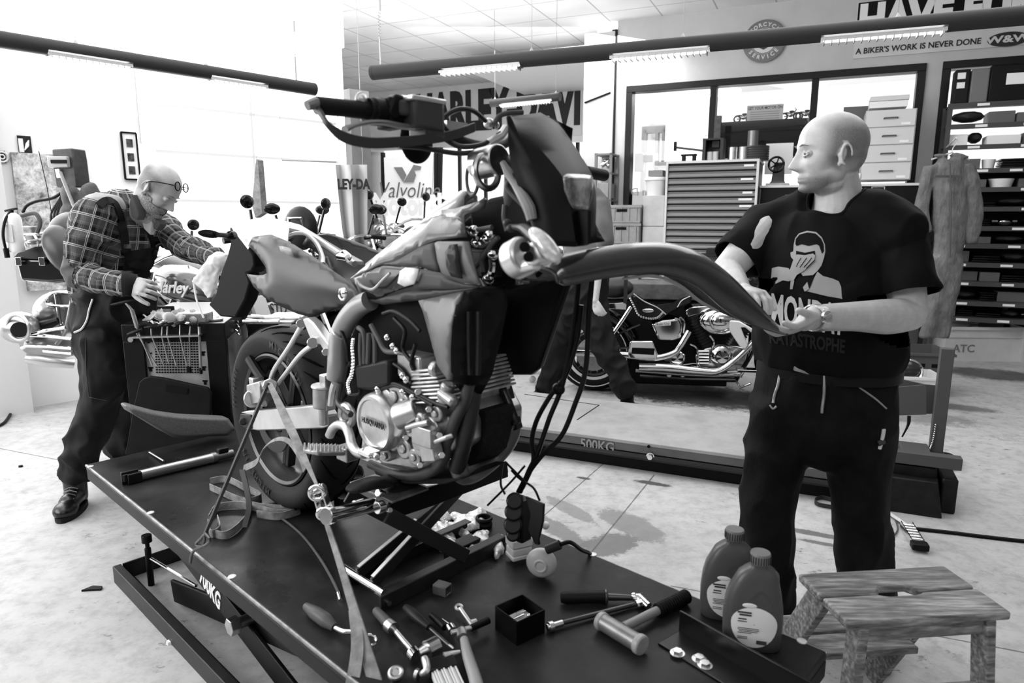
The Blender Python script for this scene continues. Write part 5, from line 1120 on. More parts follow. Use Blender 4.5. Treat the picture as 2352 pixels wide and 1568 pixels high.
# dark cabinet and filing unit
oD=.62
s0,zt=wpx(1748,426,oD); s1,_=wpx(2112,415,oD)
cb=thing('drawer_cabinet','long dark steel cabinet with label holders and a pale top, behind the standing man','cabinet',WR((s0+s1)/2,0,oD-.3))
b=B(); cabinet_box(b,s0,s1,0,zt-.025,.06,oD-.01); b.out('cabinet_body',M('cabinet_black',.018,.4),cb,bevel=.004)
b=B(); cabinet_box(b,s0-.01,s1+.01,zt-.025,zt,.05,oD+.01); b.out('top',M('cabinet_top',.6,.5),cb,bevel=.003)
b=B()
for k in range(1,7): cabinet_box(b,s0+.02,s1-.02,zt-.02-.16*k,zt-.014-.16*k,oD-.012,oD-.008)
cabinet_box(b,(s0+s1)/2-.004,(s0+s1)/2+.004,.05,zt-.03,oD-.012,oD-.008); b.out('drawer_gap',M('gap_black'),cb,smooth=0)
for px,py in ((1818,452),(2017,433),(2017,448),(1818,470)):
    sq,zq=wpx(px,py,oD); b=B()
    for (a,c,e,f) in ((-.06,.06,.014,.02),(-.06,.06,-.02,-.014),(-.06,-.053,-.02,.02),(.053,.06,-.02,.02)): cabinet_box(b,sq+a,sq+c,zq+e,zq+f,oD-.01,oD+.004)
    b.out('label_holder',alu_b,cb,smooth=0)
oG=.5
s0,zt=wpx(1990,254,oG); s1,_=wpx(2108,249,oG); _,z0=wpx(1990,414,oG); 
fc=thing('filing_cabinet','light grey four-drawer filing unit standing on the dark cabinet','cabinet',WR((s0+s1)/2,z0,oG-.3))
b=B(); cabinet_box(b,s0,s1,z0,zt,.07,oG-.015); b.out('cabinet_body',M('filing_grey',.52,.5),fc,bevel=.003)
for k in range(4):
    hz=(zt-z0)/4; za=z0+hz*k
    b=B(); cabinet_box(b,s0+.008,s1-.008,za+.006,za+hz-.006,oG-.015,oG); d=b.out('drawer',M('filing_front',.58,.5),fc,bevel=.004)
    sc_=(s0+s1)/2; b=B(); b.tube([WR(sc_-.06,za+hz*.5,oG),WR(sc_-.06,za+hz*.52,oG+.02),WR(sc_+.06,za+hz*.52,oG+.02),WR(sc_+.06,za+hz*.5,oG)],.007,8); b.out('handle',M('handle_grey2',.12,.4,.5),d)
    b=B(); cabinet_box(b,s1-.13,s1-.05,za+.02,za+.042,oG,oG+.003); b.out('drawer_label',paper,d,smooth=0)
def simple(name,label,cat,px0,px1,py0,py1,o,depth,mat,group=None,bev=.004):
    """box standing parallel to the wall, front face spanning the given picture rectangle at offset o"""
    a,z1=wpx(px0,py0,o); _,z0=wpx(px0,py1,o); c,_=wpx(px1,py1,o)
    b=B(); cabinet_box(b,a,c,z0,z1,o-depth,o); return b.out(name,mat,bevel=bev,label=label,cat=cat,group=group)
simple('flat_box','lower of two white flat boxes stacked on the light grey filing unit','box',1998,2084,234,249,.42,.25,M('box_white',.8,.6))
simple('flat_box','upper of two white flat boxes stacked on the light grey filing unit','box',2000,2088,222,233,.42,.25,M('box_pale',.62,.6))
simple('notice_board','dark board leaning behind the filing unit','board',1938,1992,246,415,.06,.02,M('board_grey',.16,.6))
simple('small_box','small white box on the dark cabinet behind the standing man','box',1956,1976,398,412,.5,.1,paper)
# shelf behind the glass with model bikes and a white sign
s0,zt=wpx(1655,281,-.25); s1,_=wpx(1870,270,-.25)
b=B(); wbox(b,s0,s1,zt-.42,zt,-.55,-.25)
for k in range(3): wbox(b,s0+.02,s1-.02,zt-.13-.12*k,zt-.12-.12*k,-.25,-.24)
b.out('display_unit',M('unit_black',.014,.5),bevel=.004,label='black low unit behind the office glass carrying small model motorcycles',cat='cabinet')
sq,zq=wpx(1756,266,-.3)
ws=thing('desk_sign','white printed notice standing on the black unit behind the glass','sign',WR(sq,zt,-.32))
b=B(); wbox(b,sq-.20,sq+.20,zt,zt+.18,-.33,-.32); b.out('board',M('notice_white',.66,.6),ws,smooth=0)
link('lettering',textmesh('GET YOUR MOTOR ON',.045,frame(WR(sq,zt+.145,-.318),We,UP),ext=.0005,bold=.001,sx=.8),M('print_dark'),ws,smooth=0)
b=B()
for k in range(4): wbox(b,sq-.16,sq+.16,zt+.10-.025*k,zt+.106-.025*k,-.319,-.317)
b.out('small_print',M('print_grey2',.3,.6),ws,smooth=0)
for px,l in ((1707,'left'),(1815,'right'),(1850,'far right')):
    q=aty(px,282,1); sq,_=wpx(px,275,-.4); p=WR(sq,zt,-.4)
    r=thing('model_motorcycle','chrome model motorcycle on the black unit behind the glass, '+{'left':'left of the white notice','right':'just right of the white notice','far right':'beside the dark window post'}[l],'model motorcycle',p)
    b=B()
    for dx in (-.07,.07): b.torus(p+We*dx+UP*.045,Wn,.036,.010,seg=18,rs=6)
    outs(b,'wheel',black,r)
    b=B(); b.tube([p+We*-.07+UP*.045,p+We*-.02+UP*.05,p+We*.02+UP*.05,p+We*.06+UP*.12],.008,6); b.ball(p+UP*.06,(.03,.02,.025)); b.tube([p+We*.06+UP*.12,p+We*.04+UP*.14],.005,6); b.out('frame',chrome,r)
    b=B(); b.ball(p+We*.015+UP*.095,(.035,.015,.015)); b.out('tank',blackg,r)
    b=B(); b.ball(p-We*.04+UP*.085,(.03,.012,.008)); b.out('seat',black,r)
# things standing on the plan chest (top z)
zt=wpx(1533,372,oF)[1]; ot=.6
def onchest(px): return wpx(px,366,ot)[0]
p=WR(onchest(1584),zt,ot)
hmr=thing('claw_hammer','small hammer lying over a black stand on the plan chest','hammer',p)
b=B(); a=wrp(1548,338,ot); c=wrp(1615,346,ot); b.tube([a,c],.012,8); b.out('handle',M('handle_wood_dark',.12,.5),hmr)
b=B(); b.box(wrp(1551,336,ot),(.03,.03,.10),(We,-Wn,UP)); b.out('head',black,hmr,bevel=.004)
st_=B(); 
for x0,x1 in ((1566,1574),(1590,1598)): a,_=wpx(x0,360,ot); c,_=wpx(x1,360,ot); wbox(st_,a,c,zt,zt+.085,ot-.05,ot)
a,_=wpx(1564,350,ot); c,_=wpx(1600,350,ot); wbox(st_,a,c,zt+.07,zt+.09,ot-.05,ot); wbox(st_,a,c,zt,zt+.012,ot-.05,ot); st_.out('tool_stand',black,bevel=.003,label='small black open stand on the plan chest, under the hammer handle',cat='stand')
a,_=wpx(1612,366,ot); c,_=wpx(1660,366,ot)
b=B(); z1=wpx(1612,318,ot)[1]; wbox(b,a,a+.035,zt,z1,ot-.2,ot); wbox(b,c-.035,c,zt,z1,ot-.2,ot); wbox(b,a,c,z1-.02,z1,ot-.2,ot); wbox(b,a,c,zt,z1,ot-.2,ot-.19); cr8=b.out('steel_rack',M('rack_dark',.05,.4,.4),bevel=.003,label='dark steel open rack on the plan chest with two pale cans inside',cat='rack')
for px in (1628,1642):
    q=WR(wpx(px,365,ot)[0],zt,ot-.06); b=B(); b.lathe([(0,0),(.032,0),(.032,.11),(0,.11)],q,seg=16,cap=False); b.out('can',M('can_pale',.5,.5),label={1628:'left',1642:'right'}[px]+' of two pale cans inside the dark rack on the plan chest',cat='can')
a,z1=wpx(1640,264,ot-.1); c,_=wpx(1655,264,ot-.1); b=B(); wbox(b,a,c,zt+.2,z1,ot-.22,ot-.16); wbox(b,a-.01,c+.0,zt+.16,zt+.23,ot-.25,ot-.12); b.out('wooden_block_stand',M('wood_mid',.13,.5,noise_=(15,.4)),bevel=.003,label='tall narrow wooden block standing on the dark rack',cat='block')
for px,l in ((1681,'left'),(1706,'right')):
    q=WR(wpx(px,365,ot)[0],zt,ot-.06); rd=abs(wpx(1693,365,ot)[0]-wpx(1670,365,ot)[0])/2; b=B(); b.lathe([(0,0),(rd,0),(rd,.145),(rd*.9,.15),(rd*.85,.14),(0,.14)],q,seg=28,cap=False); b.out('tin',steel,label=l+' of the two steel tins side by side on the plan chest',cat='tin')
q=WR(wpx(1735,365,ot)[0],zt,ot-.12); b=B(); b.lathe([(0,0),(.13,0)]+[(.13-.006*(k%2),.012*k) for k in range(1,14)]+[(0,.16)],q,seg=32,cap=False); b.out('film_reel_tin',M('tin_dark',.05,.4,.5),label='wide dark ribbed tin on the plan chest beside the steel tins',cat='tin')
q=WR(wpx(1726,330,ot)[0],zt+.16,ot-.14); b=B(); b.lathe([(0,0),(.055,0),(.055,.16),(0,.16)],q,seg=24,cap=False); b.out('tin',M('tin_mid',.2,.35,.7),label='grey tin standing on the wide dark ribbed tin',cat='tin')
# hand wheel press on the dark cabinet
zt=wpx(1748,426,oD)[1]
sq=wpx(1783,420,.45)[0]; p=WR(sq,zt,.45)
hw=thing('hand_crank_machine','small black hand-wheel machine on the dark cabinet in front of the man\'s face','machine',p)
zc=wpx(1779,378,.45)[1]
b=B(); b.torus(WR(sq-.01,zc,.50),Wn,.075,.012,seg=28); b.cyl(WR(sq-.01,zc,.49),WR(sq-.01,zc,.51),.022)
for k in range(5): a=k*2*math.pi/5; b.tube([WR(sq-.01,zc,.5),WR(sq-.01+.07*math.cos(a),zc+.07*math.sin(a),.5)],.008,6)
b.out('hand_wheel',blackg,hw)
b=B(); b.loft([[WR(sq+x,zt+.01,.45+y) for x,y in ((-.08,-.05),(.10,-.05),(.10,.05),(-.08,.05))],[WR(sq+x,zt+.05,.45+y) for x,y in ((-.05,-.04),(.08,-.04),(.08,.04),(-.05,.04))],[WR(sq+x,zc+.02,.45+y) for x,y in ((-.03,-.03),(.07,-.03),(.07,.03),(-.03,.03))]]); b.out('machine_body',blackg,hw,bevel=.008)
b=B(); wbox(b,sq-.10,sq+.13,zt,zt+.025,.36,.54); b.out('machine_base',steel,hw,bevel=.004)
simple('poster_sheet','pale crumpled paper sheets behind the hand-wheel machine','paper',1760,1818,330,400,.08,.02,paper)
# crates, carton, white tub left of the plan chest
def crate(px0,px1,py0,py1,o,label,mat,group='grey stacking crates',depth=.4):
    a,z1=wpx(px0,py0,o); _,z0=wpx(px0,py1,o); c,_=wpx(px1,py1,o)
    root=thing('stacking_crate',label,'crate',WR((a+c)/2,z0,o-depth/2),group)
    b=B(); t=.012
    cabinet_box(b,a,c,z0,z1-.03,o-t,o); cabinet_box(b,a,c,z0,z1,o-depth,o-depth+t); cabinet_box(b,a,a+t,z0,z1,o-depth,o); cabinet_box(b,c-t,c,z0,z1,o-depth,o); cabinet_box(b,a,c,z0,z0+t,o-depth,o); b.out('crate_shell',mat,root,smooth=0)
    b=B(); cabinet_box(b,a-.015,c+.015,z1-.03,z1,o-.01,o+.015); 
    for k in range(5): sx_=a+(c-a)*(k+.5)/5; cabinet_box(b,sx_-.006,sx_+.006,z0+.02,z1-.03,o,o+.010)
    cabinet_box(b,a,c,z0,z0+.02,o,o+.012); b.out('crate_ribs',mat,root,smooth=0)
    b=B(); cabinet_box(b,(a+c)/2-.06,(a+c)/2+.06,z1-.075,z1-.045,o,o+.011); b.out('grip_hole',M('gap_black'),root,smooth=0)
    return root
cg=M('crate_grey',.34,.5,noise_=(10,.15))
crate(1387,1470,471,511,.8,'upper grey stacking crate left of the tall carton, on its twin',cg)
crate(1385,1468,512,558,.8,'lower grey stacking crate left of the tall carton, under its twin',cg)
crate(1382,1466,559,640,.8,'bottom grey stacking crate of the stack, partly behind the long fender',cg)
ct=M('carton_pale',.50,.7,noise_=(6,.12))
simple('carton','upper tall pale carton between the crates and the plan chest','carton',1478,1524,449,519,.74,.3,ct)
simple('carton','lower pale carton under the tall one beside the plan chest','carton',1476,1523,520,640,.74,.3,ct)
a,z0=wpx(1484,449,.75); b=B(); q=WR(wpx(1504,449,.68)[0],z0,.6); b.lathe([(0,0),(.105,0),(.125,.17),(.14,.17),(.14,.19),(.13,.205),(0,.205)],q,seg=28,cap=False); b.out('plastic_tub',M('tub_white',.72,.45),label='white lidded plastic tub on the tall pale carton',cat='tub')
simple('carton','small grey carton on the white tub lid','carton',1489,1522,391,405,.68,.18,M('carton_grey',.28,.6))
# rack left of window (black shelving with crate) next to the trim
a,_=wpx(1372,420,.3)
rk=thing('shelf_rack','narrow grey shelf rack with a crate beside the window pillar','rack',wrp(1390,640,.3)*1)
x0,zt_=wpx(1366,352,.35); x1,_=wpx(1406,345,.35)
b=B(); 
for s_ in (x0,x1-.03): wbox(b,s_,s_+.03,0,zt_,.32,.35); wbox(b,s_,s_+.03,0,zt_,.02,.05)
b.out('upright',M('rack_grey',.22,.45),rk,smooth=0)
for py in (352,396,458): _,z=wpx(1390,py,.35); b=B(); wbox(b,x0,x1,z-.02,z,.02,.35); b.out('shelf_board',M('rack_grey'),rk,smooth=0)
_,za=wpx(1390,455,.33); _,zb=wpx(1390,420,.33); b=B(); wbox(b,x0+.04,x1-.04,za,zb,.06,.33); b.out('crate',cg,label='grey crate in the narrow rack beside the window pillar',cat='crate',bevel=.005)
_,za=wpx(1390,394,.3); b=B(); p=WR((x0+x1)/2,za+.08,.2); b.ball(p+We*.03,.04); b.cyl(p-We*.06,p+We*.02+UP*.05,.03); b.ball(p+UP*.06,(.05,.03,.02)); b.out('carburettor',chrome,label='chrome carburettor parts on the narrow rack shelf',cat='engine part')
# mirrored lettering on the lowest pane
me=textmesh('John Doe',.13,frame(wrp(1470,441,-.045),-We,UP),ext=.0005,bold=.002); link('window_lettering',me,M('letter_pale',.45,.6),bpy.data.objects['window_1'],smooth=0)
simple('desk','dark office desk behind the lowest left window pane','desk',1452,1540,440,560,-.12,.5,M('desk_dark',.02,.5))
for i,(x0,x1,y0,y1,v) in enumerate(((1458,1476,352,394,.75),(1476,1500,356,372,.35),(1500,1512,352,386,.7),(1512,1530,372,400,.6))):
    simple('carton',['white folded carton leaning on the office desk','grey box lying on the office desk','tall white box on the office desk','pale box at the right end of the office desk'][i],'carton',x0,x1,y0,y1,-.3,.1,M('desk_box_%d'%i,v,.6))
# office door frame and cupboard seen through the left pane
b=B(); 
for px,w in ((1470,.10),(1505,.05),(1521,.08)): a,_=wpx(px,300,-2.2); wbox(b,a,a+w,0,2.75,-2.3,-2.2)
a0,_=wpx(1462,300,-2.2); a1,_=wpx(1530,300,-2.2); wbox(b,a0,a1,2.7,2.8,-2.3,-2.2); b.out('door_2',M('office_frame_grey',.30,.5),kind='structure',smooth=0)
simple('office_cupboard','tall pale cupboard in the bright office behind the glass','cupboard',1530,1600,250,470,-2.0,.5,M('cupboard_pale',.60,.5))
a=wr_px(1600,216,-2); 
b=B(); wbox(b,a[0]-.6,a[0]+.6,a[1]-.04,a[1]+.04,-2.1,-2.0); b.out('office_lamp',lit,label='bright fluorescent lamp on the office ceiling behind the left pane',cat='lamp',smooth=0)
b=B(); wbox(b,-6.5,sR+2,CEIL-.25,CEIL-.2,-4.2,-.15); b.out('trim_5',M('office_ceiling',.75,.7),kind='structure',smooth=0)
# ---------- tall shelving at the far right ----------
oS=.42
rr=random.Random(11)
sL_,_=wpx(2178,300,oS); sR_=3.3
zsh=[wpx(2185,y,oS)[1] for y in (238,286,334,388,431,475,519,559,602,645,690,727)]
sh=thing('parts_shelving','tall grey steel shelving full of motorcycle parts, right of the window','shelving',WR(sL_+.7,0,oS-.25))
shm=M('shelf_steel_grey',.11,.45)
for i,z in enumerate(zsh):
    b=B(); wbox(b,sL_,sR_,z-.045,z,oS-.02,oS); wbox(b,sL_,sR_,z-.01,z,.05,oS-.02); d=b.out('shelf_board',shm,sh,smooth=0)
    b=B()
    for k in range(3): q=sL_+.15+k*.38+rr.random()*.15; wbox(b,q,q+.10,z-.035,z-.012,oS,oS+.003)
    outs(b,'shelf_label',paper,d,smooth=0)
for s_,o_ in ((sL_,oS-.04),(sL_,.05),(sL_+1.9,oS-.04),(sL_+1.9,.05)):
    b=B(); wbox(b,s_-.02,s_+.02,0,wpx(2185,238,oS)[1],o_,o_+.04); b.out('upright',shm,sh,smooth=0)
dark=[M('part_black',.012,.35),M('part_dark',.05,.4),M('part_grey',.16,.45),M('part_light',.5,.5),paper,chrome,M('part_mid',.10,.4)]
kinds=['folded black mat','dark tail cover','grey box','pale carton','round white pot','chrome part','dark hose coil']
poses=['near the hanging overall','at mid width','towards the picture edge','close to the next post','at the left end','at the right end','in the middle group']
cnt=0
for i,z in enumerate(zsh[1:],1):
    zt=zsh[i-1]-.05; x=sL_+.03; k=0
    while x<sR_-1.0 and x<sL_+1.7:
        h=(zt-z-.02)*(.55+.42*rr.random()); w=.13+.16*rr.random()
        typ=rr.choice([0,1,2,1,1,0,0,5,2] if i>4 else [2,3,4,2,0,3,1]); o=oS-.05-.06*rr.random()
        nm=['rubber_mat','tail_cover','parts_box','carton','pot','engine_part','hose_coil'][typ]; mt=dark[[0,1,2,4,4,5,0][typ]]
        b=B(); c=WR(x+w/2,z,o-.12)
        if typ in(0,): 
            for q in range(max(2,int(h/.024))): b.box(c+UP*(.012+.023*q),(w*(1-.05*(q%3)),.26,.018),WAX)
            bev=.006
        elif typ==1: b.loft([[c+We*(w*.5*math.cos(a)*f)+UP*(.02+h*.5+h*.45*math.sin(a)*f)+Wn*dd_ for a in np.linspace(0,2*math.pi,10,endpoint=False)] for dd_,f in ((-.13,.5),(0,1),(.10,.8),(.13,.4))]); bev=0
        elif typ in(2,3): wbox(b,x,x+w,z+.001,z+h,o-.25,o); bev=.003
        elif typ==4: b.lathe([(0,.001),(w*.35,.001),(w*.42,h*.8),(w*.44,h),(0,h)],WR(x+w/2,z,o-.1),seg=18,cap=False); bev=0
        elif typ==5: b.ball(c+UP*h*.45,(w*.3,.06,h*.4)); b.cyl(c+UP*h*.5-We*w*.45,c+UP*h*.5+We*w*.4,h*.2); bev=0
        else: b.torus(c+UP*.03,UP,w*.36,.018,seg=20); b.torus(c+UP*.055,UP,w*.33,.016,seg=20); bev=0
        o_=b.out(nm,mt,bevel=bev)
        tag(o_,'%s on the shelving, %s down, %s from the left post'%(kinds[typ],['top shelf','second shelf','third shelf','fourth shelf','fifth shelf','sixth shelf','seventh shelf','eighth shelf','ninth shelf','tenth shelf','eleventh shelf','twelfth shelf','thirteenth shelf'][i],['first','second','third','fourth','fifth','sixth','seventh','eighth','ninth','tenth','eleventh','twelfth','thirteenth','fourteenth'][k]),nm.replace('_',' '),'parts on the tall shelving')
        x+=w+.008+.012*rr.random(); k+=1; cnt+=1
b=B(); wbox(b,sL_+.02,sL_+1.9,zsh[-1],zsh[3],.04,.05); b.out('added_dark_backing',M('backing_dark',.03,.6),sh,smooth=0)  # dark sheet added to stop light showing through the lower shelves
ztop=zsh[0]
for x0,x1,y0,v,l in ((2196,2231,160,.02,'black case with two white labels standing on top of the shelving'),(2234,2276,158,.20,'grey rough-edged case between two black ones on the shelving top'),(2278,2420,150,.012,'big black case with a white label on top of the shelving')):
    a,z1=wpx(x0,y0,oS-.05); c,_=wpx(x1,y0,oS-.05); root=thing('tool_case',l,'case',WR((a+c)/2,ztop,.3))
    b=B(); wbox(b,a,c,ztop,z1,.2,oS-.05); b.out('case_body',M('case_%d'%x0,v,.5),root,bevel=.012)
    b=B()
    if x0==2196:
        for y in (190,208): wbox(b,a+.02,c-.04,ztop+(z1-ztop)*(.72 if y==190 else .45),ztop+(z1-ztop)*(.9 if y==190 else .62),oS-.05,oS-.045)
        outs(b,'case_label',paper,root,smooth=0)
    elif x0==2278: wbox(b,a+.13,a+.5,ztop+(z1-ztop)*.45,ztop+(z1-ztop)*.75,oS-.05,oS-.045); b.out('case_label',paper,root,smooth=0)
# hanging overall
def hang_overall():
    root=thing('work_overall','grey work overall hanging on a hanger from the shelving','overall',aty(2170,760,6.25))
    Yo=6.25
    q=lambda x,y,d=0: aty(x,y,Yo+d)
    om=NG('overall_cloth',.20,.75); co=om.coord(); om.color(om.ramp(om.noise(co,9,5),[(.3,.15),(.7,.27)])).bump(om.noise(co,14,5,.6,scale3=(1,1,.4)),.9,.03)
    bb=B()
    def limb(pts,r,flat=.45):
        P=cr_(pts,5); 
        rings=[]; N=len(P)
        for i,p in enumerate(P):
            rad=1.126*float(np.interp(i/(N-1)*(len(r)-1),range(len(r)),r))
            rings.append([V(p)+V((rad*math.cos(a),rad*flat*math.sin(a),0)) for a in np.linspace(0,2*math.pi,16,endpoint=False)])
        bb.loft(rings)
    limb([q(2180,368),q(2182,420),q(2182,500),q(2178,560),q(2174,600)],[.10,.135,.135,.115,.12])
    limb([q(2160,590),q(2152,660),q(2142,740),q(2135,776)],[.085,.085,.085,.08],.6)
    limb([q(2190,590),q(2180,660),q(2165,740),q(2158,778)],[.085,.085,.08,.078],.6)
    limb([q(2136,378),q(2122,440),q(2117,500),q(2124,530)],[.055,.060,.058,.048],.6)
    limb([q(2220,378),q(2236,430),q(2240,495),q(2230,558)],[.055,.060,.066,.05],.6)
    limb([q(2150,360),q(2180,352),q(2210,362)],[.06,.06,.06],.6)
    me=blob(bb,.016,6)
    me=displace(me,lambda p,n: .020*noise.noise(V((p[0]*7,p[1]*5,p[2]*2.0)))+.014*noise.noise(V((p[0]*14+p[2]*6,p[1]*9,p[2]*7))))
    link('cloth',me,om.mt,root,smooth=60)
    b=B(); b.tube([q(2188,325,.0),q(2195,318,0),q(2200,326,0),q(2190,338,0),q(2186,350,0)],.004,6,n=4); b.tube([q(2140,366,0),q(2186,350,0),q(2226,366,0)],.008,6); hk=q(2195,318,0); sp=WR(sL_,hk.z-.01,oS); b.tube([sp,hk,hk+(hk-sp).normalized()*.05],.007,6); b.out('hanger',M('hanger_light',.6,.4),root)
    b=B(); b.box(q(2180,405,-.10),(.24,.006,.02),((1,0,0),(0,1,0),(0,0,1))); b.tube([q(2182,375,-.10),q(2184,480,-.11),q(2182,590,-.09)],.006,6,n=3); b.out('zip_placket',M('placket_grey',.14,.7),root)
hang_overall()
# boxes on the floor right, under the shelving
def big_box(px0,px1,py0,py1,label,text=None,v=.55,depth=.26):
    p0=onz(px0,py1); p1=onz(px1,py1+2); d=(p1-p0).normalized(); nn=V((-d.y,d.x,0)); h=onpl(px0,py0,p0,nn).z
    root=thing('stacking_crate',label,'crate',(p0+p1)/2,'white crates by the shelving'); m=M('crate_white_%d'%px0,v,.5,noise_=(5,.08))
    b=B(); w=(p1-p0).length; c=(p0+p1)/2
    b.box(c+UP*h/2,(w,.012,h),(d,nn,UP)); b.box(c+nn*depth+UP*h/2,(w,.012,h),(d,nn,UP)); b.box(p0+nn*depth/2+UP*h/2,(.012,depth,h),(d,nn,UP)); b.box(p1+nn*depth/2+UP*h/2,(.012,depth,h),(d,nn,UP)); b.box(c+nn*depth/2+UP*.01,(w,depth,.02),(d,nn,UP)); b.out('crate_shell',m,root,smooth=0)
    b=B(); b.box(c+UP*(h-.015)-nn*.012,(w+.03,.02,.03),(d,nn,UP)); b.box(c+UP*(h*.72)-nn*.010,(w+.02,.015,.02),(d,nn,UP)); b.out('crate_rim',m,root,smooth=0)
    if text: link('lettering',textmesh(text,.11,frame(p0+d*.19+UP*h*.36-nn*.009,d,UP),ext=.0005,bold=.002),M('print_faded',.25,.6),root,smooth=0)
    return root,p0,p1,nn,h
_,p0,p1,nn,h=big_box(2165,2341,750,828,'long white crate lettered ATC on the floor under the shelving','ATC')
big_box(2345,2420,755,832,'second white crate at the right picture edge under the shelving',None,.5)
b=B(); q=(p0*.72+p1*.28)+nn*.18+UP*(h+.02); b.box(q,(.24,.03,.20),(V((.8,.2,.5)),V((.2,.9,-.3)),V((-.5,0,.8)))); b.out('carton_flap',M('carton_pale'),label='tilted pale carton sticking out of the lettered white crate',cat='carton',bevel=.003)
b=B(); q=(p0*.28+p1*.72)+nn*.18+UP*(h+.0); b.box(q,(.20,.10,.10),WAX); b.out('parts_box',M('part_grey'),label='grey box inside the lettered white crate at its right half',cat='box',bevel=.003)
b=B(); q=onpl(2335,706,p0+nn*.2,nn); b.box(q,(.26,.03,.17),(V((.85,-.2,.35)),V((.2,.9,0)),V((-.35,0,.9)))); b.out('picture_frame',M('frame_mid',.3,.5),label='tilted grey framed panel leaning on the white crates at the right edge',cat='frame',bevel=.004)
# crate cluster behind the clamp post
gr=M('crate_mid_grey',.14,.5)
def floor_crate(px0,px1,py0,py1,z,label,mat,depth=.35,name='stacking_crate'):
    p0=onz(px0,py1,z); p1=onz(px1,py1+(px1-px0)*.05,z); d=(p1-p0).normalized(); nn=V((-d.y,d.x,0)); h=onpl(px0,py0,p0,nn).z-z; w=(p1-p0).length; c=(p0+p1)/2
    root=thing(name,label,'crate',V((c.x,c.y,z)))
    b=B(); t=.01
    b.box(c+UP*h/2,(w,t,h),(d,nn,UP)); b.box(c+nn*depth+UP*h/2,(w,t,h),(d,nn,UP)); b.box(p0+nn*depth/2+UP*h/2,(t,depth,h),(d,nn,UP)); b.box(p1+nn*depth/2+UP*h/2,(t,depth,h),(d,nn,UP)); b.box(c+nn*depth/2+UP*.01,(w,depth,.02),(d,nn,UP)); b.out('crate_shell',mat,root,smooth=0)
    b=B(); b.box(c+UP*(h-.01)-nn*.01,(w+.04,.02,.02),(d,nn,UP)); b.box(p1+d*.012+nn*depth/2+UP*(h-.01),(.02,depth+.02,.02),(d,nn,UP)); b.out('crate_rim',mat,root,smooth=0)
    b=B()
    for f in (.2,.5,.72): b.box(p0+d*w*f+UP*h*.72-nn*.006,(.05,.004,.03),(d,nn,UP))
    outs(b,'grip_hole',M('gap_black'),root,smooth=0)
    return root,c,d,nn,h
r_,c,d,nn,h=floor_crate(2040,2178,808,905,0,'mid grey open crate on the floor behind the clamp post',gr,.45)
r_,c,d,nn,h=floor_crate(2020,2158,862,935,0.0,'white perforated open crate holding a headlamp, behind the clamp post',M('crate_bright',.7,.45),.3)
hl_=thing('headlamp','round chrome-rimmed headlamp lying in the white crate','headlamp',c+nn*.15+UP*h*.5)
q=onpl(2090,852,c+nn*.12,nn); b=B(); b.torus(q,-nn+UP*.4,.085,.014,seg=32); b.out('headlamp_rim',chrome,hl_)
b=B(); b.ball(q+nn*.02,(.085,.05,.08),ax=(d,nn,UP),seg=24,rn=14); b.out('headlamp_bowl',M('bowl_dark',.05,.2,.6),hl_)
# strap with ratchet and cable on the floor at the right
fs=thing('ratchet_strap','ratchet strap lying on the floor right of the standing man','strap',onz(2095,1235))
b=B(); b.strip([onz(2030,1170,.01),onz(2060,1190,.012),onz(2085,1208,.015)],V((.02,.03,0)),.003,n=4); b.out('webbing',M('strap_white',.6,.6),fs)
b=B(); a=onz(2082,1205,.02); c=onz(2112,1255,.02); dd=(c-a).normalized(); sd=UP.cross(dd)
for s_ in (-1,1): b.box((a+c)/2+sd*s_*.024,((c-a).length,.004,.035),(dd,sd,UP))
for k in range(6): b.cyl(a.lerp(c,.08+k*.13)-sd*.026+UP*.006,a.lerp(c,.08+k*.13)+sd*.026+UP*.006,.006,seg=8)
b.out('ratchet_frame',chrome,fs)
b=B(); b.box(c+UP*.004,(.05,.068,.03),(dd,sd,UP)); b.out('ratchet_grip',black,fs,bevel=.006)
b=B(); b.tube([onz(x,y,.008) for x,y in ((2085,1212),(2180,1222),(2260,1232),(2420,1250))],.009,8,n=5); b.out('floor_cable',black,label='black cable running across the floor to the right picture edge',cat='cable')
b=B(); b.tube([onz(x,y,.006) for x,y in ((2040,1180),(2055,1190),(2062,1215),(2050,1232),(2040,1225),(2046,1205))],.004,6,n=4); b.out('thin_wire',M('cable_grey2',.12,.35),label='thin looped wire on the floor beside the man\'s trouser leg',cat='wire')
b=B(); b.strip([onz(x,y,.014) for x,y in ((1915,1165),(1880,1158),(1872,1148),(1890,1142),(1920,1150))],V((0,.0,.022)),.003,n=5); b.out('strap_loop',dstrap,label='dark strap loop on the floor between the standing man\'s legs',cat='strap')
# small tools above the long fender: bench vice corner beside the arm
vz=thing('bench_vice','small dark bench tools with upright screw, just left of the man\'s shoulder','tool',wrp(1650,700,.9))
sq,z0=wpx(1650,572,.9); b=B(); wbox(b,sq-.12,sq+.05,z0-.05,z0+.01,.8,.95); b.cyl(WR(sq+.07,z0,.9),WR(sq+.07,z0+.16,.9),.01); b.cyl(WR(sq+.05,z0,.9),WR(sq+.05,z0+.05,.9),.03); wbox(b,sq-.2,sq+.2,z0-.08,z0-.05,.77,.95); b.out('vice_body',M('part_dark'),vz,bevel=.004)
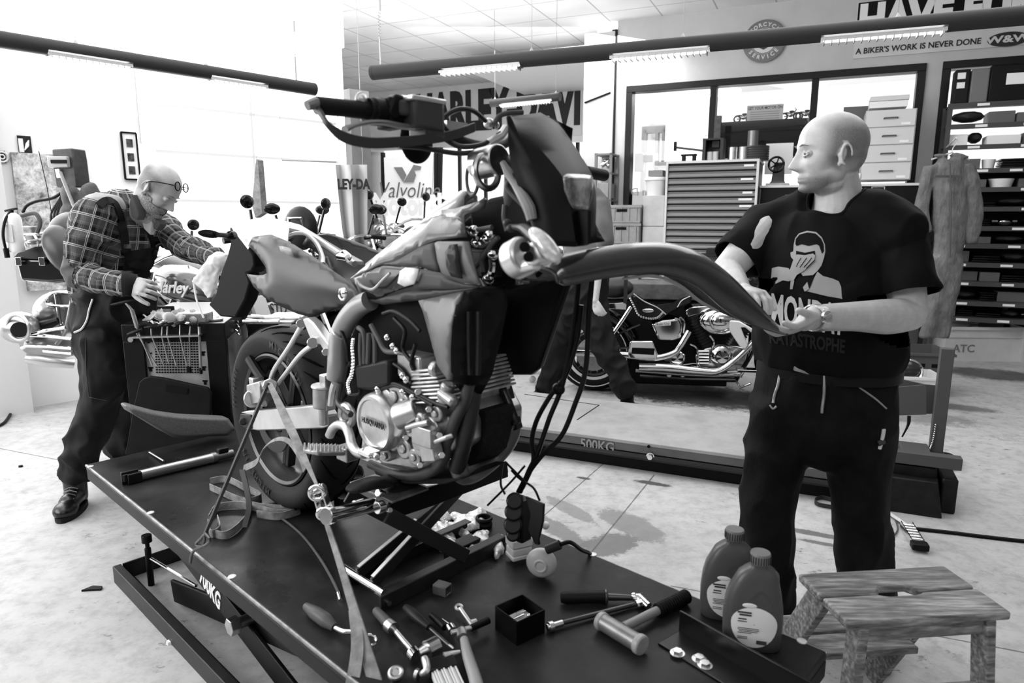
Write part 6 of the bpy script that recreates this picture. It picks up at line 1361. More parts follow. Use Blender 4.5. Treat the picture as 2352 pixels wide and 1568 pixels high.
# ---------- people ----------
def ell(bb,pts,rad,side,n=5,seg=22):
    """loft of ellipses: rad=[(half width along side, half depth)], side = width direction"""
    P=cr_(pts,n); Rr=cr_([np.array(r,float) for r in rad],n) if len(rad)==len(pts) else None
    rings=[]; N=len(P); S=V(side).normalized()
    for i,p in enumerate(P):
        t=(V(P[min(i+1,N-1)])-V(P[max(i-1,0)])).normalized(); s=(S-t*S.dot(t)).normalized(); w=t.cross(s)
        ra,rb=Rr[i]
        rings.append([V(p)+s*(ra*math.cos(a))+w*(rb*math.sin(a)) for a in np.linspace(0,2*math.pi,seg,endpoint=False)])
    # rounded ends
    bb.loft(rings)
    for e in (0,-1):
        ra,rb=Rr[e]; t=(V(P[e])-V(P[1 if e==0 else -2])).normalized(); s=(S-t*S.dot(t)).normalized()
        bb.ball(V(P[e]),(ra*.98,rb*.98,min(ra,rb)*.7),ax=(s,t.cross(s),t))
def head(bb,o,f,up,s=1.,jaw=1.,age=0.):
    """smooth face: rounded skull and jaw, then features raised or sunk as soft bumps"""
    f=V(f).normalized(); up=V(up); up=(up-f*up.dot(f)).normalized(); l=up.cross(f)
    q=lambda x,y,z: V(o)+(f*x+l*y+up*z)*s
    A=(f,l,up); h=B(); L_=((1,0,0),(0,1,0),(0,0,1))
    h.ball((-.012,0,.040),(.101,.079,.086),seg=36,rn=24); h.ball((-.035,0,.008),(.072,.070,.072),seg=28,rn=18)
    h.ball((.030,0,-.012),(.060,.061,.085),seg=32,rn=22); h.ball((.026,0,-.062*jaw),(.058,.054*jaw,.048),seg=28,rn=18); h.ball((.050,0,-.088*jaw),(.032,.030,.022),seg=24,rn=14)
    for y in (-1,1): h.ball((.008,y*.034*jaw,-.055),(.045,.026,.032),seg=20,rn=12)
    me=blob(h,.0030,16); n=len(me.vertices); co=np.empty(n*3); me.vertices.foreach_get('co',co); co=co.reshape(-1,3)
    x,y,z=co[:,0].copy(),co[:,1].copy(),co[:,2].copy(); ay=np.abs(y); front=1/(1+np.exp(-(x-.035)/.006))
    G=lambda yy,zz,sy,sz,ys=ay: np.exp(-((ys-yy)/sy)**2/2-((z-zz)/sz)**2/2)*front
    dx=-.0125*G(.031,.003,.012,.0095)+.0065*G(.026,.026,.016,.007)+.003*G(0,.020,.010,.010)
    dx+=.006*G(0,.008,.0060,.010)+.013*G(0,-.010,.0070,.010)+.0215*G(0,-.027,.0092,.0085)+.017*G(0,-.037,.0105,.0055)
    dx+=.0075*G(.0135,-.0385,.0055,.0055)-.0035*G(.0,-.052,.012,.004)
    dx+=.0050*G(0,-.0625,.018,.0042)+.0060*G(0,-.0745,.016,.0048)-.0040*G(0,-.0685,.022,.0018)-.0045*G(0,-.0855,.016,.0050)+.0075*G(0,-.100,.015,.010)
    dx+=.004*G(.040,-.024,.014,.012)-.0035*G(.026,-.045,.006,.014)*(1+age)-.002*G(.018,-.052,.005,.010)
    side=np.exp(-((x-.045)/.022)**2/2-((z+.020)/.014)**2/2)*np.sign(y)*(ay>.02)
    co[:,0]+=dx; co[:,1]+=side*.0035-np.sign(y)*.005*np.exp(-((x-.060)/.018)**2/2-((z-.035)/.020)**2/2)*(ay>.03)
    W_=np.array([list(f),list(l),list(up)])*s; co=co@W_+np.array(list(V(o)))
    me.vertices.foreach_set('co',co.ravel()); me.update(); bb.b.from_mesh(me)
    for y in (-1,1):
        e=q(-.010,y*.0745,-.004)
        bb.ball(e,(.014*s,.006*s,.028*s),ax=((f*.93+up*.25-l*(y*-.15)).normalized(),l,(up-f*.2).normalized()))
        pp=lambda a,e=e,y=y: e+l*(y*.0085*s)-f*(.008*s)+(f*math.cos(a)*.0145+up*math.sin(a)*.029)*s
        for k in range(12):
            a0=math.pi*(-.42+1.45*k/12); a1=math.pi*(-.42+1.45*(k+1)/12); bb.capsule(pp(a0),pp(a1),.0034*s,seg=8)
        bb.ball(q(-.002,y*.076,-.030),(.007*s,.005*s,.008*s),ax=A); bb.ball(q(.002,y*.076,-.005),(.005*s,.005*s,.007*s),ax=A)
        # eyelids
        for z0,sg_ in ((.0045,1),(.0015,-1)):
            P=[q(.0710+.0125*math.cos(t*1.15)+.0008,y*(.0325+.0135*math.sin(t*1.15)),z0+sg_*.0042*math.cos(t*1.4)) for t in np.linspace(-1,1,7)]
            for i in range(6): bb.capsule(P[i],P[i+1],.0032*s,seg=8)
    return q,A
def eyes(q,A,parent,s=1.,down=0.,closed=False):
    wm=M('eye_white',.55,.2); im=M('eye_iris',.03,.1)
    for y in (-1,1):
        if closed:
            b=B(); b.tube([q(.0828,y*.020,-.0025),q(.0815,y*.032,-.005),q(.0770,y*.044,-.0025)],[.0006,.0012,.0006],6,n=3); b.out('eyelash',M('brow_hair',.22,.8),parent); b=B(); b.tube([q(.0915,y*.014,.0265),q(.0895,y*.030,.030),q(.0800,y*.047,.026)],[.0016,.0030,.0014],6,n=3,flat=.7); b.out('eyebrow',M('brow_hair'),parent); continue
        b=B(); b.ball(q(.0690,y*.0325,.003),.0118*s,seg=18,rn=12); e=b.out('eye',wm,parent)
        b=B(); b.ball(q(.0796,y*.0335,.003-down),(.0024*s,.0052*s,.0052*s),ax=A,seg=12,rn=8); b.out('iris',im,e)
        b=B(); b.tube([q(.0915,y*.014,.0265),q(.0895,y*.030,.030),q(.0800,y*.047,.026)],[.0016,.0030,.0014],6,n=3,flat=.7); b.out('eyebrow',M('brow_hair',.22,.8),parent)
def hand(bb,w,d,n,side,curl=(.5,.7,.4),spread=.06,s=1.,thumb=(.5,.3),fan=None):
    """w wrist, d finger direction, n palm normal (the way the palm faces), side = +1 thumb along d x n, -1 opposite"""
    w=V(w); d=V(d).normalized(); n=V(n); n=(n-d*n.dot(d)).normalized(); t=d.cross(n)*side
    bb.ball(w+d*.050*s,(.052*s,.041*s,.0145*s),ax=(d,t,n),seg=20,rn=12)
    bb.capsule(w-d*.01,w+d*.03*s,.021*s,.022*s)
    bb.ball(w+d*.03*s+t*.022*s+n*.006*s,(.030*s,.016*s,.015*s),ax=((d+t*.5).normalized(),t,n))
    for i,(off,L,r) in enumerate(((.030,.073,.0090),(.010,.081,.0093),(-.011,.075,.0090),(-.030,.060,.0082))):
        c=curl if not isinstance(curl[0],(tuple,list)) else curl[i]
        p=w+(d*(.084 if i in(1,2) else .078)+t*off)*s; ang=0; dr=(d+t*spread*(1.5-i)).normalized(); 
        bb.capsule(w+(d*.05+t*off*.8)*s,p,.0105*s,r*1.08*s,seg=10)
        for k,(fr,cc) in enumerate(zip((.46,.31,.23),c)):
            ang+=cc; v=(dr*math.cos(ang)+n*math.sin(ang)); q=p+v*(L*fr*s)
            bb.capsule(p,q,r*(1-.07*k)*s,r*(.93-.07*k)*s,seg=10); p=q
    a,bn=thumb; p=w+(d*.022+t*.026+n*.004)*s; v=(d*math.cos(a)+t*math.sin(a)+n*.25).normalized()
    for L,r0,r1,cc in ((.040,.0135,.0115,0),(.030,.0112,.0100,bn),(.025,.0098,.0085,bn)):
        v=(v*math.cos(cc)+(n*.6-t*.4+d*.3)*math.sin(cc)).normalized(); q=p+v*L*s; bb.capsule(p,q,r0*s,r1*s,seg=10); p=q
    return p
def shell(me,cond,off,name,mat,parent,smooth=60,flip=False):
    """part of a surface (world coordinates mesh) lifted off by `off`"""
    bm=bmesh.new(); bm.from_mesh(me); bm.normal_update()
    bmesh.ops.delete(bm,geom=[f for f in bm.faces if not cond(f.calc_center_median(),f.normal)],context='FACES')
    for v in bm.verts: v.co+=v.normal*off
    m2=bpy.data.meshes.new(name); bm.to_mesh(m2); bm.free(); return link(name,m2,mat,parent,smooth=smooth)
def tree(me):
    bm=bmesh.new(); bm.from_mesh(me); t=BVHTree.FromBMesh(bm); bm.free(); return t
def decal(bvh,poly,name,mat,parent,off=.004,step=5,holes=()):
    """flat print laid on a surface: picture outline carried onto the real cloth"""
    S=[]
    n=len(poly)
    for i in range(n):
        a=np.array(poly[i],float);c=np.array(poly[(i+1)%n],float); m=max(1,int(np.hypot(*(c-a))/step))
        for k in range(m): S.append(a+(c-a)*k/m)
    S=np.array(S); n=len(S); lo=S.min(0); hi=S.max(0); inner=[]
    def inside(x,y):
        c=False; j=n-1
        for i in range(n):
            if (S[i,1]>y)!=(S[j,1]>y) and x<(S[j,0]-S[i,0])*(y-S[i,1])/(S[j,1]-S[i,1])+S[i,0]: c=not c
            j=i
        return c
    y=lo[1]
    while y<hi[1]:
        x=lo[0]
        while x<hi[0]:
            if inside(x,y) and np.hypot(S[:,0]-x,S[:,1]-y).min()>step*.5: inner.append(V((x,y)))
            x+=step
        y+=step
    res=delaunay_2d_cdt([V(s) for s in S]+inner,[(i,(i+1)%n) for i in range(n)],[list(range(n))],1,1e-6)
    bm=bmesh.new(); vs=[]
    for p in res[0]:
        r=ray(p.x,p.y).normalized(); h=bvh.ray_cast(CAM,r)
        vs.append(bm.verts.new(h[0]-r*.0+ (h[1] if h[1].dot(r)<0 else -h[1])*off) if h[0] else None)
    for f in res[2]:
        q=[vs[i] for i in f]
        if all(q): 
            try: bm.faces.new(q)
            except ValueError: pass
    bmesh.ops.recalc_face_normals(bm,faces=bm.faces[:])
    me=bpy.data.meshes.new(name); bm.to_mesh(me); bm.free()
    return link(name,me,mat,parent,smooth=60)
def folds(p,amp=.006,sc=9.,ax=(1,1,.45)):
    amp*=1.35
    v=V((p[0]*ax[0]*sc,p[1]*ax[1]*sc,p[2]*ax[2]*sc)); w=V(noise.noise_vector(v*.5))*.8
    return amp*(1-2.6*abs(noise.noise(v+w))**.8)+amp*.35*noise.noise(v*2.7)
def skinmat(name,c):
    g=NG(name,c,.45); co=g.coord(); a=g.node('ShaderNodeAttribute'); a.attribute_name='stubble'
    base=g.ramp(g.noise(co,30,4),[(.3,c*.88),(.7,min(1,c*1.08))]); st=g.ramp(g.noise(co,420,3,.8),[(.35,.03),(.65,.22)])
    g.color(g.mix(a.outputs['Fac'],base,st),1.).bump(g.noise(co,160,4),.15,.002); g.p.inputs['Subsurface Weight'].default_value=.08; g.p.inputs['Subsurface Radius'].default_value=(.01,.01,.01); g.p.inputs['Specular IOR Level'].default_value=.35
    return g.mt
def stubble(me,fn):
    at=me.attributes.new('stubble','FLOAT','POINT'); at.data.foreach_set('value',[float(max(0,min(1,fn(v.co,v.normal)))) for v in me.vertices])
sk=skinmat('skin_pale',.56); sk2=skinmat('skin_mid',.40)
def g_(x,a,b): return max(0.,min(1.,(x-a)/(b-a)))
# ===== standing man at the right =====
m1=thing('person','heavy man in black printed t-shirt holding the tip of the long dark fender','person',V((1.25,2.22,0)))
T=lambda x,y,Y: aty(x,y,Y)
AX1=V((.89,-.45,0))
# trousers
bb=B()
hipc=T(1898,860,2.2)
ell(bb,[T(1898,838,2.2),T(1896,880,2.2),T(1890,950,2.2),T(1885,1010,2.2)],[(.205,.155),(.215,.16),(.215,.155),(.185,.13)],AX1)
ell(bb,[T(1805,930,2.24),T(1785,1040,2.24),T(1765,1150,2.22),T(1760,1250,2.2),T(1757,1350,2.19),T(1757,1415,2.18)],[(.115,.125),(.105,.115),(.092,.10),(.090,.10),(.095,.11),(.098,.115)],AX1)
ell(bb,[T(1970,940,2.15),T(1975,1040,2.15),T(1980,1150,2.15),T(1984,1260,2.15),T(1988,1340,2.16),T(1990,1400,2.16)],[(.112,.125),(.102,.112),(.088,.10),(.086,.10),(.088,.11),(.09,.112)],AX1)
me=blob(bb,.009,5); me=displace(me,lambda p,n: folds(p,.007,7,(1,1,.6))+.004*noise.noise(V(p)*16))
g=NG('corduroy_black',.012,.75); co=g.coord(); g.color(g.ramp(g.noise(co,7,5),[(.35,.008),(.7,.026)])).bump(g.noise(co,60,2,.5,scale3=(6,6,.5)),.5,.003); g.p.inputs['Specular IOR Level'].default_value=.15
tro=link('work_trousers',me,g.mt,m1,smooth=70); 
bt=tree(me); off1=OFF[m1.name]
btW=None
def world_tree(o,root):
    bm=bmesh.new(); bm.from_mesh(o.data)
    for v in bm.verts: v.co+=OFF[root.name]
    t=BVHTree.FromBMesh(bm); bm.free(); return t
btro=world_tree(tro,m1)
def surf_line(bvh,pts,r,name,mat,parent,off=.002,n=6,seg=6):
    P=[]
    for p in cr_(pts,n):
        rr_=ray(*p).normalized(); h=bvh.ray_cast(CAM,rr_)
        if h[0]: P.append(h[0]-rr_*off)
    b=B(); b.tube(P,r,seg); return b.out(name,mat,parent)
for pts in ([(1792,845),(1788,880),(1780,905),(1776,925)],[(1893,855),(1893,900),(1889,935),(1888,948)]):
    z=surf_line(btro,pts,.0048,'trouser_zip',M('zip_silver',.6,.35,.8),tro)
surf_line(btro,[(1768,930),(1776,938),(1784,932)],.004,'zip_pull',steel,tro)
surf_line(btro,[(1952,870),(1975,890),(2010,915),(2036,938)],.003,'key_cord',M('cord_light',.4,.5),tro); surf_line(btro,[(1944,878),(1952,868),(1958,872)],.006,'carabiner',steel,tro)
surf_line(btro,[(2020,1030),(2026,1008),(2030,985)],.006,'pen',M('pen_white',.7,.4),tro); surf_line(btro,[(2016,1018),(2030,1012)],.010,'side_pocket_clip',M('clip_dark',.08,.4),tro)
b=B()
# shoes
for (x,y,Y,dx) in ((1775,1418,2.16,-.03),(2003,1436,2.14,.04)):
    p=T(x,y,Y); p.z=0; fd=V((-.35+dx,-.93,0)).normalized(); sd=UP.cross(fd); bb=B()
    bb.capsule(p+UP*.055-fd*.03,p+UP*.05+fd*.06,.05,.048); bb.ball(p+fd*.12+UP*.035,(.075,.050,.036),ax=(fd,sd,UP)); bb.capsule(p+UP*.05-fd*.03,p+UP*.13-fd*.03,.05,.055)
    me=blob(bb,.006,3)
    for v in me.vertices: v.co.z=max(v.co.z,.012)
    o=link('shoe',me,M('shoe_black',.012,.4),m1,smooth=60)
    b=B(); b.loft([[p+fd*(.07+.125*math.cos(a)+(.0))+sd*(.052*math.sin(a))+UP*z for a in np.linspace(0,2*math.pi,24,endpoint=False)] for z in (0.,.02)]); b.out('shoe_sole',M('sole_dark',.03,.6),o)
# skin: head, neck, arms, hands in one surface
bb=B()
f1=V((-.985,.05,-.02)); 
HO=T(1904,357,2.2); HS=1.045
q1,A1=head(bb,HO,f1,V((0,0,1)),HS)
ell(bb,[T(1918,400,2.22),T(1924,440,2.23),T(1925,490,2.23),T(1920,520,2.23)],[(.064,.066),(.070,.072),(.086,.082),(.11,.10)],AX1)
bb.ball(q1(-.004,0,-.085),(.058,.050,.032),ax=((A1[0]-A1[2]*.12).normalized(),A1[1],(A1[2]+A1[0]*.12).normalized()))   # under the chin
# his left arm (near): shoulder -> elbow -> wrist
SL=T(2062,545,2.10); EL=T(2090,722,2.02); WL_=T(1868,730,1.84)
ell(bb,[SL,SL.lerp(EL,.5),EL],[(.062,.062),(.058,.056),(.048,.048)],V((1,0,0)))
ell(bb,[EL,EL.lerp(WL_,.25)-UP*.004,EL.lerp(WL_,.6),WL_],[(.050,.048),(.052,.052),(.042,.042),(.029,.036)],V((0,1,0)))
SR_=T(1765,515,2.33); ER=T(1668,622,2.22); WR_=T(1700,664,2.08)
ell(bb,[SR_,SR_.lerp(ER,.5),ER],[(.060,.060),(.056,.056),(.047,.047)],V((1,0,0)))
ell(bb,[ER,ER.lerp(WR_,.4),WR_],[(.047,.047),(.044,.044),(.030,.032)],V((0,0,1)))
hd=(T(1782,774,1.74)-WL_).normalized()
hand(bb,WL_+hd*.01,hd,V((-.30,.35,.80)),-1,curl=((.05,.35,.25),(.10,.40,.30),(.15,.45,.3),(.2,.5,.3)),thumb=(.42,.12),s=1.08)
hd2=(T(1750,676,1.97)-WR_).normalized()
hand(bb,WR_,hd2,V((.1,-.5,-.6)),1,curl=(.5,.7,.5),thumb=(.6,.5))
me=blob(bb,.0030,2)
def st1(p,n):
    d=V(p)-HO; x,y,z=d.dot(A1[0])/HS,d.dot(A1[1])/HS,d.dot(A1[2])/HS
    if z<-.16 or abs(x)>.2: return 0
    hair=g_(-x,-.050,-.010)*g_(z,-.050,-.010)*(1-g_(z,.065,.105))*g_(abs(y),.030,.055)*.75
    back=g_(-x,.04,.07)*g_(z,-.06,-.03)*(1-g_(z,.080,.110))*.65
    ear=1 if (abs(y)>.078 and -.035<x<.012 and -.045<z<.035) else 0
    beard=g_(-z,.045,.07)*(1-g_(-z,.105,.135))*g_(x,-.005,.02)*.75
    return max(hair*(1-ear),back*(1-ear),beard)
stubble(me,st1)
body=link('body',me,sk,m1,smooth=80)
eyes(q1,A1,body,HS)
b=B(); 
# t-shirt
bb=B()
ell(bb,[T(1922,470,2.24),T(1920,500,2.24),T(1915,560,2.22),T(1908,650,2.20),T(1904,740,2.19),T(1904,800,2.19),T(1906,838,2.2)],[(.09,.075),(.19,.10),(.225,.135),(.225,.155),(.228,.168),(.225,.165),(.212,.158)],AX1,n=6,seg=32)
ell(bb,[T(1960,478,2.18),T(2020,500,2.12),T(2066,545,2.08)],[(.075,.065),(.085,.08),(.088,.085)],V((0,1,0)))
ell(bb,[T(2056,532,2.10),T(2072,590,2.07),T(2084,650,2.04),T(2090,676,2.03)],[(.078,.080),(.074,.078),(.076,.078),(.080,.080)],V((1,0,0)))
ell(bb,[T(1870,478,2.28),T(1800,500,2.33),T(1765,520,2.34)],[(.07,.065),(.08,.075),(.08,.08)],V((0,1,0)))
ell(bb,[T(1768,515,2.34),T(1728,560,2.30),T(1693,598,2.27)],[(.078,.08),(.076,.075),(.080,.072)],V((1,0,0)))
me=blob(bb,.008,5)
def tee(p,n):
    P_=V(p); a=folds(p,.0075,7,(1,1,.5))+.003*noise.noise(P_*20)
    return a
me=displace(me,tee)
# open the neck hole, hem and sleeve ends with clean cuts
def cut(bm,co,no,rad):
    co=V(co); no=V(no).normalized()
    fs=[f for f in bm.faces if (f.calc_center_median()-co).length<rad]
    g=set(fs); 
    for f in fs: g.update(f.edges); g.update(f.verts)
    bmesh.ops.bisect_plane(bm,geom=list(g),dist=1e-5,plane_co=co,plane_no=no)
    dl=[f for f in bm.faces if (f.calc_center_median()-co).dot(no)>0 and (f.calc_center_median()-co).length<rad+.004]
    bmesh.ops.delete(bm,geom=dl,context='FACES')
def hole_loops(bm):
    es=[e for e in bm.edges if e.is_boundary]; left=set(es); res=[]
    while left:
        e=left.pop(); lp=[e.verts[0],e.verts[1]]
        while True:
            nx=[x for x in lp[-1].link_edges if x in left]
            if not nx: break
            left.discard(nx[0]); lp.append(nx[0].other_vert(lp[-1]))
        res.append([v.co.copy() for v in lp])
    return res
bm=bmesh.new(); bm.from_mesh(me)
nn_=V((-.22,-.42,1)).normalized(); NC=T(1918,470,2.2)
hem=(T(2092,676,2.03)-T(2078,590,2.07)).normalized(); hp_=T(2093,674,2.03)
hem2=(T(1693,598,2.27)-T(1728,560,2.30)).normalized(); hp2=T(1690,597,2.27)

axu=(AX1-nn_*AX1.dot(nn_)).normalized(); axv=nn_.cross(axu); ru,rv=.082,.078; NCa=T(1918,480,2.21)
def rad_(p): q=p-NCa; return math.hypot(q.dot(axu)/ru,q.dot(axv)/rv)
fs=[f for f in bm.faces if rad_(f.calc_center_median())<1 and -.06<(f.calc_center_median()-NCa).dot(nn_)<.14]
bmesh.ops.delete(bm,geom=fs,context='FACES')
for v in bm.verts:
    if v.is_boundary and (v.co-NCa).length<.16:
        k=rad_(v.co); q=v.co-NCa; a_,b_,c_=q.dot(axu)/k,q.dot(axv)/k,q.dot(nn_); v.co=NCa+axu*a_+axv*b_+nn_*c_
cut(bm,hp_,hem,.16); cut(bm,hp2,hem2,.15); zh=T(1900,838,2.2).z; cut(bm,V((NC.x,NC.y,zh)),(0,0,-1),.5)
loops=hole_loops(bm); bm.to_mesh(me); bm.free()
g=NG('tshirt_black',.012,.8); co=g.coord(); g.color(g.ramp(g.noise(co,5,4),[(.35,.008),(.7,.018)])).bump(g.noise(co,500,1),.2,.001); g.p.inputs['Specular IOR Level'].default_value=.12
ts=link('t_shirt',me,g.mt,m1,smooth=80); md=ts.modifiers.new('solid','SOLIDIFY'); md.thickness=.004; md.offset=0
bts=world_tree(ts,m1)
# neck rib
lp=min([l for l in loops if len(l)>12],key=lambda l:(sum(l,V((0,0,0)))/len(l)-NC).length)
lp=lp[::3]; b=B(); b.tube(lp,.0055,8,closed=True); b.out('collar_rib',g.mt,ts)
# print on the shirt: a plain figure hiding its face behind a hand, block lettering
pw=M('print_light',.42,.7); pb=M('print_black',.008,.8); pg=M('print_dim',.045,.7)
decal(bts,[(1827,548),(1836,537),(1855,531),(1875,534),(1888,546),(1895,562),(1896,578),(1893,592),(1887,610),(1878,622),(1868,632),(1845,634),(1835,620),(1826,600),(1818,590),(1817,580),(1823,578),(1824,562)],'print_head',pw,ts)
decal(bts,[(1829,550),(1838,540),(1856,535),(1874,538),(1886,549),(1892,562),(1893,578),(1888,584),(1882,566),(1876,562),(1858,566),(1842,562),(1831,566),(1828,562)],'print_hair',pb,ts,off=.0055)
decal(bts,[(1830,577),(1850,582),(1872,577),(1873,590),(1862,596),(1840,594),(1830,590)],'print_shade',pb,ts,off=.0055)
decal(bts,[(1832,586),(1850,588),(1868,584),(1873,588),(1870,600),(1860,612),(1848,622),(1832,632),(1825,645),(1813,640),(1816,622),(1824,600)],'print_hand',pw,ts,off=.0075)
for l in ([(1840,592),(1834,602),(1829,612)],[(1853,592),(1845,603),(1837,614)],[(1864,592),(1856,603),(1846,614)],[(1871,597),(1862,606),(1852,616)]): surf_line(bts,l,.0012,'print_line',pb,ts,off=.0085,n=3)
decal(bts,[(1775,616),(1790,612),(1812,616),(1822,628),(1826,642),(1812,646),(1800,644),(1776,656),(1773,640)],'print_sleeve',pw,ts)
decal(bts,[(1878,624),(1890,634),(1912,640),(1926,646),(1932,660),(1934,686),(1900,680),(1850,668),(1858,652),(1870,640)],'print_shoulder',pw,ts)
decal(bts,[(1832,640),(1852,636),(1870,640),(1862,660),(1856,668),(1840,664),(1828,652)],'print_tie',pb,ts,off=.0055)
decal(bts,[(1818,640),(1826,645),(1822,664),(1816,664)],'print_collar',pw,ts,off=.0045); decal(bts,[(1846,660),(1856,648),(1860,664),(1850,670)],'print_collar',pw,ts,off=.006)
def shirt_text(s,pts4,mat,name='print_lettering'):
    """lettering in a picture quad, carried onto the cloth"""
    me=textmesh(s,1.,Matrix.Identity(4),ext=0,bold=.03,align='LEFT'); bm=bmesh.new(); bm.from_mesh(me)
    bmesh.ops.triangulate(bm,faces=bm.faces[:])
    for _ in range(2): bmesh.ops.subdivide_edges(bm,edges=[e for e in bm.edges if e.calc_length()>.12],cuts=1)
    xs=[v.co.x for v in bm.verts]; ys=[v.co.y for v in bm.verts]; x0,x1,y0,y1=min(xs),max(xs),min(ys),max(ys)
    a,b_,c,d=[np.array(p,float) for p in pts4]; bad=[]
    for v in bm.verts:
        u=(v.co.x-x0)/(x1-x0); w=(v.co.y-y0)/(y1-y0); p=(d*(1-u)+c*u)*(1-w)+(a*(1-u)+b_*u)*w
        r=ray(*p).normalized(); h=bts.ray_cast(CAM,r)
        if h[0]: v.co=h[0]-r*.0065
        else: bad.append(v)
    bmesh.ops.delete(bm,geom=bad,context='VERTS'); me=bpy.data.meshes.new(name); bm.to_mesh(me); bm.free(); return link(name,me,mat,ts,smooth=0)
shirt_text('MONDAY',[(1772,672),(1945,700),(1940,772),(1772,745)],M('print_white',.6,.7))
shirt_text('KATASTROPHE',[(1765,755),(1942,780),(1940,812),(1768,788)],pg)
# watch and belt
wv=(EL-WL_).normalized(); wc=WL_+wv*.008
b=B(); x_=wv.cross(V((0,1,0))).normalized(); y_=wv.cross(x_)
b.loft([[wc+wv*(o_)+x_*((.0325+r_)*math.cos(a))+y_*((.0385+r_)*math.sin(a)) for a in np.linspace(0,2*math.pi,28,endpoint=False)] for o_,r_ in ((-.012,0),(-.012,.004),(.012,.006),(.012,.001))],loop=True)
wt=b.out('wrist_watch',M('watch_steel',.6,.3,.9,bump=(200,.6,.003)),m1)
fn=(CAM-wc).normalized(); fn=(fn-wv*fn.dot(wv)).normalized()
b=B(); b.lathe([(0,0),(.018,0),(.018,.006),(.015,.008),(0,.008)],wc+fn*.034,fn,seg=24,cap=False); b.out('watch_case',chrome,wt)
bc=T(1900,846,2.2)
b=B(); b.loft([[bc+AX1*((.218+r_)*math.cos(a))+AX1.cross(UP)*((.163+r_)*math.sin(a))+UP*z for a in np.linspace(0,2*math.pi,48,endpoint=False)] for z,r_ in ((-.02,0),(-.02,.004),(.02,.004),(.02,0))],loop=True); bl=b.out('belt',M('belt_black',.02,.4),m1)
h=btro.ray_cast(CAM,ray(1842,846).normalized()); 
if h[0]: b=B(); p=h[0]+(CAM-h[0]).normalized()*.012; b.box(p,(.05,.008,.028),(AX1+V((.0,.0,-.2)),AX1.cross(UP),UP)); b.out('belt_buckle',steel,bl,bevel=.004)
# ===== the long fender he holds =====
fen=thing('front_fender','long glossy dark front fender held out by the standing man, pointing right','fender',T(1500,700,1.6))
top=[(1268,612),(1300,590),(1380,572),(1480,561),(1560,563),(1620,580),(1680,622),(1735,680),(1780,735),(1812,766)]
bot=[(1272,650),(1300,655),(1380,640),(1470,630),(1540,635),(1600,660),(1660,710),(1710,740),(1760,758),(1808,770)]
Ys=np.interp(range(10),(0,9),(1.36,1.76))
rings=[]
TT=cr_([np.array([*T(*a,Y)]+[*T(*b_,Y)]) for a,b_,Y in zip(top,bot,Ys)],5)
for i,r in enumerate(TT):
    a=V(r[:3]); c=V(r[3:]); mid=(a+c)/2; ud=(a-c); h=ud.length; ud=ud.normalized(); t=(V(TT[min(i+1,len(TT)-1)][:3])-V(TT[max(i-1,0)][:3])).normalized(); bk=ud.cross(t).normalized()
    if bk.y<0: bk=-bk
    k=i/(len(TT)-1); W=.048*(1-.8*k**2)+.003
    # cross-section: near skirt -> rounded crown -> far skirt (an upside-down gutter)
    ring=[]
    for s_ in np.linspace(0,1,15):
        ang=math.pi*s_; x=-math.cos(ang)*W; z=(math.sin(ang)**.7)
        ring.append(c+ud*(h*z)+bk*(x+W*.8)-ud*(.0))
    rings.append(ring)
b=B(); b.loft(rings,closed=False,cap=False); o=b.out('fender_shell',M('fender_grey_gloss',.06,.26,coat=2.,noise_=(30,.1)),fen,smooth=60); md=o.modifiers.new('solid','SOLIDIFY'); md.thickness=.005
b=B(); b.tube([T(1430,640,1.47),T(1500,634,1.5),T(1560,655,1.54),T(1605,690,1.57),T(1650,715,1.6)],[.003,.004,.004,.004,.003],8,n=5); b.out('edge_bead',M('bead_light',.3,.25,coat=.5),fen)
# ===== man at the left, bending over the tool cart =====
m2=thing('person','bald bearded man in checked shirt and dark bib overalls bending over the tool cart','person',V((-2.1,3.35,0)))
AXm=V((.50,.87,0))   # from his right shoulder (near) to his left (far): he faces right
YB=3.40
# overalls
bb=B()
ell(bb,[T(268,665,3.41),T(265,700,3.42),T(258,760,3.44),T(262,810,3.45)],[(.180,.165),(.187,.175),(.185,.165),(.17,.14)],AXm,seg=28)
ell(bb,[T(232,770,3.34),T(238,850,3.33),T(225,930,3.31),T(205,990,3.29),T(185,1040,3.27),T(178,1085,3.26)],[(.115,.125),(.11,.115),(.09,.095),(.085,.088),(.080,.088),(.075,.085)],AXm)
ell(bb,[T(285,790,3.58),T(292,880,3.60),T(288,950,3.62),T(282,1000,3.63),T(278,1030,3.64)],[(.11,.12),(.10,.11),(.085,.09),(.08,.085),(.08,.085)],AXm)
me=blob(bb,.009,5); me=displace(me,lambda p,n: folds(p,.010,9,(1,1,.7))+.004*noise.noise(V(p)*18))
g=NG('overall_dark',.02,.7); co=g.coord(); g.color(g.ramp(g.noise(co,5,6),[(.3,.010),(.7,.035)])).bump(g.noise(co,300,1),.2,.001); g.p.inputs['Specular IOR Level'].default_value=.2
ov=link('bib_overalls',me,g.mt,m2,smooth=70); bov=world_tree(ov,m2)
b=B()
for p in cr_([(213,688),(205,712),(200,735),(188,755),(172,763)],9):
    h=bov.ray_cast(CAM,ray(*p).normalized())
    if h[0]: b.ball(h[0]+(CAM-h[0]).normalized()*.006,.0058,seg=8,rn=5)
b.out('wallet_chain',M('chain_silver',.6,.25,.9),ov)
b=B()
for pts in ([(250,840),(252,790),(248,740)],[(196,830),(200,880),(205,915)],[(205,915),(240,918)],[(170,760),(172,800),(180,830)]): pass
surf_line(bov,[(196,775),(198,850),(204,912)],.002,'seam_stitch',M('stitch',.10,.7),ov); surf_line(bov,[(204,912),(245,920)],.002,'seam_stitch',M('stitch'),ov)
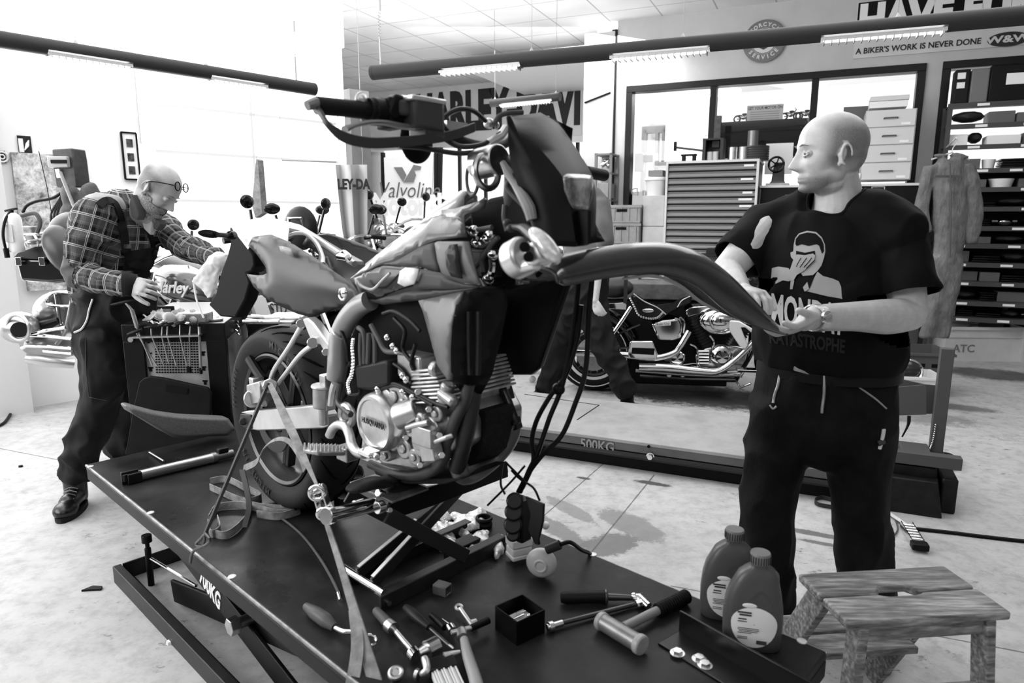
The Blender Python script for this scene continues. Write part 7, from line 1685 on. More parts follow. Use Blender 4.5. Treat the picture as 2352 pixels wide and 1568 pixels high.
# shirt torso and arms
bb=B()
ell(bb,[T(290,470,3.40),T(275,500,3.40),T(262,560,3.40),T(250,630,3.41),T(248,690,3.42)],[(.11,.09),(.20,.145),(.20,.165),(.175,.155),(.16,.14)],AXm,seg=30)
SRn=T(218,500,3.22); ERn=T(182,625,3.16); WRn=T(300,655,3.05)
ell(bb,[T(255,480,3.3),SRn,T(198,560,3.18),ERn],[(.08,.08),(.088,.088),(.078,.080),(.066,.066)],V((1,0,0)))
ell(bb,[ERn,ERn.lerp(WRn,.45)-UP*.01,WRn],[(.066,.066),(.060,.060),(.042,.046)],V((0,1,0)))
SLf=T(362,520,3.58); ELf=T(425,565,3.42); WLf=T(498,592,3.22)
ell(bb,[T(320,490,3.5),SLf,T(395,540,3.5),ELf,T(462,580,3.32),WLf],[(.08,.08),(.082,.082),(.070,.070),(.060,.060),(.052,.052),(.042,.042)],V((0,0,1)))
me=blob(bb,.008,4); me=displace(me,lambda p,n: folds(p,.008,9,(1,1,.8)))
# plaid coordinates: each sleeve runs along its own arm
bones=[((T(262,470,3.4)),T(250,700,3.42),AXm),(SRn,ERn,V((0,1,0))),(ERn,WRn,V((0,1,0))),(SLf,ELf,V((0,1,0))),(ELf,WLf,V((0,1,0)))]
rads=[.15,.11,.09,.10,.09]
uv=me.uv_layers.new(name='cloth'); vu=[]
for v in me.vertices:
    best=None
    for (a,c,s_),rd in zip(bones,rads):
        d=c-a; t=max(-.3,min(1.3,(v.co-a).dot(d)/d.length_squared)); q=v.co-(a+d*t); m_=q.length/rd
        if best is None or m_<best[0]:
            dn=d.normalized(); sx_=(s_-dn*s_.dot(dn)).normalized(); sy_=dn.cross(sx_); best=(m_,math.atan2(q.dot(sy_),q.dot(sx_))*rd,t*d.length)
    vu.append((best[1],best[2]))
for l in me.loops: uv.data[l.index].uv=vu[l.vertex_index]
g=NG('plaid_flannel',.1,.8); uvn=g.node('ShaderNodeUVMap'); uvn.uv_map='cloth'; s_=g.sep(uvn.outputs[0])
def band(v,per,off,w): 
    f=g.math('FRACT',g.math('ADD',g.math('MULTIPLY',v,1/per),off+50.)); return g.math('LESS_THAN',f,w/per)
P_=.074
def lines(v):
    big=band(v,P_,.35,.034); l1=band(v,P_,.97,.004); l2=band(v,P_,.07,.004); l3=band(v,P_,.52,.0022); return big,g.math('MAXIMUM',l1,l2),l3
bx_,lx,lx2=lines(s_[0]); by_,ly,ly2=lines(s_[1])
dark=g.math('MULTIPLY',g.math('ADD',bx_,by_),.5); c_=g.mix(dark,.115,.010); c_=g.mix(g.math('MULTIPLY',g.math('ADD',lx2,ly2),.35),c_,.3); c_=g.mix(g.math('MULTIPLY',g.math('MAXIMUM',lx,ly),.8),c_,.5)
g.color(c_).bump(g.noise(g.coord(),350,2),.3,.001); g.p.inputs['Specular IOR Level'].default_value=.15
sh2=link('checked_shirt',me,g.mt,m2,smooth=70); bsh=world_tree(sh2,m2)
# elbow patch, bib and straps
pt=M('elbow_patch_grey',.12,.6)
me_w=sh2.data.copy(); me_w.transform(Matrix.Translation(OFF[m2.name])); epc=ERn+V((-.05,-.04,-.005))
shell(me_w,lambda c,n:(c-epc).length<.085 and n.dot(V((-.75,-.6,-.1)))>.1,.003,'elbow_patch',pt,sh2)
bib=[(283,575),(352,565),(358,620),(352,625),(300,645),(285,640)]
decal(bsh,[(284,578),(300,574),(352,567),(356,600),(362,618),(345,690),(285,690),(280,640)],'bib',g_b:=M('bib_dark',.022,.7,bump=(300,.3,.001)),ov,off=.010,step=6)
decal(bsh,[(288,600),(355,592),(362,622),(345,612),(320,616),(296,612)],'bib_pocket',M('pocket_dark',.03,.7),ov,off=.016,step=6)
def surf_strap(bvh,pts,w,name,mat,parent,off=.008):
    P=[];N=[]
    for p in cr_(pts,5):
        rr_=ray(*p).normalized(); h=bvh.ray_cast(CAM,rr_)
        if h[0]: n=h[1] if h[1].dot(rr_)<0 else -h[1]; P.append(h[0]+n*off); N.append(n)
    W_=[]
    for i,p in enumerate(P):
        t=(P[min(i+1,len(P)-1)]-P[max(i-1,0)]).normalized(); W_.append(t.cross(N[i]).normalized()*w)
    b=B(); b.strip(P,W_,.004); return b.out(name,mat,parent)
surf_strap(bsh,[(226,474),(245,462),(262,468),(276,500),(284,540),(290,575),(294,592)],.036,'shoulder_strap',M('bib_dark'),ov)
surf_strap(bsh,[(338,520),(345,545),(350,572),(353,592)],.026,'shoulder_strap',M('bib_dark'),ov)
b=B()
for p in ((291,566),(352,580)):
    h=bsh.ray_cast(CAM,ray(*p).normalized())
    if h[0]: q=h[0]+(CAM-h[0]).normalized()*.012; b.box(q,(.045,.006,.022),((1,0,0),(0,1,0),(0,0,1)))
outs(b,'strap_buckle',M('buckle_dark',.08,.35,.5),ov,bevel=.003)
# body: head, neck, hands
bb=B()
f2=V((.70,-.12,-.58)); up2=V((.62,.0,.80)); HO2=T(364,437,3.34); HS2=1.0
q2,A2=head(bb,HO2,f2,up2,HS2,jaw=1.03,age=.6)
for y_ in (-1,1): bb.ball(q2(.0695,y_*.0325,.001),.0128)
ell(bb,[HO2-A2[2]*.03-A2[0]*.03,T(335,470,3.37),T(315,500,3.40)],[(.062,.066),(.066,.07),(.075,.08)],AXm)
bb.ball(T(345,500,3.36),(.05,.05,.05))
dh1=(T(352,662,2.98)-WRn).normalized()
hand(bb,WRn-dh1*.005,dh1,V((.15,.75,-.35)),-1,curl=((.45,.75,.5),(.5,.8,.5),(.6,.85,.5),(.7,.9,.5)),thumb=(.55,.3),s=1.05)
bb.capsule(ERn,WRn,.040,.030); bb.capsule(ELf,WLf,.04,.030)
dh2=(T(575,600,3.0)-WLf).normalized()
hand(bb,WLf,dh2,V((.1,-.6,-.6)),1,curl=(.25,.4,.3),thumb=(.5,.3),s=1.05)
# far fingers visible past the number plate hanger
me=blob(bb,.0030,2)
def st2(p,n):
    d=V(p)-HO2; x,y,z=d.dot(A2[0]),d.dot(A2[1]),d.dot(A2[2])
    if d.length>.2: return 0
    ear=1 if (abs(y)>.078 and -.035<x<.012 and -.045<z<.035) else 0
    hair=g_(-x,-.045,-.015)*g_(z,-.05,-.01)*(1-g_(z,.055,.085))*g_(abs(y),.03,.05)*.85
    back=g_(-x,.03,.06)*g_(z,-.07,-.03)*(1-g_(z,.070,.100))*.85
    beard=g_(-z,.040,.060)*(1-g_(-z,.125,.14))*g_(x,-.01,.02)*.5
    return max(hair,back,beard)*(1-ear)
stubble(me,st2); b2=link('body',me,sk2,m2,smooth=80)
eyes(q2,A2,b2,HS2,closed=True)
me_w=me.copy(); me_w.transform(Matrix.Translation(OFF[m2.name]))
bdm=NG('beard_grey',.3,.8); co=bdm.coord(); bdm.color(bdm.ramp(bdm.noise(co,260,3,.8),[(.38,.14),(.62,.48)])).bump(bdm.noise(co,300,2),.8,.004)
def isb(c,n):
    d=c-HO2; x,y,z=d.dot(A2[0]),d.dot(A2[1]),d.dot(A2[2])
    if z<-.135 or z>-.030 or x<-.01 or d.length>.2: return False
    if z>-.052 and not (x<.04): return (x>.085 and z<-.046 and abs(y)<.03)
    if -.088<z<-.058 and x>.078 and abs(y)<.022: return False
    return z<-.050 or (x<.035 and abs(y)>.045)
shell(me_w,isb,.005,'beard',bdm.mt,b2)
# glasses on the forehead
gl=thing('reading_glasses','dark framed reading glasses pushed up on the forehead of the bending man','glasses',q2(.07,0,.09))
gm_=M('glasses_black',.01,.2)
b=B()
for y in (-1,1):
    cc=q2(.082,y*.033,.086); b.torus(cc,A2[0]*.8+A2[2]*.6,.020,.0028,seg=24,rs=6)
    b.tube([q2(.078,y*.055,.084),q2(.05,y*.078,.070),q2(.0,y*.084,.040),q2(-.02,y*.083,.018)],.0026,6,n=4)
b.tube([q2(.094,-.012,.082),q2(.097,0,.084),q2(.094,.012,.082)],.0026,6); b.out('glasses_frame',gm_,gl)
b=B()
for y in (-1,1): b.lathe([(0,-.0006),(.019,-.0006),(.019,.0006),(0,.0006)],q2(.082,y*.033,.086),A2[0]*.8+A2[2]*.6,seg=20,cap=False)
outs(b,'lens',glassm,gl)
# collar
b=B()
for s_,P_c in ((0,[(300,446),(310,466),(318,492),(314,506),(303,498),(296,470)]),(1,[(350,508),(362,504),(368,514),(358,530),(350,520)])):
    b.prism([T(x,y,3.27 if s_==0 else 3.33) for x,y in P_c],V((.02,.03,0)))
outs(b,'shirt_collar',M('collar_check',.14,.8),sh2,bevel=.004)
b=B(); b.prism([T(x,y,3.32) for x,y in ((322,498),(350,500),(345,540),(330,525))],V((.01,.02,0))); b.out('undershirt',M('undershirt_grey',.45,.8),sh2,bevel=.003)
# safety shoes
for (x,y,Y,l) in ((170,1150,3.24,0),(276,1040,3.62,1)):
    p=T(x,y,Y); p.z=0; fd=V((.25,-.97,0)).normalized() if l==0 else V((.5,-.85,0)).normalized(); sd=UP.cross(fd); bb=B()
    bb.capsule(p+UP*.06-fd*.05,p+UP*.055+fd*.06,.05,.048); bb.ball(p+fd*.11+UP*.042,(.075,.055,.042),ax=(fd,sd,UP)); bb.capsule(p+UP*.05-fd*.04,p+UP*.15-fd*.04,.052,.055)
    me=blob(bb,.006,3)
    for v in me.vertices: v.co.z=max(v.co.z,.015)
    o=link('shoe',me,M('leather_black',.012,.28,spec=.5),m2,smooth=60)
    b=B(); b.loft([[p+fd*(.04+.145*math.cos(a))+sd*(.058*math.sin(a))+UP*z for a in np.linspace(0,2*math.pi,24,endpoint=False)] for z in (0.,.025)]); b.out('shoe_sole',M('sole_dark'),o)
    b=B()
    for k in range(4): q=p+fd*(.015+.022*k)+UP*(.115-.009*k); b.tube([q-sd*.03-UP*.006,q+UP*.004,q+sd*.03-UP*.006],.0028,6,n=3)
    b.out('laces',M('lace_grey',.3,.7),o)
# ===== person passing behind the bike (only legs, forearm and a bit of shirt seen) =====
m3=thing('person','person in dark trousers walking behind the bike, upper body hidden by it','person',V((.55,5.2,0)))
bb=B(); Y3=5.15; AX3=V((.8,-.6,0))
ell(bb,[T(1345,590,5.1),T(1342,640,5.1),T(1338,690,5.1),T(1338,720,5.1)],[(.17,.12),(.18,.13),(.18,.13),(.16,.12)],AX3)
ell(bb,[T(1325,690,5.1),T(1305,740,5.12),T(1290,790,5.15),T(1272,840,5.2),T(1262,885,5.22)],[(.11,.12),(.10,.11),(.09,.10),(.085,.09),(.09,.095)],AX3)
ell(bb,[T(1362,700,5.08),T(1375,760,5.0),T(1395,810,4.96),T(1420,855,4.93),T(1437,895,4.92)],[(.11,.12),(.10,.10),(.085,.09),(.08,.085),(.085,.09)],AX3)
me=blob(bb,.012,4); me=displace(me,lambda p,n: folds(p,.014,7,(1,1,.8)))
link('work_trousers',me,M('trousers_dark',.022,.7,noise_=(8,.4)),m3,smooth=70)
bb=B(); ell(bb,[T(1325,435,5.1),T(1338,475,5.1),T(1345,540,5.1),T(1345,610,5.1)],[(.10,.09),(.20,.13),(.19,.13),(.185,.13)],AX3); ell(bb,[T(1372,470,5.0),T(1384,510,4.95),T(1388,556,4.93)],[(.08,.08),(.07,.07),(.07,.07)],V((1,0,0)))
me=blob(bb,.012,4); me=displace(me,lambda p,n: folds(p,.012,7)); link('shirt',me,M('shirt_grey',.17,.8,noise_=(8,.2)),m3,smooth=70)
bb=B(); head(bb,T(1262,372,5.0),V((.8,-.5,0)),UP,1.0); bb.capsule(T(1275,400,5.05),T(1315,440,5.1),.06,.065)
bb.capsule(T(1388,550,4.93),T(1372,625,4.9),.042,.040); bb.capsule(T(1372,625,4.9),T(1366,690,4.86),.038,.028)
hand(bb,T(1366,690,4.86),V((.25,0,-1)),V((.6,.5,0)),1,curl=(.5,.8,.6),thumb=(.3,.3)); me=blob(bb,.006,3); stubble(me,lambda c,n:.0); link('body',me,sk,m3,smooth=80)
for p,fd in ((T(1235,890,5.22),V((-.9,-.4,0))),(T(1450,905,4.90),V((.8,-.5,0)))):
    p=V((p.x,p.y,0)); fd=fd.normalized(); sd=UP.cross(fd); bb=B(); bb.capsule(p+UP*.05-fd*.04,p+UP*.045+fd*.1,.05,.045); bb.capsule(p+UP*.05-fd*.04,p+UP*.12-fd*.03,.05,.05)
    me=blob(bb,.008,3)
    for v in me.vertices: v.co.z=max(v.co.z,.0)
    link('shoe',me,M('shoe_black'),m3,smooth=60)
# ---------- tool cart and left side ----------
ZC=aty(277,745,3.12).z
c1=onz(277,745,ZC); c2=onz(515,742,ZC); c3=onz(583,692,ZC); cx=(c2-c1).normalized(); cy=(c3-c2); cdp=cy.length; cy.normalize()
cart=thing('tool_cart','dark tool cart with perforated front panel and hanging t-handle drivers, left of the rear wheel','cart',V((c1.x+.25,c1.y+.2,0)))
wd=(c2-c1).length
def CP(a,d,z): return V((c1.x,c1.y,0))+cx*a+cy*d+UP*z
fy=V((-cx.y,cx.x,0)); 
ctm=M('cart_black',.014,.4,noise_=(6,.5)); pn=M('cart_panel_grey',.42,.45,.2,noise_=(7,.25))
def cpr(bb,a0,a1,d0,d1,z0,z1): bb.loft([[CP(a0,d0,z),CP(a1,d0,z),CP(a1,d1,z),CP(a0,d1,z)] for z in (z0,z1)])
b=B(); cpr(b,0,wd,0,cdp,ZC-.085,ZC-.0); b.out('tray_rim',ctm,cart,bevel=.004)
b=B(); cpr(b,0,.10*wd/.5,0,.05,.12,ZC-.08); cpr(b,wd-.09,wd,0,.05,.12,ZC-.08); b.out('front_post',ctm,cart,bevel=.004)
b=B(); cpr(b,.02,wd-.02,.03,cdp,.12,ZC-.085); b.out('cart_body',M('cart_side_grey',.32,.5,noise_=(9,.4)),cart,bevel=.003)
def CF(x,y,o=.0): return onpl(x,y,CP(0,0,0)-fy*o,fy)
b=B(); b.prism([CF(x,y,-.02) for x,y in ((318,770),(477,770),(490,870),(495,1010),(330,1010))],fy*.01); pnl=b.out('front_panel',pn,cart,smooth=0)
b=B()
for i in range(17):
    for j in range(14):
        x=357+i*6.3+j*.25; y=778+j*5.9; p=CF(x,y,-.0185); b.box(p,(.0065,.004,.0065),(cx,fy,UP))
b.out('perforation',M('gap_black'),pnl,smooth=0)
b=B()
for x,y in ((341,783),(463,778),(343,815),(466,812),(346,848),(468,846),(471,878)): p=CF(x,y,-.0185); b.box(p,(.012,.004,.02),(cx,fy,UP)); b.box(p+UP*.008,(.022,.004,.006),(cx,fy,UP))
b.out('hook_slot',M('gap_black'),pnl,smooth=0)
b=B(); b.prism([CF(x,y,.005) for x,y in ((313,769),(466,765),(467,769),(313,773))],-fy*.05); b.out('driver_rack',steel,cart,smooth=0)
b=B(); p=CF(302,779,.004); b.cyl(p,p-fy*.012,.014,.012,seg=24); b.out('lock_button',steel,cart)
b=B(); b.cyl(CP(.06,.1,.12),CP(.06,.1,.12)+UP*.0+cx*.03,.06); b.cyl(CP(.06,.1,.06)-cx*.015,CP(.06,.1,.06)+cx*.015,.06); b.cyl(CP(wd-.06,.1,.06)-cx*.015,CP(wd-.06,.1,.06)+cx*.015,.06); b.out('castor',black,cart)
# chain of hooks on the side
b=B()
for k,(x,y) in enumerate(((545,742),(548,752),(544,760),(549,768))): b.torus(onpl(x,y,CP(wd,0,0)+fy.cross(UP)*.01,cy.cross(UP)),V((.5,.4,k*.3)),.012,.004,seg=14,rs=6)
b.out('hook_chain',chrome,cart)
# hanging t-handle drivers
drv=[((255,700),(318,686),(350,838)),((293,768),(328,755),(362,842)),((332,752),(362,748),(377,840)),((362,748),(385,742),(388,835)),((372,748),(398,742),(406,842)),((402,745),(425,738),(433,855)),((434,742),(442,748),(437,856)),((456,740),(458,750),(462,858))]
for i,(a,c,e) in enumerate(drv):
    pa,pc=CF(*a,.03),CF(*c,.03)
    nm=['large t-handle leaning out at the left','low t-handle with light tip at far left','third','fourth','fifth','sixth','seventh','thick']
    lbl=['tall t-handle driver standing up above the left corner of the tool cart','slanted t-handle driver hanging at the far left of the cart rack','t-handle driver, third from the left in the cart rack','t-handle driver, fourth from the left in the cart rack','t-handle driver, fifth from the left in the cart rack','t-handle driver, sixth from the left in the cart rack','t-handle driver, second from the right in the cart rack','thick-shafted driver at the right end of the cart rack'][i]
    r=thing('t_handle_driver',lbl,'driver',CF(*e,.02),'t-handle drivers in the cart rack')
    b=B(); b.tube([pa,(pa+pc)/2,pc],[.006,.009,.006],10,n=3); b.out('handle',M('driver_handle',.02,.35),r)
    md_=(pa+pc)/2; b=B()
    if i==0: b.tube([md_,CF(303,712,.03),CF(318,762,.02),CF(350,838,.02)],[.005,.007,.004,.004],8); b.cyl(CF(303,712,.03),CF(315,752,.022),.009)
    else: b.tube([md_,CF(e[0]*.35+md_[0]*0+a[0]*.65,770,.02),CF(*e,.015)],.0035 if i<7 else .006,8)
    b.out('shaft',M('driver_shaft',.4,.3,.8),r)
    if i in(5,6,7): b=B(); q=CF(*e,.015); b.cyl(q,q+UP*.03,.007); b.out('driver_tip',black,r)
# things on the cart
def ct(x,y,h=0.): return onz(x,y,ZC+h)
bb=B(); rr=random.Random(9)
for i in range(14): bb.ball(ct(365+rr.random()*85,712+rr.random()*24,.015+rr.random()*.03),(.04,.025,.018),ax=(V((rr.random()-.5,rr.random()-.5,.1)),V((0,0,1)),V((1,0,0))),seg=10,rn=6)
me=blob(bb,.007,2); me=displace(me,lambda p,n: .013*noise.noise(V(p)*24)); link('cleaning_rag',me,M('rag_pale',.55,.8,noise_=(15,.3)),label='crumpled pale cleaning rag heaped on top of the tool cart',cat='rag',smooth=70)
b=B(); p=ct(380,715,.03); b.box(p,(.085,.02,.055),((1,.1,0),(-.1,1,0),UP)); o=b.out('small_meter',M('meter_black',.02,.4),bevel=.005,label='small black framed meter standing on the tool cart behind the rag',cat='meter')
b=B(); b.box(p-V((-.1,1,0)).normalized()*.011,(.06,.002,.028),((1,.1,0),(-.1,1,0),UP)); b.out('display',M('display_grey',.35,.4),o,smooth=0)
b=B(); cen=ct(448,728,.02); b.box(cen,(.14,.09,.045),((1,.05,0),(-.05,1,0),UP)); b.out('parts_tray',M('tray_milky',.3,.35,noise_=(30,.4)),bevel=.006,label='translucent plastic parts tray at the middle of the tool cart top',cat='tray')
b=B(); a=ct(335,735,.02); c=ct(368,712,.03); b.box((a+c)/2,((c-a).length,.03,.006),((c-a),UP.cross(c-a),UP)); b.out('steel_ruler',alu_b,label='wide bright steel ruler sloping across the left of the cart top',cat='ruler',bevel=.001)
b=B(); b.tube([ct(x,y,.012) for x,y in ((305,718),(325,720),(345,735),(352,742))],.004,6,n=4); b.out('white_cord',paper,label='short white cord on the left corner of the tool cart',cat='cord')
tx=[('open_end_spanner','spanner lying left of the rag on the cart',(352,728),(372,738)),('open_end_spanner','spanner lying nearest the front edge of the cart',(345,738),(368,742)),('hex_key','hex key beside the milky parts tray on the cart',(405,738),(430,742)),('screwdriver','small screwdriver right of the milky parts tray on the cart',(470,735),(496,728))]
for nm,l,a,c in tx:
    b=B(); b.tube([ct(*a,.008),ct(*c,.008)],.006,8); b.ball(ct(*a,.008),(.012,.012,.006)); b.ball(ct(*c,.008),(.012,.012,.006)); b.out(nm,chrome,label=l,cat='tool')
b=B(); p=ct(495,735,.002); b.lathe([(0,0),(.035,0),(.035,.008),(0,.008)],p,seg=24,cap=False); b.out('lid',M('lid_grey',.3,.4),label='flat round grey lid at the right end of the cart top',cat='lid')
# second drawer unit right of the cart with tools on it
ZD=ZC-.03
d1_=onz(566,745,ZD); d2_=onz(680,740,ZD); 
du_=thing('tool_cabinet','low dark cabinet behind the rear tyre with pale trays of tools on top','cabinet',V((d1_.x+.1,d1_.y+.1,0)))
b=B(); b.box(V(((d1_.x+d2_.x)/2,d1_.y+.22,ZD/2)),((d2_-d1_).length,.4,ZD),((1,0,0),(0,1,0),(0,0,1))); b.out('cabinet_body',ctm,du_,bevel=.004)
b=B(); b.box(V(((d1_.x+d2_.x)/2,d1_.y+.22,ZD+.003)),((d2_-d1_).length-.04,.36,.006),((1,0,0),(0,1,0),(0,0,1))); b.out('top_mat',M('mat_pale',.55,.6,noise_=(14,.3)),du_)
for i,(x,y,l) in enumerate(((610,728,'grey pliers on the pale mat behind the rear tyre'),(650,730,'bright pliers with curved handles at the right of the pale mat'),(600,738,'short spanner at the front of the pale mat'))):
    b=B(); p=onz(x,y,ZD+.015); b.tube([p-V((.09,0,0)),p,p+V((.08,.03,0))],.009,8,n=3); b.tube([p-V((.09,-.05,0)),p,p+V((.09,-.01,0))],.009,8,n=3); b.ball(p,(.02,.015,.01)); b.out('pliers' if i<2 else 'open_end_spanner',alu_b,label=l,cat='tool')
# file folders between the carts
for i in range(4):
    b=B(); a=aty(577+i*7,705,3.75); c=aty(584+i*8,748,3.75); b.box((a+c)/2,(.02,.2,.22),((1,0,.25),(0,1,0),(-.25,0,1))); b.out('folder',M('folder_%d'%i,(.1,.5,.3,.6)[i],.5),label=['dark','white','grey','pale'][i]+' upright folder wedged between the two tool carts',cat='folder',group='folders between the carts')
# kneeling board against the cart
kb=[(325,875),(335,866),(350,862),(380,866),(480,888),(488,900),(486,1000),(485,1030),(292,1040),(300,1000),(312,930)]
b=B(); q=[CF(x,y,.05) for x,y in kb]; b.prism(q,-fy*.025); o=b.out('kneeling_board',M('board_black',.016,.6,noise_=(12,.4)),bevel=.004,label='black board with a hand slot leaning against the front of the tool cart',cat='board')
b=B(); b.prism([CF(x,y,.078) for x,y in ((382,884),(432,892),(430,905),(381,899))],-fy*.002); b.out('hand_slot',M('gap_black'),o,smooth=0)
# rag in the far hand
bb=B(); ro=[(434,647),(450,629),(468,606),(492,588),(518,584),(512,605),(500,632),(494,650),(485,683),(474,690),(459,665)]
bb.prism([T(x,y,3.02) for x,y in ro],V((.0,.03,0))); bb.ball(T(500,600,3.04),(.05,.04,.04))
me=blob(bb,.006,4); me=displace(me,lambda p,n: .012*noise.noise(V((p[0]*16+p[2]*8,p[1]*16,p[2]*7)))+.004*noise.noise(V(p)*60)); link('cleaning_rag',me,M('rag_white',.72,.8,noise_=(12,.15)),label='white cleaning rag hanging from the far hand of the bending man',cat='rag',smooth=70)
b=B(); b.tube([T(445,650,3.05),T(452,690,3.04),T(468,730,3.03)],.004,6,n=4); b.out('string',paper,label='thin pale string hanging from the white rag down to the cart',cat='string')
# ---------- left wall things ----------
def wlp(x,y,off=.01): return onpl(x,y,LQ+Ln*off,Ln)
def lsign(px0,px1,py0,py1,name,label,cat,mat,parent=None,off=.01,th=.006):
    a=wlp(px0,(py0+py1)/2,off); c=wlp(px1,(py0+py1)/2,off); z0=wlp((px0+px1)/2,py1,off).z; z1=wlp((px0+px1)/2,py0,off).z; m_=(a+c)/2
    b=B(); b.box(V((m_.x,m_.y,(z0+z1)/2)),((c-a).length,th,z1-z0),(Le,-Ln,UP)); return b.out(name,mat,parent,label=label,cat=cat,smooth=0)
sgd=M('sign_dark_red',.05,.5)
s1o=lsign(41,72,312,351,'fire_sign','dark square fire extinguisher sign high on the left wall','sign',sgd)
lsign(43,54,318,349,'extinguisher_symbol',None,None,M('sign_symbol',.85,.5),s1o,.016,.003)
b=B(); 
for k in range(5): b.tube([wlp(57+k*2,345-k*2,.02),wlp(60+k*1.5,330-k*2,.02),wlp(66,322+k*3,.02)],.004,5)
b.out('flame_symbol',M('sign_symbol'),s1o)
s2o=lsign(-6,13,346,374,'hose_sign','dark square fire hose sign at the left picture edge','sign',sgd)
b=B(); b.torus(wlp(5,360,.018),Ln,.035,.007,seg=20); b.torus(wlp(5,360,.018),Ln,.015,.005,seg=16); b.out('hose_symbol',M('sign_symbol'),s2o)
# concrete pier with rough plaster at far left
b=B(); q0=wlp(44,600,.12); pm=NG('rough_plaster',.6,.8); co=pm.coord(); pm.color(pm.ramp(pm.noise(co,6,8,.8),[(.38,.10),(.50,.5),(.6,.8)])).bump(pm.noise(co,20,5),.3,.01)
a=wlp(45,500,.06)-LQ; c=wlp(200,500,.06)-LQ; z1=wlp(80,352,.06).z
lbox(b,a.dot(Le),c.dot(Le),.9,z1,0,.05); b.out('trim_6',pm.mt,kind='structure',smooth=0)
a=wlp(0,500,.1)-LQ; b=B(); lbox(b,a.dot(Le)-.6,a.dot(Le)+.04,.0,3.3,0,.16); b.out('trim_7',M('pier_white',.6,.6),kind='structure',smooth=0)
# framed pictures
pf=thing('picture_frame','tall narrow black picture frame holding three small photographs on the left wall','picture frame',wlp(300,370,.02))
a=wlp(283,360,.02); c=wlp(317,360,.02); z1=wlp(298,305,.02).z; z0=wlp(304,412,.02).z; m_=(a+c)/2; w=(c-a).length; h=z1-z0; cc=V((m_.x,m_.y,(z0+z1)/2))
b=B()
for s_ in (-1,1): b.box(cc+Le*s_*w/2,(.012,.02,h),(Le,-Ln,UP)); b.box(cc+UP*s_*h/2,(w,.02,.012),(Le,-Ln,UP))
b.out('frame_bars',black,pf,smooth=0)
b=B(); b.box(cc-Ln*.004,(w,.006,h),(Le,-Ln,UP)); b.out('mount',M('mount_white',.9,.6),pf,smooth=0)
for k in (-.28,0.02,.30):
    b=B(); b.box(cc+UP*(-k*h)+Ln*.004,(w*.42,.004,h*.17),(Le,-Ln,UP)); b.out('photograph',M('photo_grey',.12,.4,noise_=(30,.9)),pf,smooth=0)
# pipe on wall
b=B(); p0=wlp(255,98,.1); p1=wlp(302,108,.1); p2=wlp(312,230,.1); p3=wlp(322,330,.1); b.tube([p0,p1,V((p1.x,p1.y,p1.z-.05)),p2,p3],.012,8); b.out('wall_pipe',M('pipe_pale',.60,.5),label='thin pale pipe running down the white wall above the picture frame',cat='pipe')
# wall post with rough face, battery charger, hoses
# wall charger box
Yc=4.55
ch=thing('battery_charger','grey wall charger box with hoses hanging below it, on the left wall','charger',T(150,440,Yc))
b=B(); b.loft([[T(x,y,Yc) for x,y in ((118,342),(165,340),(170,365),(178,430),(150,436),(128,430),(120,388))],[T(x,y,Yc)+V((.03,.10,0)) for x,y in ((118,342),(165,340),(170,365),(178,430),(150,436),(128,430),(120,388))]]); b.out('charger_case',M('charger_grey',.10,.45,noise_=(15,.3)),ch,bevel=.01)
b=B(); b.box(T(135,372,Yc-.02),(.13,.03,.07),((1,0,0),(0,1,0),(0,0,1))); fp=b.out('front_plate',M('plate_grey',.35,.5),ch,bevel=.006)
b=B(); b.box(T(135,371,Yc-.04),(.10,.01,.022),((1,0,0),(0,1,0),(0,0,1))); b.out('slot',M('gap_black'),fp,smooth=0)
b=B(); b.box(T(134,398,Yc-.02),(.026,.012,.055),((1,0,.12),(0,1,0),(-.12,0,1))); b.out('charger_label',paper,ch,smooth=0)
b=B()
for k in range(7): x=118+k*7; b.tube([T(150,432,Yc),T(138+k*2,455,Yc-.02),T(x,490,Yc-.02),T(x+2,530,Yc-.02),T(x+12,555,Yc)],.007,6,n=5)
b.out('hose_bundle',M('hose_dark',.05,.5),ch)
b=B(); b.tube([T(145,440,Yc-.04),T(120,455,Yc-.04),T(85,462,Yc-.05),T(62,472,Yc-.06),T(52,488,Yc-.06)],.010,8,n=5); b.out('air_hose',black,ch)
b=B(); b.tube([T(138,395,Yc-.08),T(160,450,Yc-.1),T(182,505,Yc-.12),T(190,540,Yc-.12)],.011,8,n=4); b.out('broom_handle',M('handle_pale_grey',.3,.5),label='pale slanted broom handle in front of the charger box',cat='handle')
b=B(); b.tube([T(89,347,4.35),T(108,430,4.3),T(120,500,4.25),T(131,560,4.2)],.0025,5); b.out('radio_antenna',black,label='long thin antenna rising from the touring motorcycle at the left',cat='antenna')
# jackets hanging behind the man
bb=B()
for x,y in ((165,455),(175,480),(185,510),(160,500),(200,470),(210,450),(180,540)): bb.ball(T(x,y,4.5),(.06,.05,.09),seg=12,rn=8)
me=blob(bb,.012,3); me=displace(me,lambda p,n: .02*noise.noise(V(p)*12)); link('jacket',me,M('jacket_grey',.10,.7,noise_=(6,.7)),label='dark jacket hanging on the left wall behind the bending man',cat='jacket',smooth=70)
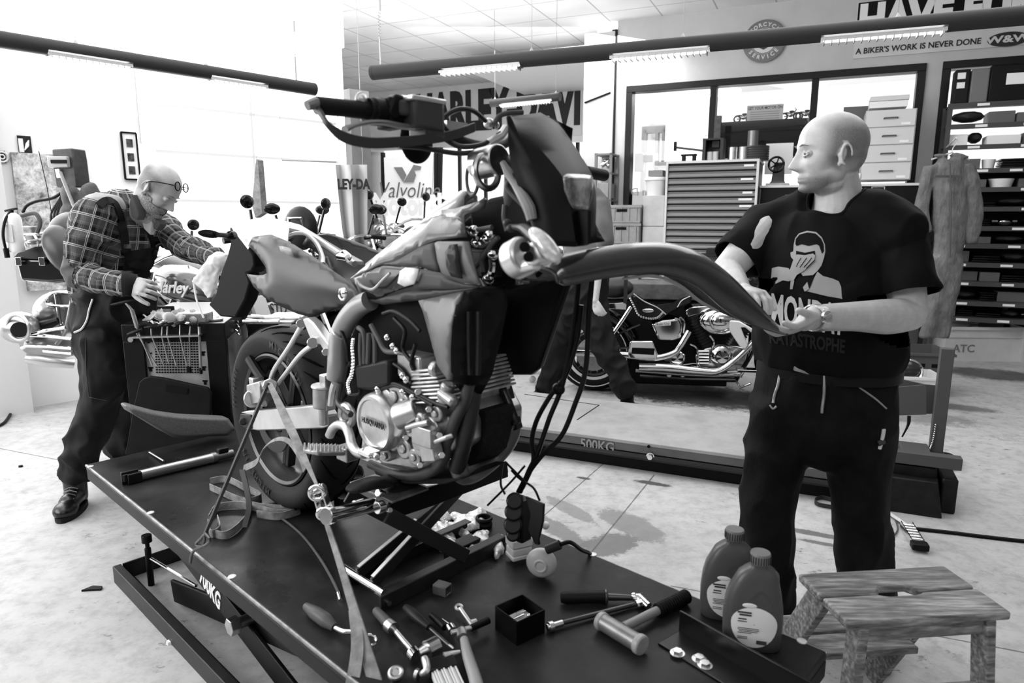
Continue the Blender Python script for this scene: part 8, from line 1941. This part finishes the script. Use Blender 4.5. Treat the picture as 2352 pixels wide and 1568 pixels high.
# fire extinguisher
fe=thing('fire_extinguisher','pale fire extinguisher with black hose on the left wall pier','fire extinguisher',T(35,570,4.0))
p=T(38,578,4.0); p1=T(36,492,4.0); h=p1.z-p.z
b=B(); b.lathe([(0,0),(.04,.0),(.045,.015),(.045,h*.85),(.035,h*.98),(.015,h*1.04),(0,h*1.04)],p,seg=28,cap=False); b.out('cylinder_body',M('extinguisher_pale',.75,.3,noise_=(8,.1)),fe)
b=B(); b.cyl(p+UP*h*1.04,p+UP*h*1.12,.012); b.box(p+UP*h*1.12,(.07,.02,.012),((1,0,.2),(0,1,0),(-.2,0,1))); b.out('valve',black,fe,bevel=.003)
b=B(); b.tube([p+UP*h*1.1,T(12,505,3.95),T(7,540,3.93),T(15,580,3.95)],.008,8,n=5); b.cyl(T(13,570,3.95),T(17,592,3.95),.014); b.out('discharge_hose',black,fe)
b=B(); b.tube([T(50,495,3.95),T(80,490,3.95),T(92,510,3.95),T(85,535,3.95)],.012,8,n=5); b.out('hose_loop',M('hose_grey'),fe)
b=B(); b.box(p+V((.0,-.046,h*.5)),(.05,.004,.10),((1,0,0),(0,1,0),(0,0,1))); b.out('printed_label',M('label_faint',.5,.5),fe,smooth=0)
# trolley and gas valve
b=B(); b.box(T(68,540,4.2),(.09,.08,.11),((1,0,0),(0,1,0),(0,0,1))); b.out('valve_box',M('valve_grey',.25,.5,noise_=(30,.6)),label='grey valve box between extinguisher and hose bundle',cat='box',bevel=.01)
# curtains: hanging banner rolled on the door
b=B(); fl=T(590,366,5.9); b.tube([fl,V((fl.x,fl.y,CEIL))],.0015,5); b.prism([T(x,y,5.9) for x,y in ((588,365),(592,368),(602,490),(586,500),(578,470))],V((.03,.05,0))); b.out('flag_pole_cloth',M('cloth_stripe_grey',.25,.8,noise_=(20,.5)),label='narrow folded grey flag hanging before the sectional door',cat='flag',bevel=.003)
b=B(); pts=[T(x,y,6.2) for x,y in ((648,368),(700,370),(772,372))]; b.tube(pts,.006,6)
for p_ in (pts[0],pts[2]): b.tube([p_,V((p_.x,p_.y,CEIL))],.0012,5)
if 1: o=b.out('banner_rod',M('rod_grey',.2,.5),label='thin rod holding a white sheet before the sectional door',cat='rod')
# hanging long banner at the pier with letters
b=B(); yb=6.55
rows=[[T(x+math.sin(i*.9)*2,y,yb+.05*math.sin(i*1.3)) for i,x in enumerate(np.linspace(x0,x1,9))] for y,x0,x1 in ((378,770,842),(430,775,843),(480,780,843),(530,786,843),(575,795,843))]
cbr=b; cbr.loft(rows,closed=False,cap=False); [cbr.tube([V(rows[0][i_]),V((rows[0][i_].x,rows[0][i_].y,CEIL))],.003,5) for i_ in (1,7)]; cb_=b.out('hanging_banner',M('banner_mid',.33,.8),label='hanging cloth banner with dark letters beside the grey pier',cat='banner',smooth=70); md=cb_.modifiers.new('s','SOLIDIFY'); md.thickness=.004
link('lettering',textmesh('LEY-DA',.125,frame(T(812,424,yb-.07),V((1,-.05,0)),UP),ext=.001,bold=.006,sx=.72),M('print_black2',.03,.7),cb_,smooth=0)
# ---------- chrome cruiser behind the lowered lift ----------
cw=onz(1362,895); CDx=V((.985,-.17,0)).normalized(); CDy=V((.17,.985,0)).normalized(); CAX=(CDx,CDy,UP)
def C_(x,y,o=0.): return onpl(x,y,cw+CDy*o,CDy)
cru=thing('motorcycle','chrome cruiser motorcycle with studded saddle and whitewall tyre behind the lowered lift','motorcycle',cw+CDx*.8)
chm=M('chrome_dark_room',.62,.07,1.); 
cz=C_(1362,895).z; wcn=V((cw.x,cw.y,.325)); 
def wheel(c,ax,R_,tw,parent,white_=True,spokes=20,seg=40,rimm=None):
    b=B(); b.torus(c,ax,R_-tw*.5,tw*.5,seg=seg,rs=12,flat=1.15); b.out('tyre',rubber,parent)
    if white_:
        for s_ in (-1,1): 
            b=B(); b.lathe([(R_-tw*.95,s_*tw*.42),(R_-tw*.35,s_*tw*.56),(R_-tw*.35,s_*tw*.50),(R_-tw*.95,s_*tw*.36),(R_-tw*.95,s_*tw*.42)],c,ax,seg=seg,cap=False); b.out('whitewall',M('whitewall',.72,.5),parent)
    b=B(); b.torus(c,ax,R_-tw*1.02,tw*.16,seg=seg,rs=8,flat=1.8); b.cyl(V(c)-V(ax)*.06,V(c)+V(ax)*.06,.045,seg=20); x,y=perp(ax)
    for k in range(spokes):
        a=2*math.pi*k/spokes; s_=1 if k%2 else -1; b.tube([V(c)+V(ax)*.045*s_+(x*math.cos(a)+y*math.sin(a))*.04,V(c)+(x*math.cos(a+.12)+y*math.sin(a+.12))*(R_-tw*1.05)],.003,5)
    return b.out('rim',rimm or chm,parent)
wheel(wcn,CDy,.325,.13,cru); 
b=B(); b.lathe([(0,-.005),(.14,-.005),(.14,.005),(0,.005)],wcn-CDy*.08,CDy,seg=32,cap=False); b.out('brake_disc',steel,cru)
wheel(wcn+CDx*1.62+UP*.01,CDy,.33,.10,cru)
def cprism(pts,o,w,nm,mt,bev=.006,par=None,**k):
    b=B(); b.prism([C_(x,y,o) for x,y in pts],CDy*w); return b.out(nm,mt,par or cru,bevel=bev,seg=3,**k)
saddle=[(1449,680),(1458,674),(1480,690),(1510,700),(1545,696),(1578,679),(1590,680),(1588,692),(1560,708),(1535,722),(1515,735),(1490,736),(1468,730),(1462,712)]
b=B(); c=np.mean(np.array(saddle),0)
b.loft([[C_(c[0]+(x-c[0])*f,c[1]+(y-c[1])*f,o) for x,y in saddle] for o,f in ((-.17,.86),(-.15,.97),(-.05,1.),(.05,1.),(.15,.97),(.17,.86))]); sdl=b.out('saddle',M('saddle_leather',.02,.35,spec=.4,noise_=(30,.6)),cru,smooth=50)
b=B()
for p in cr_([(1448,686),(1458,705),(1468,724),(1490,731),(1510,729),(1522,718)],4)[::1]: q=C_(p[0],p[1],-.175); b.ball(q,(.010,.006,.010),seg=8,rn=5)
b.out('stud_row',chm,sdl); b=B(); b.ball(C_(1489,713,-.175),(.045,.008,.017),ax=CAX); b.out('saddle_badge',chm,sdl)
b=B(); b.tube([C_(1455,674,-.16),C_(1480,692,-.18),C_(1510,706,-.18),C_(1530,722,-.17)],.004,6,n=4); b.tube([C_(1585,680,-.16),C_(1566,690,-.18),C_(1556,705,-.18)],.004,6,n=4); b.out('saddle_piping',M('piping_white',.6,.5),sdl)
b=B(); b.ball(C_(1410,660,.0),(.16,.14,.085),ax=CAX,seg=24,rn=14); b.box(C_(1437,665,-.15),(.03,.02,.22),CAX); b.out('rear_seat_pad',M('leather_worn',.06,.5,spec=.4),cru)
b=B(); rings=[]
for a in np.linspace(.15,2.6,16): rings.append([wcn+(CDx*math.cos(a)+UP*math.sin(a))*(.375+z_)+CDy*o for o,z_ in ((-.10,-.06),(-.095,.0),(-.05,.02),(.05,.02),(.095,0),(.10,-.06))])
b.loft(rings,closed=False,cap=False); o=b.out('rear_mudguard',M('mudguard_black',.01,.12,spec=.6),cru,smooth=60); md=o.modifiers.new('s','SOLIDIFY'); md.thickness=.006
cprism([(1385,698),(1436,694),(1440,700),(1438,712),(1388,708)],-.14,.01,'mudguard_strut',chm)
b=B(); b.tube([C_(1450,704,-.15),C_(1430,735,-.16),C_(1400,778,-.16)],.016,10); b.out('shock_tube',chm,cru)
b=B(); b.tube([C_(1400,778,-.16),C_(1452,752,-.15),C_(1470,745,-.14)],.008,8); b.tube([C_(1355,790,-.15),C_(1400,800,-.15),C_(1450,798,-.15)],.012,8); b.out('frame_tube',blackg,cru)
cprism([(1495,744),(1520,734),(1562,730),(1570,745),(1566,778),(1548,783),(1512,782)],-.15,.28,'oil_tank',chm,.02)
b=B(); q=C_(1523,744,-.156); b.box(q,(.12,.003,.028),(CDx+UP*.1,CDy,UP)); lb=b.out('handwritten_label',M('tape_white',.7,.6),cru,smooth=0); link('lettering',textmesh('Kein Oel',.028,frame(q-CDy*.003,CDx+UP*.1,UP),ext=.0004),M('print_dark'),lb,smooth=0)
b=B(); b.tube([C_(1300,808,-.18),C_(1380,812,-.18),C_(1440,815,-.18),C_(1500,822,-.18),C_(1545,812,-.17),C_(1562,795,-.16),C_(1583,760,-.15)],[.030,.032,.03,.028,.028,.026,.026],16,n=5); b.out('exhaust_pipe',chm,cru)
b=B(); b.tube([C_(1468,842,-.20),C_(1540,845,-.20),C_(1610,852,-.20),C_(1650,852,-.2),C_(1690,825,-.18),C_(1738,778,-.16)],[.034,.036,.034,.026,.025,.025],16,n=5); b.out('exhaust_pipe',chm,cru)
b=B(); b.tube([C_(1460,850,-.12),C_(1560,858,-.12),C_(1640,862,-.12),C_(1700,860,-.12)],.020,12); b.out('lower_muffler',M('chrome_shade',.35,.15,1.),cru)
ob=B(); ob.prism([C_(x,y,-.16) for x,y in ((1446,782),(1450,778),(1498,778),(1510,808),(1506,822),(1446,818),(1443,810))],-CDy*.10); pbx=ob.out('passenger_footboard',chm,cru,bevel=.02,seg=3)
ob=B(); ob.prism([C_(x,y,-.262) for x,y in ((1452,798),(1504,800),(1502,815),(1450,812))],-CDy*.006); ob.out('footboard_pad',black,pbx,bevel=.004)
# v-twin engine
def barrel(x0,y0,x1,y1,rb,nm):
    a=C_(x0,y0,-.02);c=C_(x1,y1,-.02); d=(c-a); b=B()
    n=12
    for k in range(n): p=a+d*((k+.5)/n); q=d.normalized()*(d.length/n*.22); b.cyl(p-q,p+q,rb,seg=20)
    b.cyl(a,c,rb*.82,seg=18); b.out(nm,M('fins_black',.03,.35,.4,spec=.5),cru)
barrel(1590,722,1628,798,.075,'cylinder_barrel'); barrel(1712,740,1672,805,.075,'cylinder_barrel')
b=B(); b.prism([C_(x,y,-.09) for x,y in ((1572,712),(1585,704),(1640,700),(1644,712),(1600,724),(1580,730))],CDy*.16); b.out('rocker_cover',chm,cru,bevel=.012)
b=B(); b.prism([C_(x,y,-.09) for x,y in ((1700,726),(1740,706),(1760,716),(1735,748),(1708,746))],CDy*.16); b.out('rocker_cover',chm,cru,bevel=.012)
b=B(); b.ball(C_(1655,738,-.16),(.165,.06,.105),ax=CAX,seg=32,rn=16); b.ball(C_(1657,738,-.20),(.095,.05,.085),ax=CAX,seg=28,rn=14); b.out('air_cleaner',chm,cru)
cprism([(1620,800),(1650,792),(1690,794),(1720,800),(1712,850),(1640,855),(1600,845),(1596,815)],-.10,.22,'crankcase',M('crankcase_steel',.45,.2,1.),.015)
b=B(); b.lathe([(0,-.05),(.05,-.045),(.085,-.02),(.088,0),(0,0)],C_(1657,818,-.12),-CDy*-1,seg=36,cap=False); b.lathe([(0,-.06),(.045,-.055),(.055,-.03),(0,-.03)],C_(1657,818,-.13),CDy,seg=30,cap=False); b.out('cam_cover',chm,cru)
b=B(); b.lathe([(0,-.03),(.06,-.025),(.07,0),(0,0)],C_(1555,822,-.13),CDy,seg=30,cap=False); b.box(C_(1550,820,-.13),(.16,.05,.07),CAX); b.out('transmission_cover',chm,cru,bevel=.012)
b=B()
for k in range(5): b.cyl(C_(1602,806+k*7,-.12),C_(1628,806+k*7,-.12),.010,seg=10)
b.out('oil_filter_fins',chm,cru)
b=B()
for pts in ([(1550,730),(1560,735),(1565,755),(1558,775)],[(1562,728),(1572,740),(1570,765)],[(1585,790),(1600,800),(1605,835)],[(1630,770),(1640,785),(1635,800)],[(1560,840),(1600,835),(1610,850)]): b.tube([C_(x,y,-.15) for x,y in pts],.008,8,n=4)
b.out('oil_line',chm,cru)
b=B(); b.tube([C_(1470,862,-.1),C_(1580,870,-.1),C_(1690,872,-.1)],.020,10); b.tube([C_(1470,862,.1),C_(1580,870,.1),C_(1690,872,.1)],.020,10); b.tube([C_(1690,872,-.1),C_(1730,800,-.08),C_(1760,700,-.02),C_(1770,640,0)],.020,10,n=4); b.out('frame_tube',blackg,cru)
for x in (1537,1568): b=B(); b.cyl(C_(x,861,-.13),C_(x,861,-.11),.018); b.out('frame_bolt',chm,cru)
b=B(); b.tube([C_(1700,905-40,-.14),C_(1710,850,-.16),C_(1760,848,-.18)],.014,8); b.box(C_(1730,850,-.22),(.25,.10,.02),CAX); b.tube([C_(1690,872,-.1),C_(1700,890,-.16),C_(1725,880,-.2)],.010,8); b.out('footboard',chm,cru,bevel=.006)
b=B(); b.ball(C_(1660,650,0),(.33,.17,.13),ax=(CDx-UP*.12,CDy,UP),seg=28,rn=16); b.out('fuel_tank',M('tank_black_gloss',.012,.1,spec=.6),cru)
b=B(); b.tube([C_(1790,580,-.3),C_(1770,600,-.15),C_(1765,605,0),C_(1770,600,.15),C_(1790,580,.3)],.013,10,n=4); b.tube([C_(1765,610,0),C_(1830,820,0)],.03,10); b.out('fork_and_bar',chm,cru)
b=B(); b.tube([C_(1757,652,-.35),C_(1740,660,-.33)],.012,8); b.ball(C_(1748,640,-.3),.03); b.out('bar_control',black,cru)
b=B(); bb_=[(1705,740),(1718,748),(1738,778),(1728,812),(1718,800),(1706,790),(1690,760),(1685,742)]
b.prism([C_(x,y,-.24) for x,y in ((1672,735),(1700,738),(1745,765),(1740,776),(1712,752),(1702,752),(1718,793),(1712,802),(1700,796),(1676,760))],CDy*.05); b.out('horn_cover',M('cover_pale',.7,.35,.3),cru,bevel=.008)
# wooden sleeper/bench behind the cruiser
b=B(); p=C_(1500,665,.45); b.box(V((p.x,p.y,p.z)),(1.5,.35,.14),CAX); b.out('padded_bench',M('bench_grey',.16,.7,noise_=(9,.5)),bevel=.01,label='long worn grey padded board behind the cruiser',cat='bench')
b=B(); b.box(V((p.x,p.y,p.z/2-.04)),(1.3,.3,p.z-.08),CAX); b.out('bench_cabinet',M('bench_dark',.03,.5),bevel=.01,label='dark low cabinet carrying the worn padded board behind the cruiser',cat='cabinet')
# castors of a trolley peeping out left of the passing legs
b=B(); p=onz(1228,865,.05); b.box(p+UP*.05,(.12,.1,.03),CAX); b.ball(p+V((-.02,0,-.02)),(.03,.02,.03)); b.out('trolley_castor',M('castor_pale',.5,.4),label='small pale trolley castor left of the walking legs',cat='castor',bevel=.004)
# ---------- parked motorcycles in the background ----------
def moto(label,loc,yaw,kit,s=1.,body=.03,group='parked motorcycles by the back window'):
    X=V((math.cos(yaw),math.sin(yaw),0)); Y=V((-math.sin(yaw),math.cos(yaw),0)); L0=V(loc)
    Q=lambda x,y,z: L0+(X*x+Y*y+UP*z)*s
    A3=(X,Y,UP); r=thing('motorcycle',label,'motorcycle',L0,group)
    bm_=M('moto_body_%d'%int(body*100),body,.15,coat=.6,spec=.5)
    wheel(Q(-.70,0,.31),Y,.31*s,.11*s,r,False,10,24); wheel(Q(.72,0,.31),Y,.31*s,.09*s,r,False,10,24)
    b=B(); b.loft([[Q(x,w*math.cos(a),z+h*math.sin(a)) for a in np.linspace(0,2*math.pi,14,endpoint=False)] for x,w,h,z in ((-.20,.05,.05,.80),(-.10,.12,.09,.84),(.08,.14,.12,.88),(.22,.11,.10,.90),(.30,.04,.05,.90))]); b.out('fuel_tank',bm_,r)
    b=B(); b.loft([[Q(x,w*math.cos(a),z+h*math.sin(a)) for a in np.linspace(0,2*math.pi,12,endpoint=False)] for x,w,h,z in ((-.82,.05,.03,.88),(-.60,.12,.05,.86),(-.35,.13,.05,.80),(-.18,.09,.04,.80))]); b.out('seat',M('seat_black',.012,.5),r)
    b=B(); b.box(Q(.0,0,.48),(.36*s,.24*s,.26*s),A3); b.cyl(Q(.02,0,.5),Q(.12,0,.76),.09*s); b.cyl(Q(-.06,-.16,.40),Q(-.06,.16,.40),.10*s); b.out('engine',M('engine_grey',.30,.3,.8),r,bevel=.015)
    for sd_ in (-1,1):
        b=B(); b.tube([Q(.72,sd_*.09,.31),Q(.46,sd_*.09,.95)],.022*s,8); b.out('fork_leg',chm,r)
        b=B(); b.tube([Q(.08,sd_*.13,.42),Q(-.2,sd_*.15,.30),Q(-.6,sd_*.16,.33),Q(-.9,sd_*.16,.40)],[.02*s,.022*s,.04*s,.045*s],10,n=4); b.out('exhaust_pipe',chm,r)
        b=B(); b.tube([Q(.44,sd_*.05,.98),Q(.38,sd_*.20,1.05),Q(.28,sd_*.36,1.04)],.011*s,8,n=3); b.out('handlebar',chm,r)
        b=B(); b.tube([Q(.30,sd_*.33,1.045),Q(.24,sd_*.45,1.03)],.018*s,10); b.out('handlebar_grip',black,r)
        b=B(); b.tube([Q(.32,sd_*.30,1.06),Q(.34,sd_*.34,1.20)],.009*s,6); b.ball(Q(.34,sd_*.36,1.24),(.012*s,.055*s,.038*s),ax=A3); b.out('mirror',blackg,r)
        b=B(); b.ball(Q(.50,sd_*.16,.90),(.035*s,.02*s,.02*s),ax=A3); b.out('indicator',M('indicator_clear'),r)
    b=B(); b.ball(Q(.53,0,.93),(.07*s,.085*s,.085*s),ax=A3,seg=20,rn=12); hl2=b.out('headlight_shell',chm,r); b=B(); b.ball(Q(.585,0,.93),(.02*s,.075*s,.075*s),ax=A3); b.out('headlight_lens',M('lens_grey',.5,.1,.3),hl2)
    b=B(); b.tube([Q(.46,0,.9),Q(.1,0,.62),Q(-.25,0,.42),Q(-.70,0,.31)],.020*s,8); b.tube([Q(.46,0,.82),Q(.26,0,.35),Q(-.2,0,.30)],.018*s,8,n=3); b.tube([Q(-.70,.12,.33),Q(-.42,.12,.75)],.02*s,8); b.tube([Q(-.70,-.12,.33),Q(-.42,-.12,.75)],.02*s,8); b.out('frame',M('frame_black_gloss',.012,.2,spec=.5),r)
    for xx,R3,a0,a1 in ((-.70,.345,.3,2.4),(.72,.345,.5,2.3)):
        b=B(); b.loft([[Q(xx+(R3+z_)*math.cos(a),o,.31+(R3+z_)*math.sin(a)) for o,z_ in ((-.07,-.03),(-.06,.01),(.06,.01),(.07,-.03))] for a in np.linspace(a0,a1,12)],closed=False,cap=False); o=b.out('mudguard',bm_,r,smooth=60); md=o.modifiers.new('s','SOLIDIFY'); md.thickness=.004
    if 'rest' in kit:
        b=B(); b.ball(Q(-.86,0,1.12),(.045*s,.13*s,.13*s),ax=A3); b.out('backrest',black,r); b=B(); b.tube([Q(-.80,-.08,.80),Q(-.88,-.08,1.05),Q(-.90,-.05,1.18),Q(-.90,.05,1.18),Q(-.88,.08,1.05),Q(-.80,.08,.80)],.010*s,8); b.out('backrest_rail',chm,r)
    if 'plate' in kit:
        b=B(); b.box(Q(-1.06,0,.62),(.006,.20*s,.20*s),(X+UP*.2,Y,UP)); pl_=b.out('licence_plate',M('plate_white',.8,.5),r); 
        for t_,dz_ in (('STD',.045),('S 93',-.05)): link('lettering',textmesh(t_,.075*s,frame(Q(-1.068,0,.62+dz_),-Y,UP),ext=.0004,bold=.001),M('print_dark'),pl_,smooth=0)
    if 'screen' in kit:
        b=B(); b.loft([[Q(.48+.08*math.cos(a)*f,.26*math.sin(a)*f*1.,z) for a in np.linspace(-1.2,1.2,9)] for z,f in ((.98,.8),(1.12,1.),(1.3,.85))],closed=False,cap=False); o=b.out('windscreen',M('screen_smoke',.05,.1,spec=.6),r); md=o.modifiers.new('s','SOLIDIFY'); md.thickness=.004
    return r
def floor_at(x,Y): p=aty(x,700,Y); return (p.x,p.y,0)
moto('parked motorcycle with number plate and round backrest near the round column',floor_at(905,5.9),math.radians(62),('rest','plate'),1.22,.4)
moto('parked motorcycle with big round headlight, left of the round column',floor_at(735,6.3),math.radians(-62),(),1.22,.02)
moto('parked dark motorcycle just left of the round headlight one',floor_at(650,7.0),math.radians(-75),(),1.22,.05)
moto('parked motorcycle farthest right, before the white poster',floor_at(1000,7.4),math.radians(150),(),1.35,.02)
moto('parked motorcycle below the cloth banner, behind the round headlight one',floor_at(800,7.8),math.radians(-40),(),1.3,.3)
moto('parked motorcycle at the left end of the group, handlebar before the sectional door',floor_at(575,5.3),math.radians(-20),(),1.25,.02)
moto('parked motorcycle between round column and white poster, far back in the group',floor_at(960,8.9),math.radians(-100),(),1.3,.5)
# motorcycle the bending man leans over, tank with script lettering
Lb=aty(455,700,4.7); r_=moto('dark motorcycle with script lettering on its tank, behind the tool cart',(Lb.x,Lb.y,0),math.radians(160),(),1.12,.06,None)
Xb=V((math.cos(math.radians(160)),math.sin(math.radians(160)),0)); Yb_=V((-Xb.y,Xb.x,0))
link('tank_lettering',textmesh('Harley',.11,frame(V((Lb.x,Lb.y,0))+(Xb*.06+Yb_*.146+UP*.875)*1.12,-Xb,UP),ext=.004,bold=.002,shear=.3),M('print_white'),r_,smooth=0)
# white poster stand with oil brand lettering and window lettering at the back
yp=8.3
ps=thing('oil_poster','white poster panel with slanted lettering and a folded v emblem by the back window','poster',T(935,470,yp))
b=B(); b.prism([T(x,y,yp) for x,y in ((878,362),(995,352),(992,456),(880,460))],V((.01,.03,0))); b.out('panel',M('poster_white_glow',.9,.5,emit=.25),ps,smooth=0)  # poster and lower lettering get a faint glow of their own, no lamp
b=B(); b.prism([T(x,y,yp-.01) for x,y in ((874,350),(880,350),(884,462),(878,470),(875,410))],V((.02,.04,0))); b.prism([T(x,y,yp-.01) for x,y in ((997,338),(1003,338),(1002,450),(996,450))],V((.02,.04,0))); b.prism([T(x,y,yp-.01) for x,y in ((1006,338),(1013,338),(1011,450),(1006,450))],V((.02,.04,0))); outs(b,'panel_post',M('post_dark',.03,.5),ps)
link('lettering',textmesh('Valvoline',.26,frame(T(938,438,yp-.02),V((1,0,0)),UP),ext=.001,bold=.0,shear=.25,sx=.78),M('print_mid',.25,.6),ps,smooth=0)
b=B(); b.prism([T(x,y,yp-.02) for x,y in ((904,384),(924,384),(934,402),(926,418))],V((0,-.004,0))); b.prism([T(x,y,yp-.02) for x,y in ((926,419),(946,386),(950,378),(968,382),(966,390),(952,392),(956,402),(950,419))],V((0,-.004,0))); b.out('emblem',M('emblem_grey',.35,.6),ps,smooth=0)
mo_=link('window_lettering',textmesh('Motoröl',.34,frame(T(935,472,yp-.03),V((1,0,0)),UP),ext=.001,bold=.02,sx=.72),M('poster_white_glow'),ps,smooth=0)
# ---------- touring motorcycle at the left edge ----------
Yt=4.1
tm_=thing('motorcycle','touring motorcycle with big top case and luggage rails behind the bending man','motorcycle',T(100,760,Yt)*1-UP*T(100,760,Yt).z)
gb=M('topcase_gloss',.02,.12,spec=.6,coat=.5)
def tp(pts,y,d,nm,mt,bev=.01,par=None):
    b=B(); b.loft([[T(x,yy,Yt+y) for x,yy in pts],[T(x,yy,Yt+y)+V((d*.35,d,0)) for x,yy in pts]]); return b.out(nm,mt,par or tm_,bevel=bev,seg=3)
tp([(32,592),(118,594),(165,600),(165,648),(110,650),(45,645)],0,.38,'top_case',gb,.02)
tp([(31,590),(40,580),(80,566),(120,562),(165,575),(168,602),(120,596),(32,593)],-.01,.40,'top_case_lid',M('lid_gloss',.05,.2,coat=.4),.02)
b=B()
for x in (44,98): b.box(T(x,600,Yt-.02),(.035,.02,.05),((1,0,0),(0,1,0),(0,0,1)))
outs(b,'case_latch',chrome,tm_,bevel=.003)
b=B(); b.ball(T(152,575,Yt-.05),(.10,.12,.16),ax=((1,0,.5),(0,1,0),(-.5,0,1)),seg=24,rn=14); b.ball(T(175,535,Yt+.1),(.14,.16,.13),seg=24,rn=14); b.out('backrest_pad',M('leather_mid',.07,.4,spec=.4),tm_)
b=B(); b.tube([T(36,541,Yt),T(90,537,Yt),T(150,531,Yt)],.008,8); b.tube([T(36,541,Yt),T(45,556,Yt),T(90,550,Yt-.1),T(130,543,Yt-.1),T(122,552,Yt-.1)],.008,8,n=3)
for x in (50,78,110): b.tube([T(x,538,Yt),T(x+8,552,Yt-.05),T(x+10,564,Yt-.02)],.006,6)
b.out('case_rack',chrome,tm_)
b=B(); b.tube([T(165,672,Yt),T(125,671,Yt),T(108,685,Yt),T(112,698,Yt),T(135,702,Yt),T(172,702,Yt)],.012,10,n=4); b.tube([T(128,675,Yt),T(135,720,Yt),T(145,765,Yt)],.010,8); b.out('side_rail',chrome,tm_)
tp([(128,672),(170,678),(172,700),(132,700)],.02,.05,'side_plate',M('plate_mid',.14,.4),.006)
b=B(); b.ball(T(45,752,Yt-.05),(.11,.10,.095),seg=24,rn=14); b.torus(T(42,752,Yt-.15),V((-.2,-1,0)),.075,.010); b.out('speaker_pod',M('pod_silver',.5,.25,.7),tm_)
b=B(); b.cyl(T(45,757,Yt-.16),T(45,757,Yt-.13),.045,seg=24); b.out('speaker_grille',M('grille_dark',.03,.5),tm_)
b=B(); b.tube([T(80,748,Yt),T(105,745,Yt),T(135,735,Yt)],[.02,.03,.02],10); b.ball(T(88,748,Yt),.03); b.out('foot_control',black,tm_)
b=B()
for pts in ([(165,778),(110,772),(60,770),(50,775),(66,788)],[(165,800),(110,796),(60,794),(50,800)],[(165,812),(120,808),(100,806)],[(64,772),(58,795)],[(50,775),(100,760),(150,752)]): b.tube([T(x,y,Yt-.1) for x,y in pts],.010,8)
b.out('luggage_rail',chrome,tm_)
b=B(); b.tube([T(62,822,Yt-.1),T(110,830,Yt-.08),T(170,835,Yt)],[.03,.035,.03],12); b.out('exhaust_pipe',M('pipe_silver',.55,.3,.8),tm_)
b=B(); b.ball(T(140,710,Yt+.2),(.12,.2,.12)); b.ball(T(130,780,Yt+.2),(.2,.2,.12)); b.tube([T(150,700,Yt+.1),T(120,780,Yt+.1)],.02,8); b.tube([T(165,690,Yt),T(150,760,Yt-.02),T(130,790,Yt)],.012,8,n=3); b.out('engine_parts',M('engine_grey'),tm_)
wheel(V((T(262,780,Yt).x,Yt+.35,.33)),V((-.25,-1,0)).normalized(),.33,.13,tm_,False,12,28)
b=B(); b.tube([onz(25,870,.02),onz(38,850,.2),onz(48,832,.35)],.003,5,n=3); b.out('bent_wire',black,label='thin bent wire sticking up from the floor at the left',cat='wire')
b=B(); b.tube([onz(-20,985,.01),onz(10,970,.012),onz(28,945,.015),onz(45,930,.02)],.010,8,n=5); b.ball(onz(5,917,.03),(.045,.035,.03)); b.tube([onz(10,920,.02),onz(30,925,.015),onz(45,930,.02)],.008,6); b.out('air_line',black,label='black air line with round fittings on the floor at the left edge',cat='hose')
# small litter on the floor in front of the lift
b=B(); p=onz(212,1355,.0); b.prism([p+V((x,y,0)) for x,y in ((-.035,-.012),(-.01,.022),(.03,.018),(.036,-.004),(.0,-.006))],UP*.008); b.out('scrap_of_tape',black,label='scrap of black tape on the bare floor left of the lift base',cat='scrap')
for (x,y,l) in ((365,1435,'dark nut on the floor beside the lift base'),(390,1477,'pale chip on the floor beside the lift base'),(48,1072,'dark crumb on the floor below the floor joint at left')):
    b=B(); p=onz(x,y,.0); b.lathe([(0,0),(.012,0),(.011,.010),(0,.010)],p,seg=7,cap=False); b.out('floor_scrap',black if 'dark' in l else paper,label=l,cat='scrap',smooth=0)
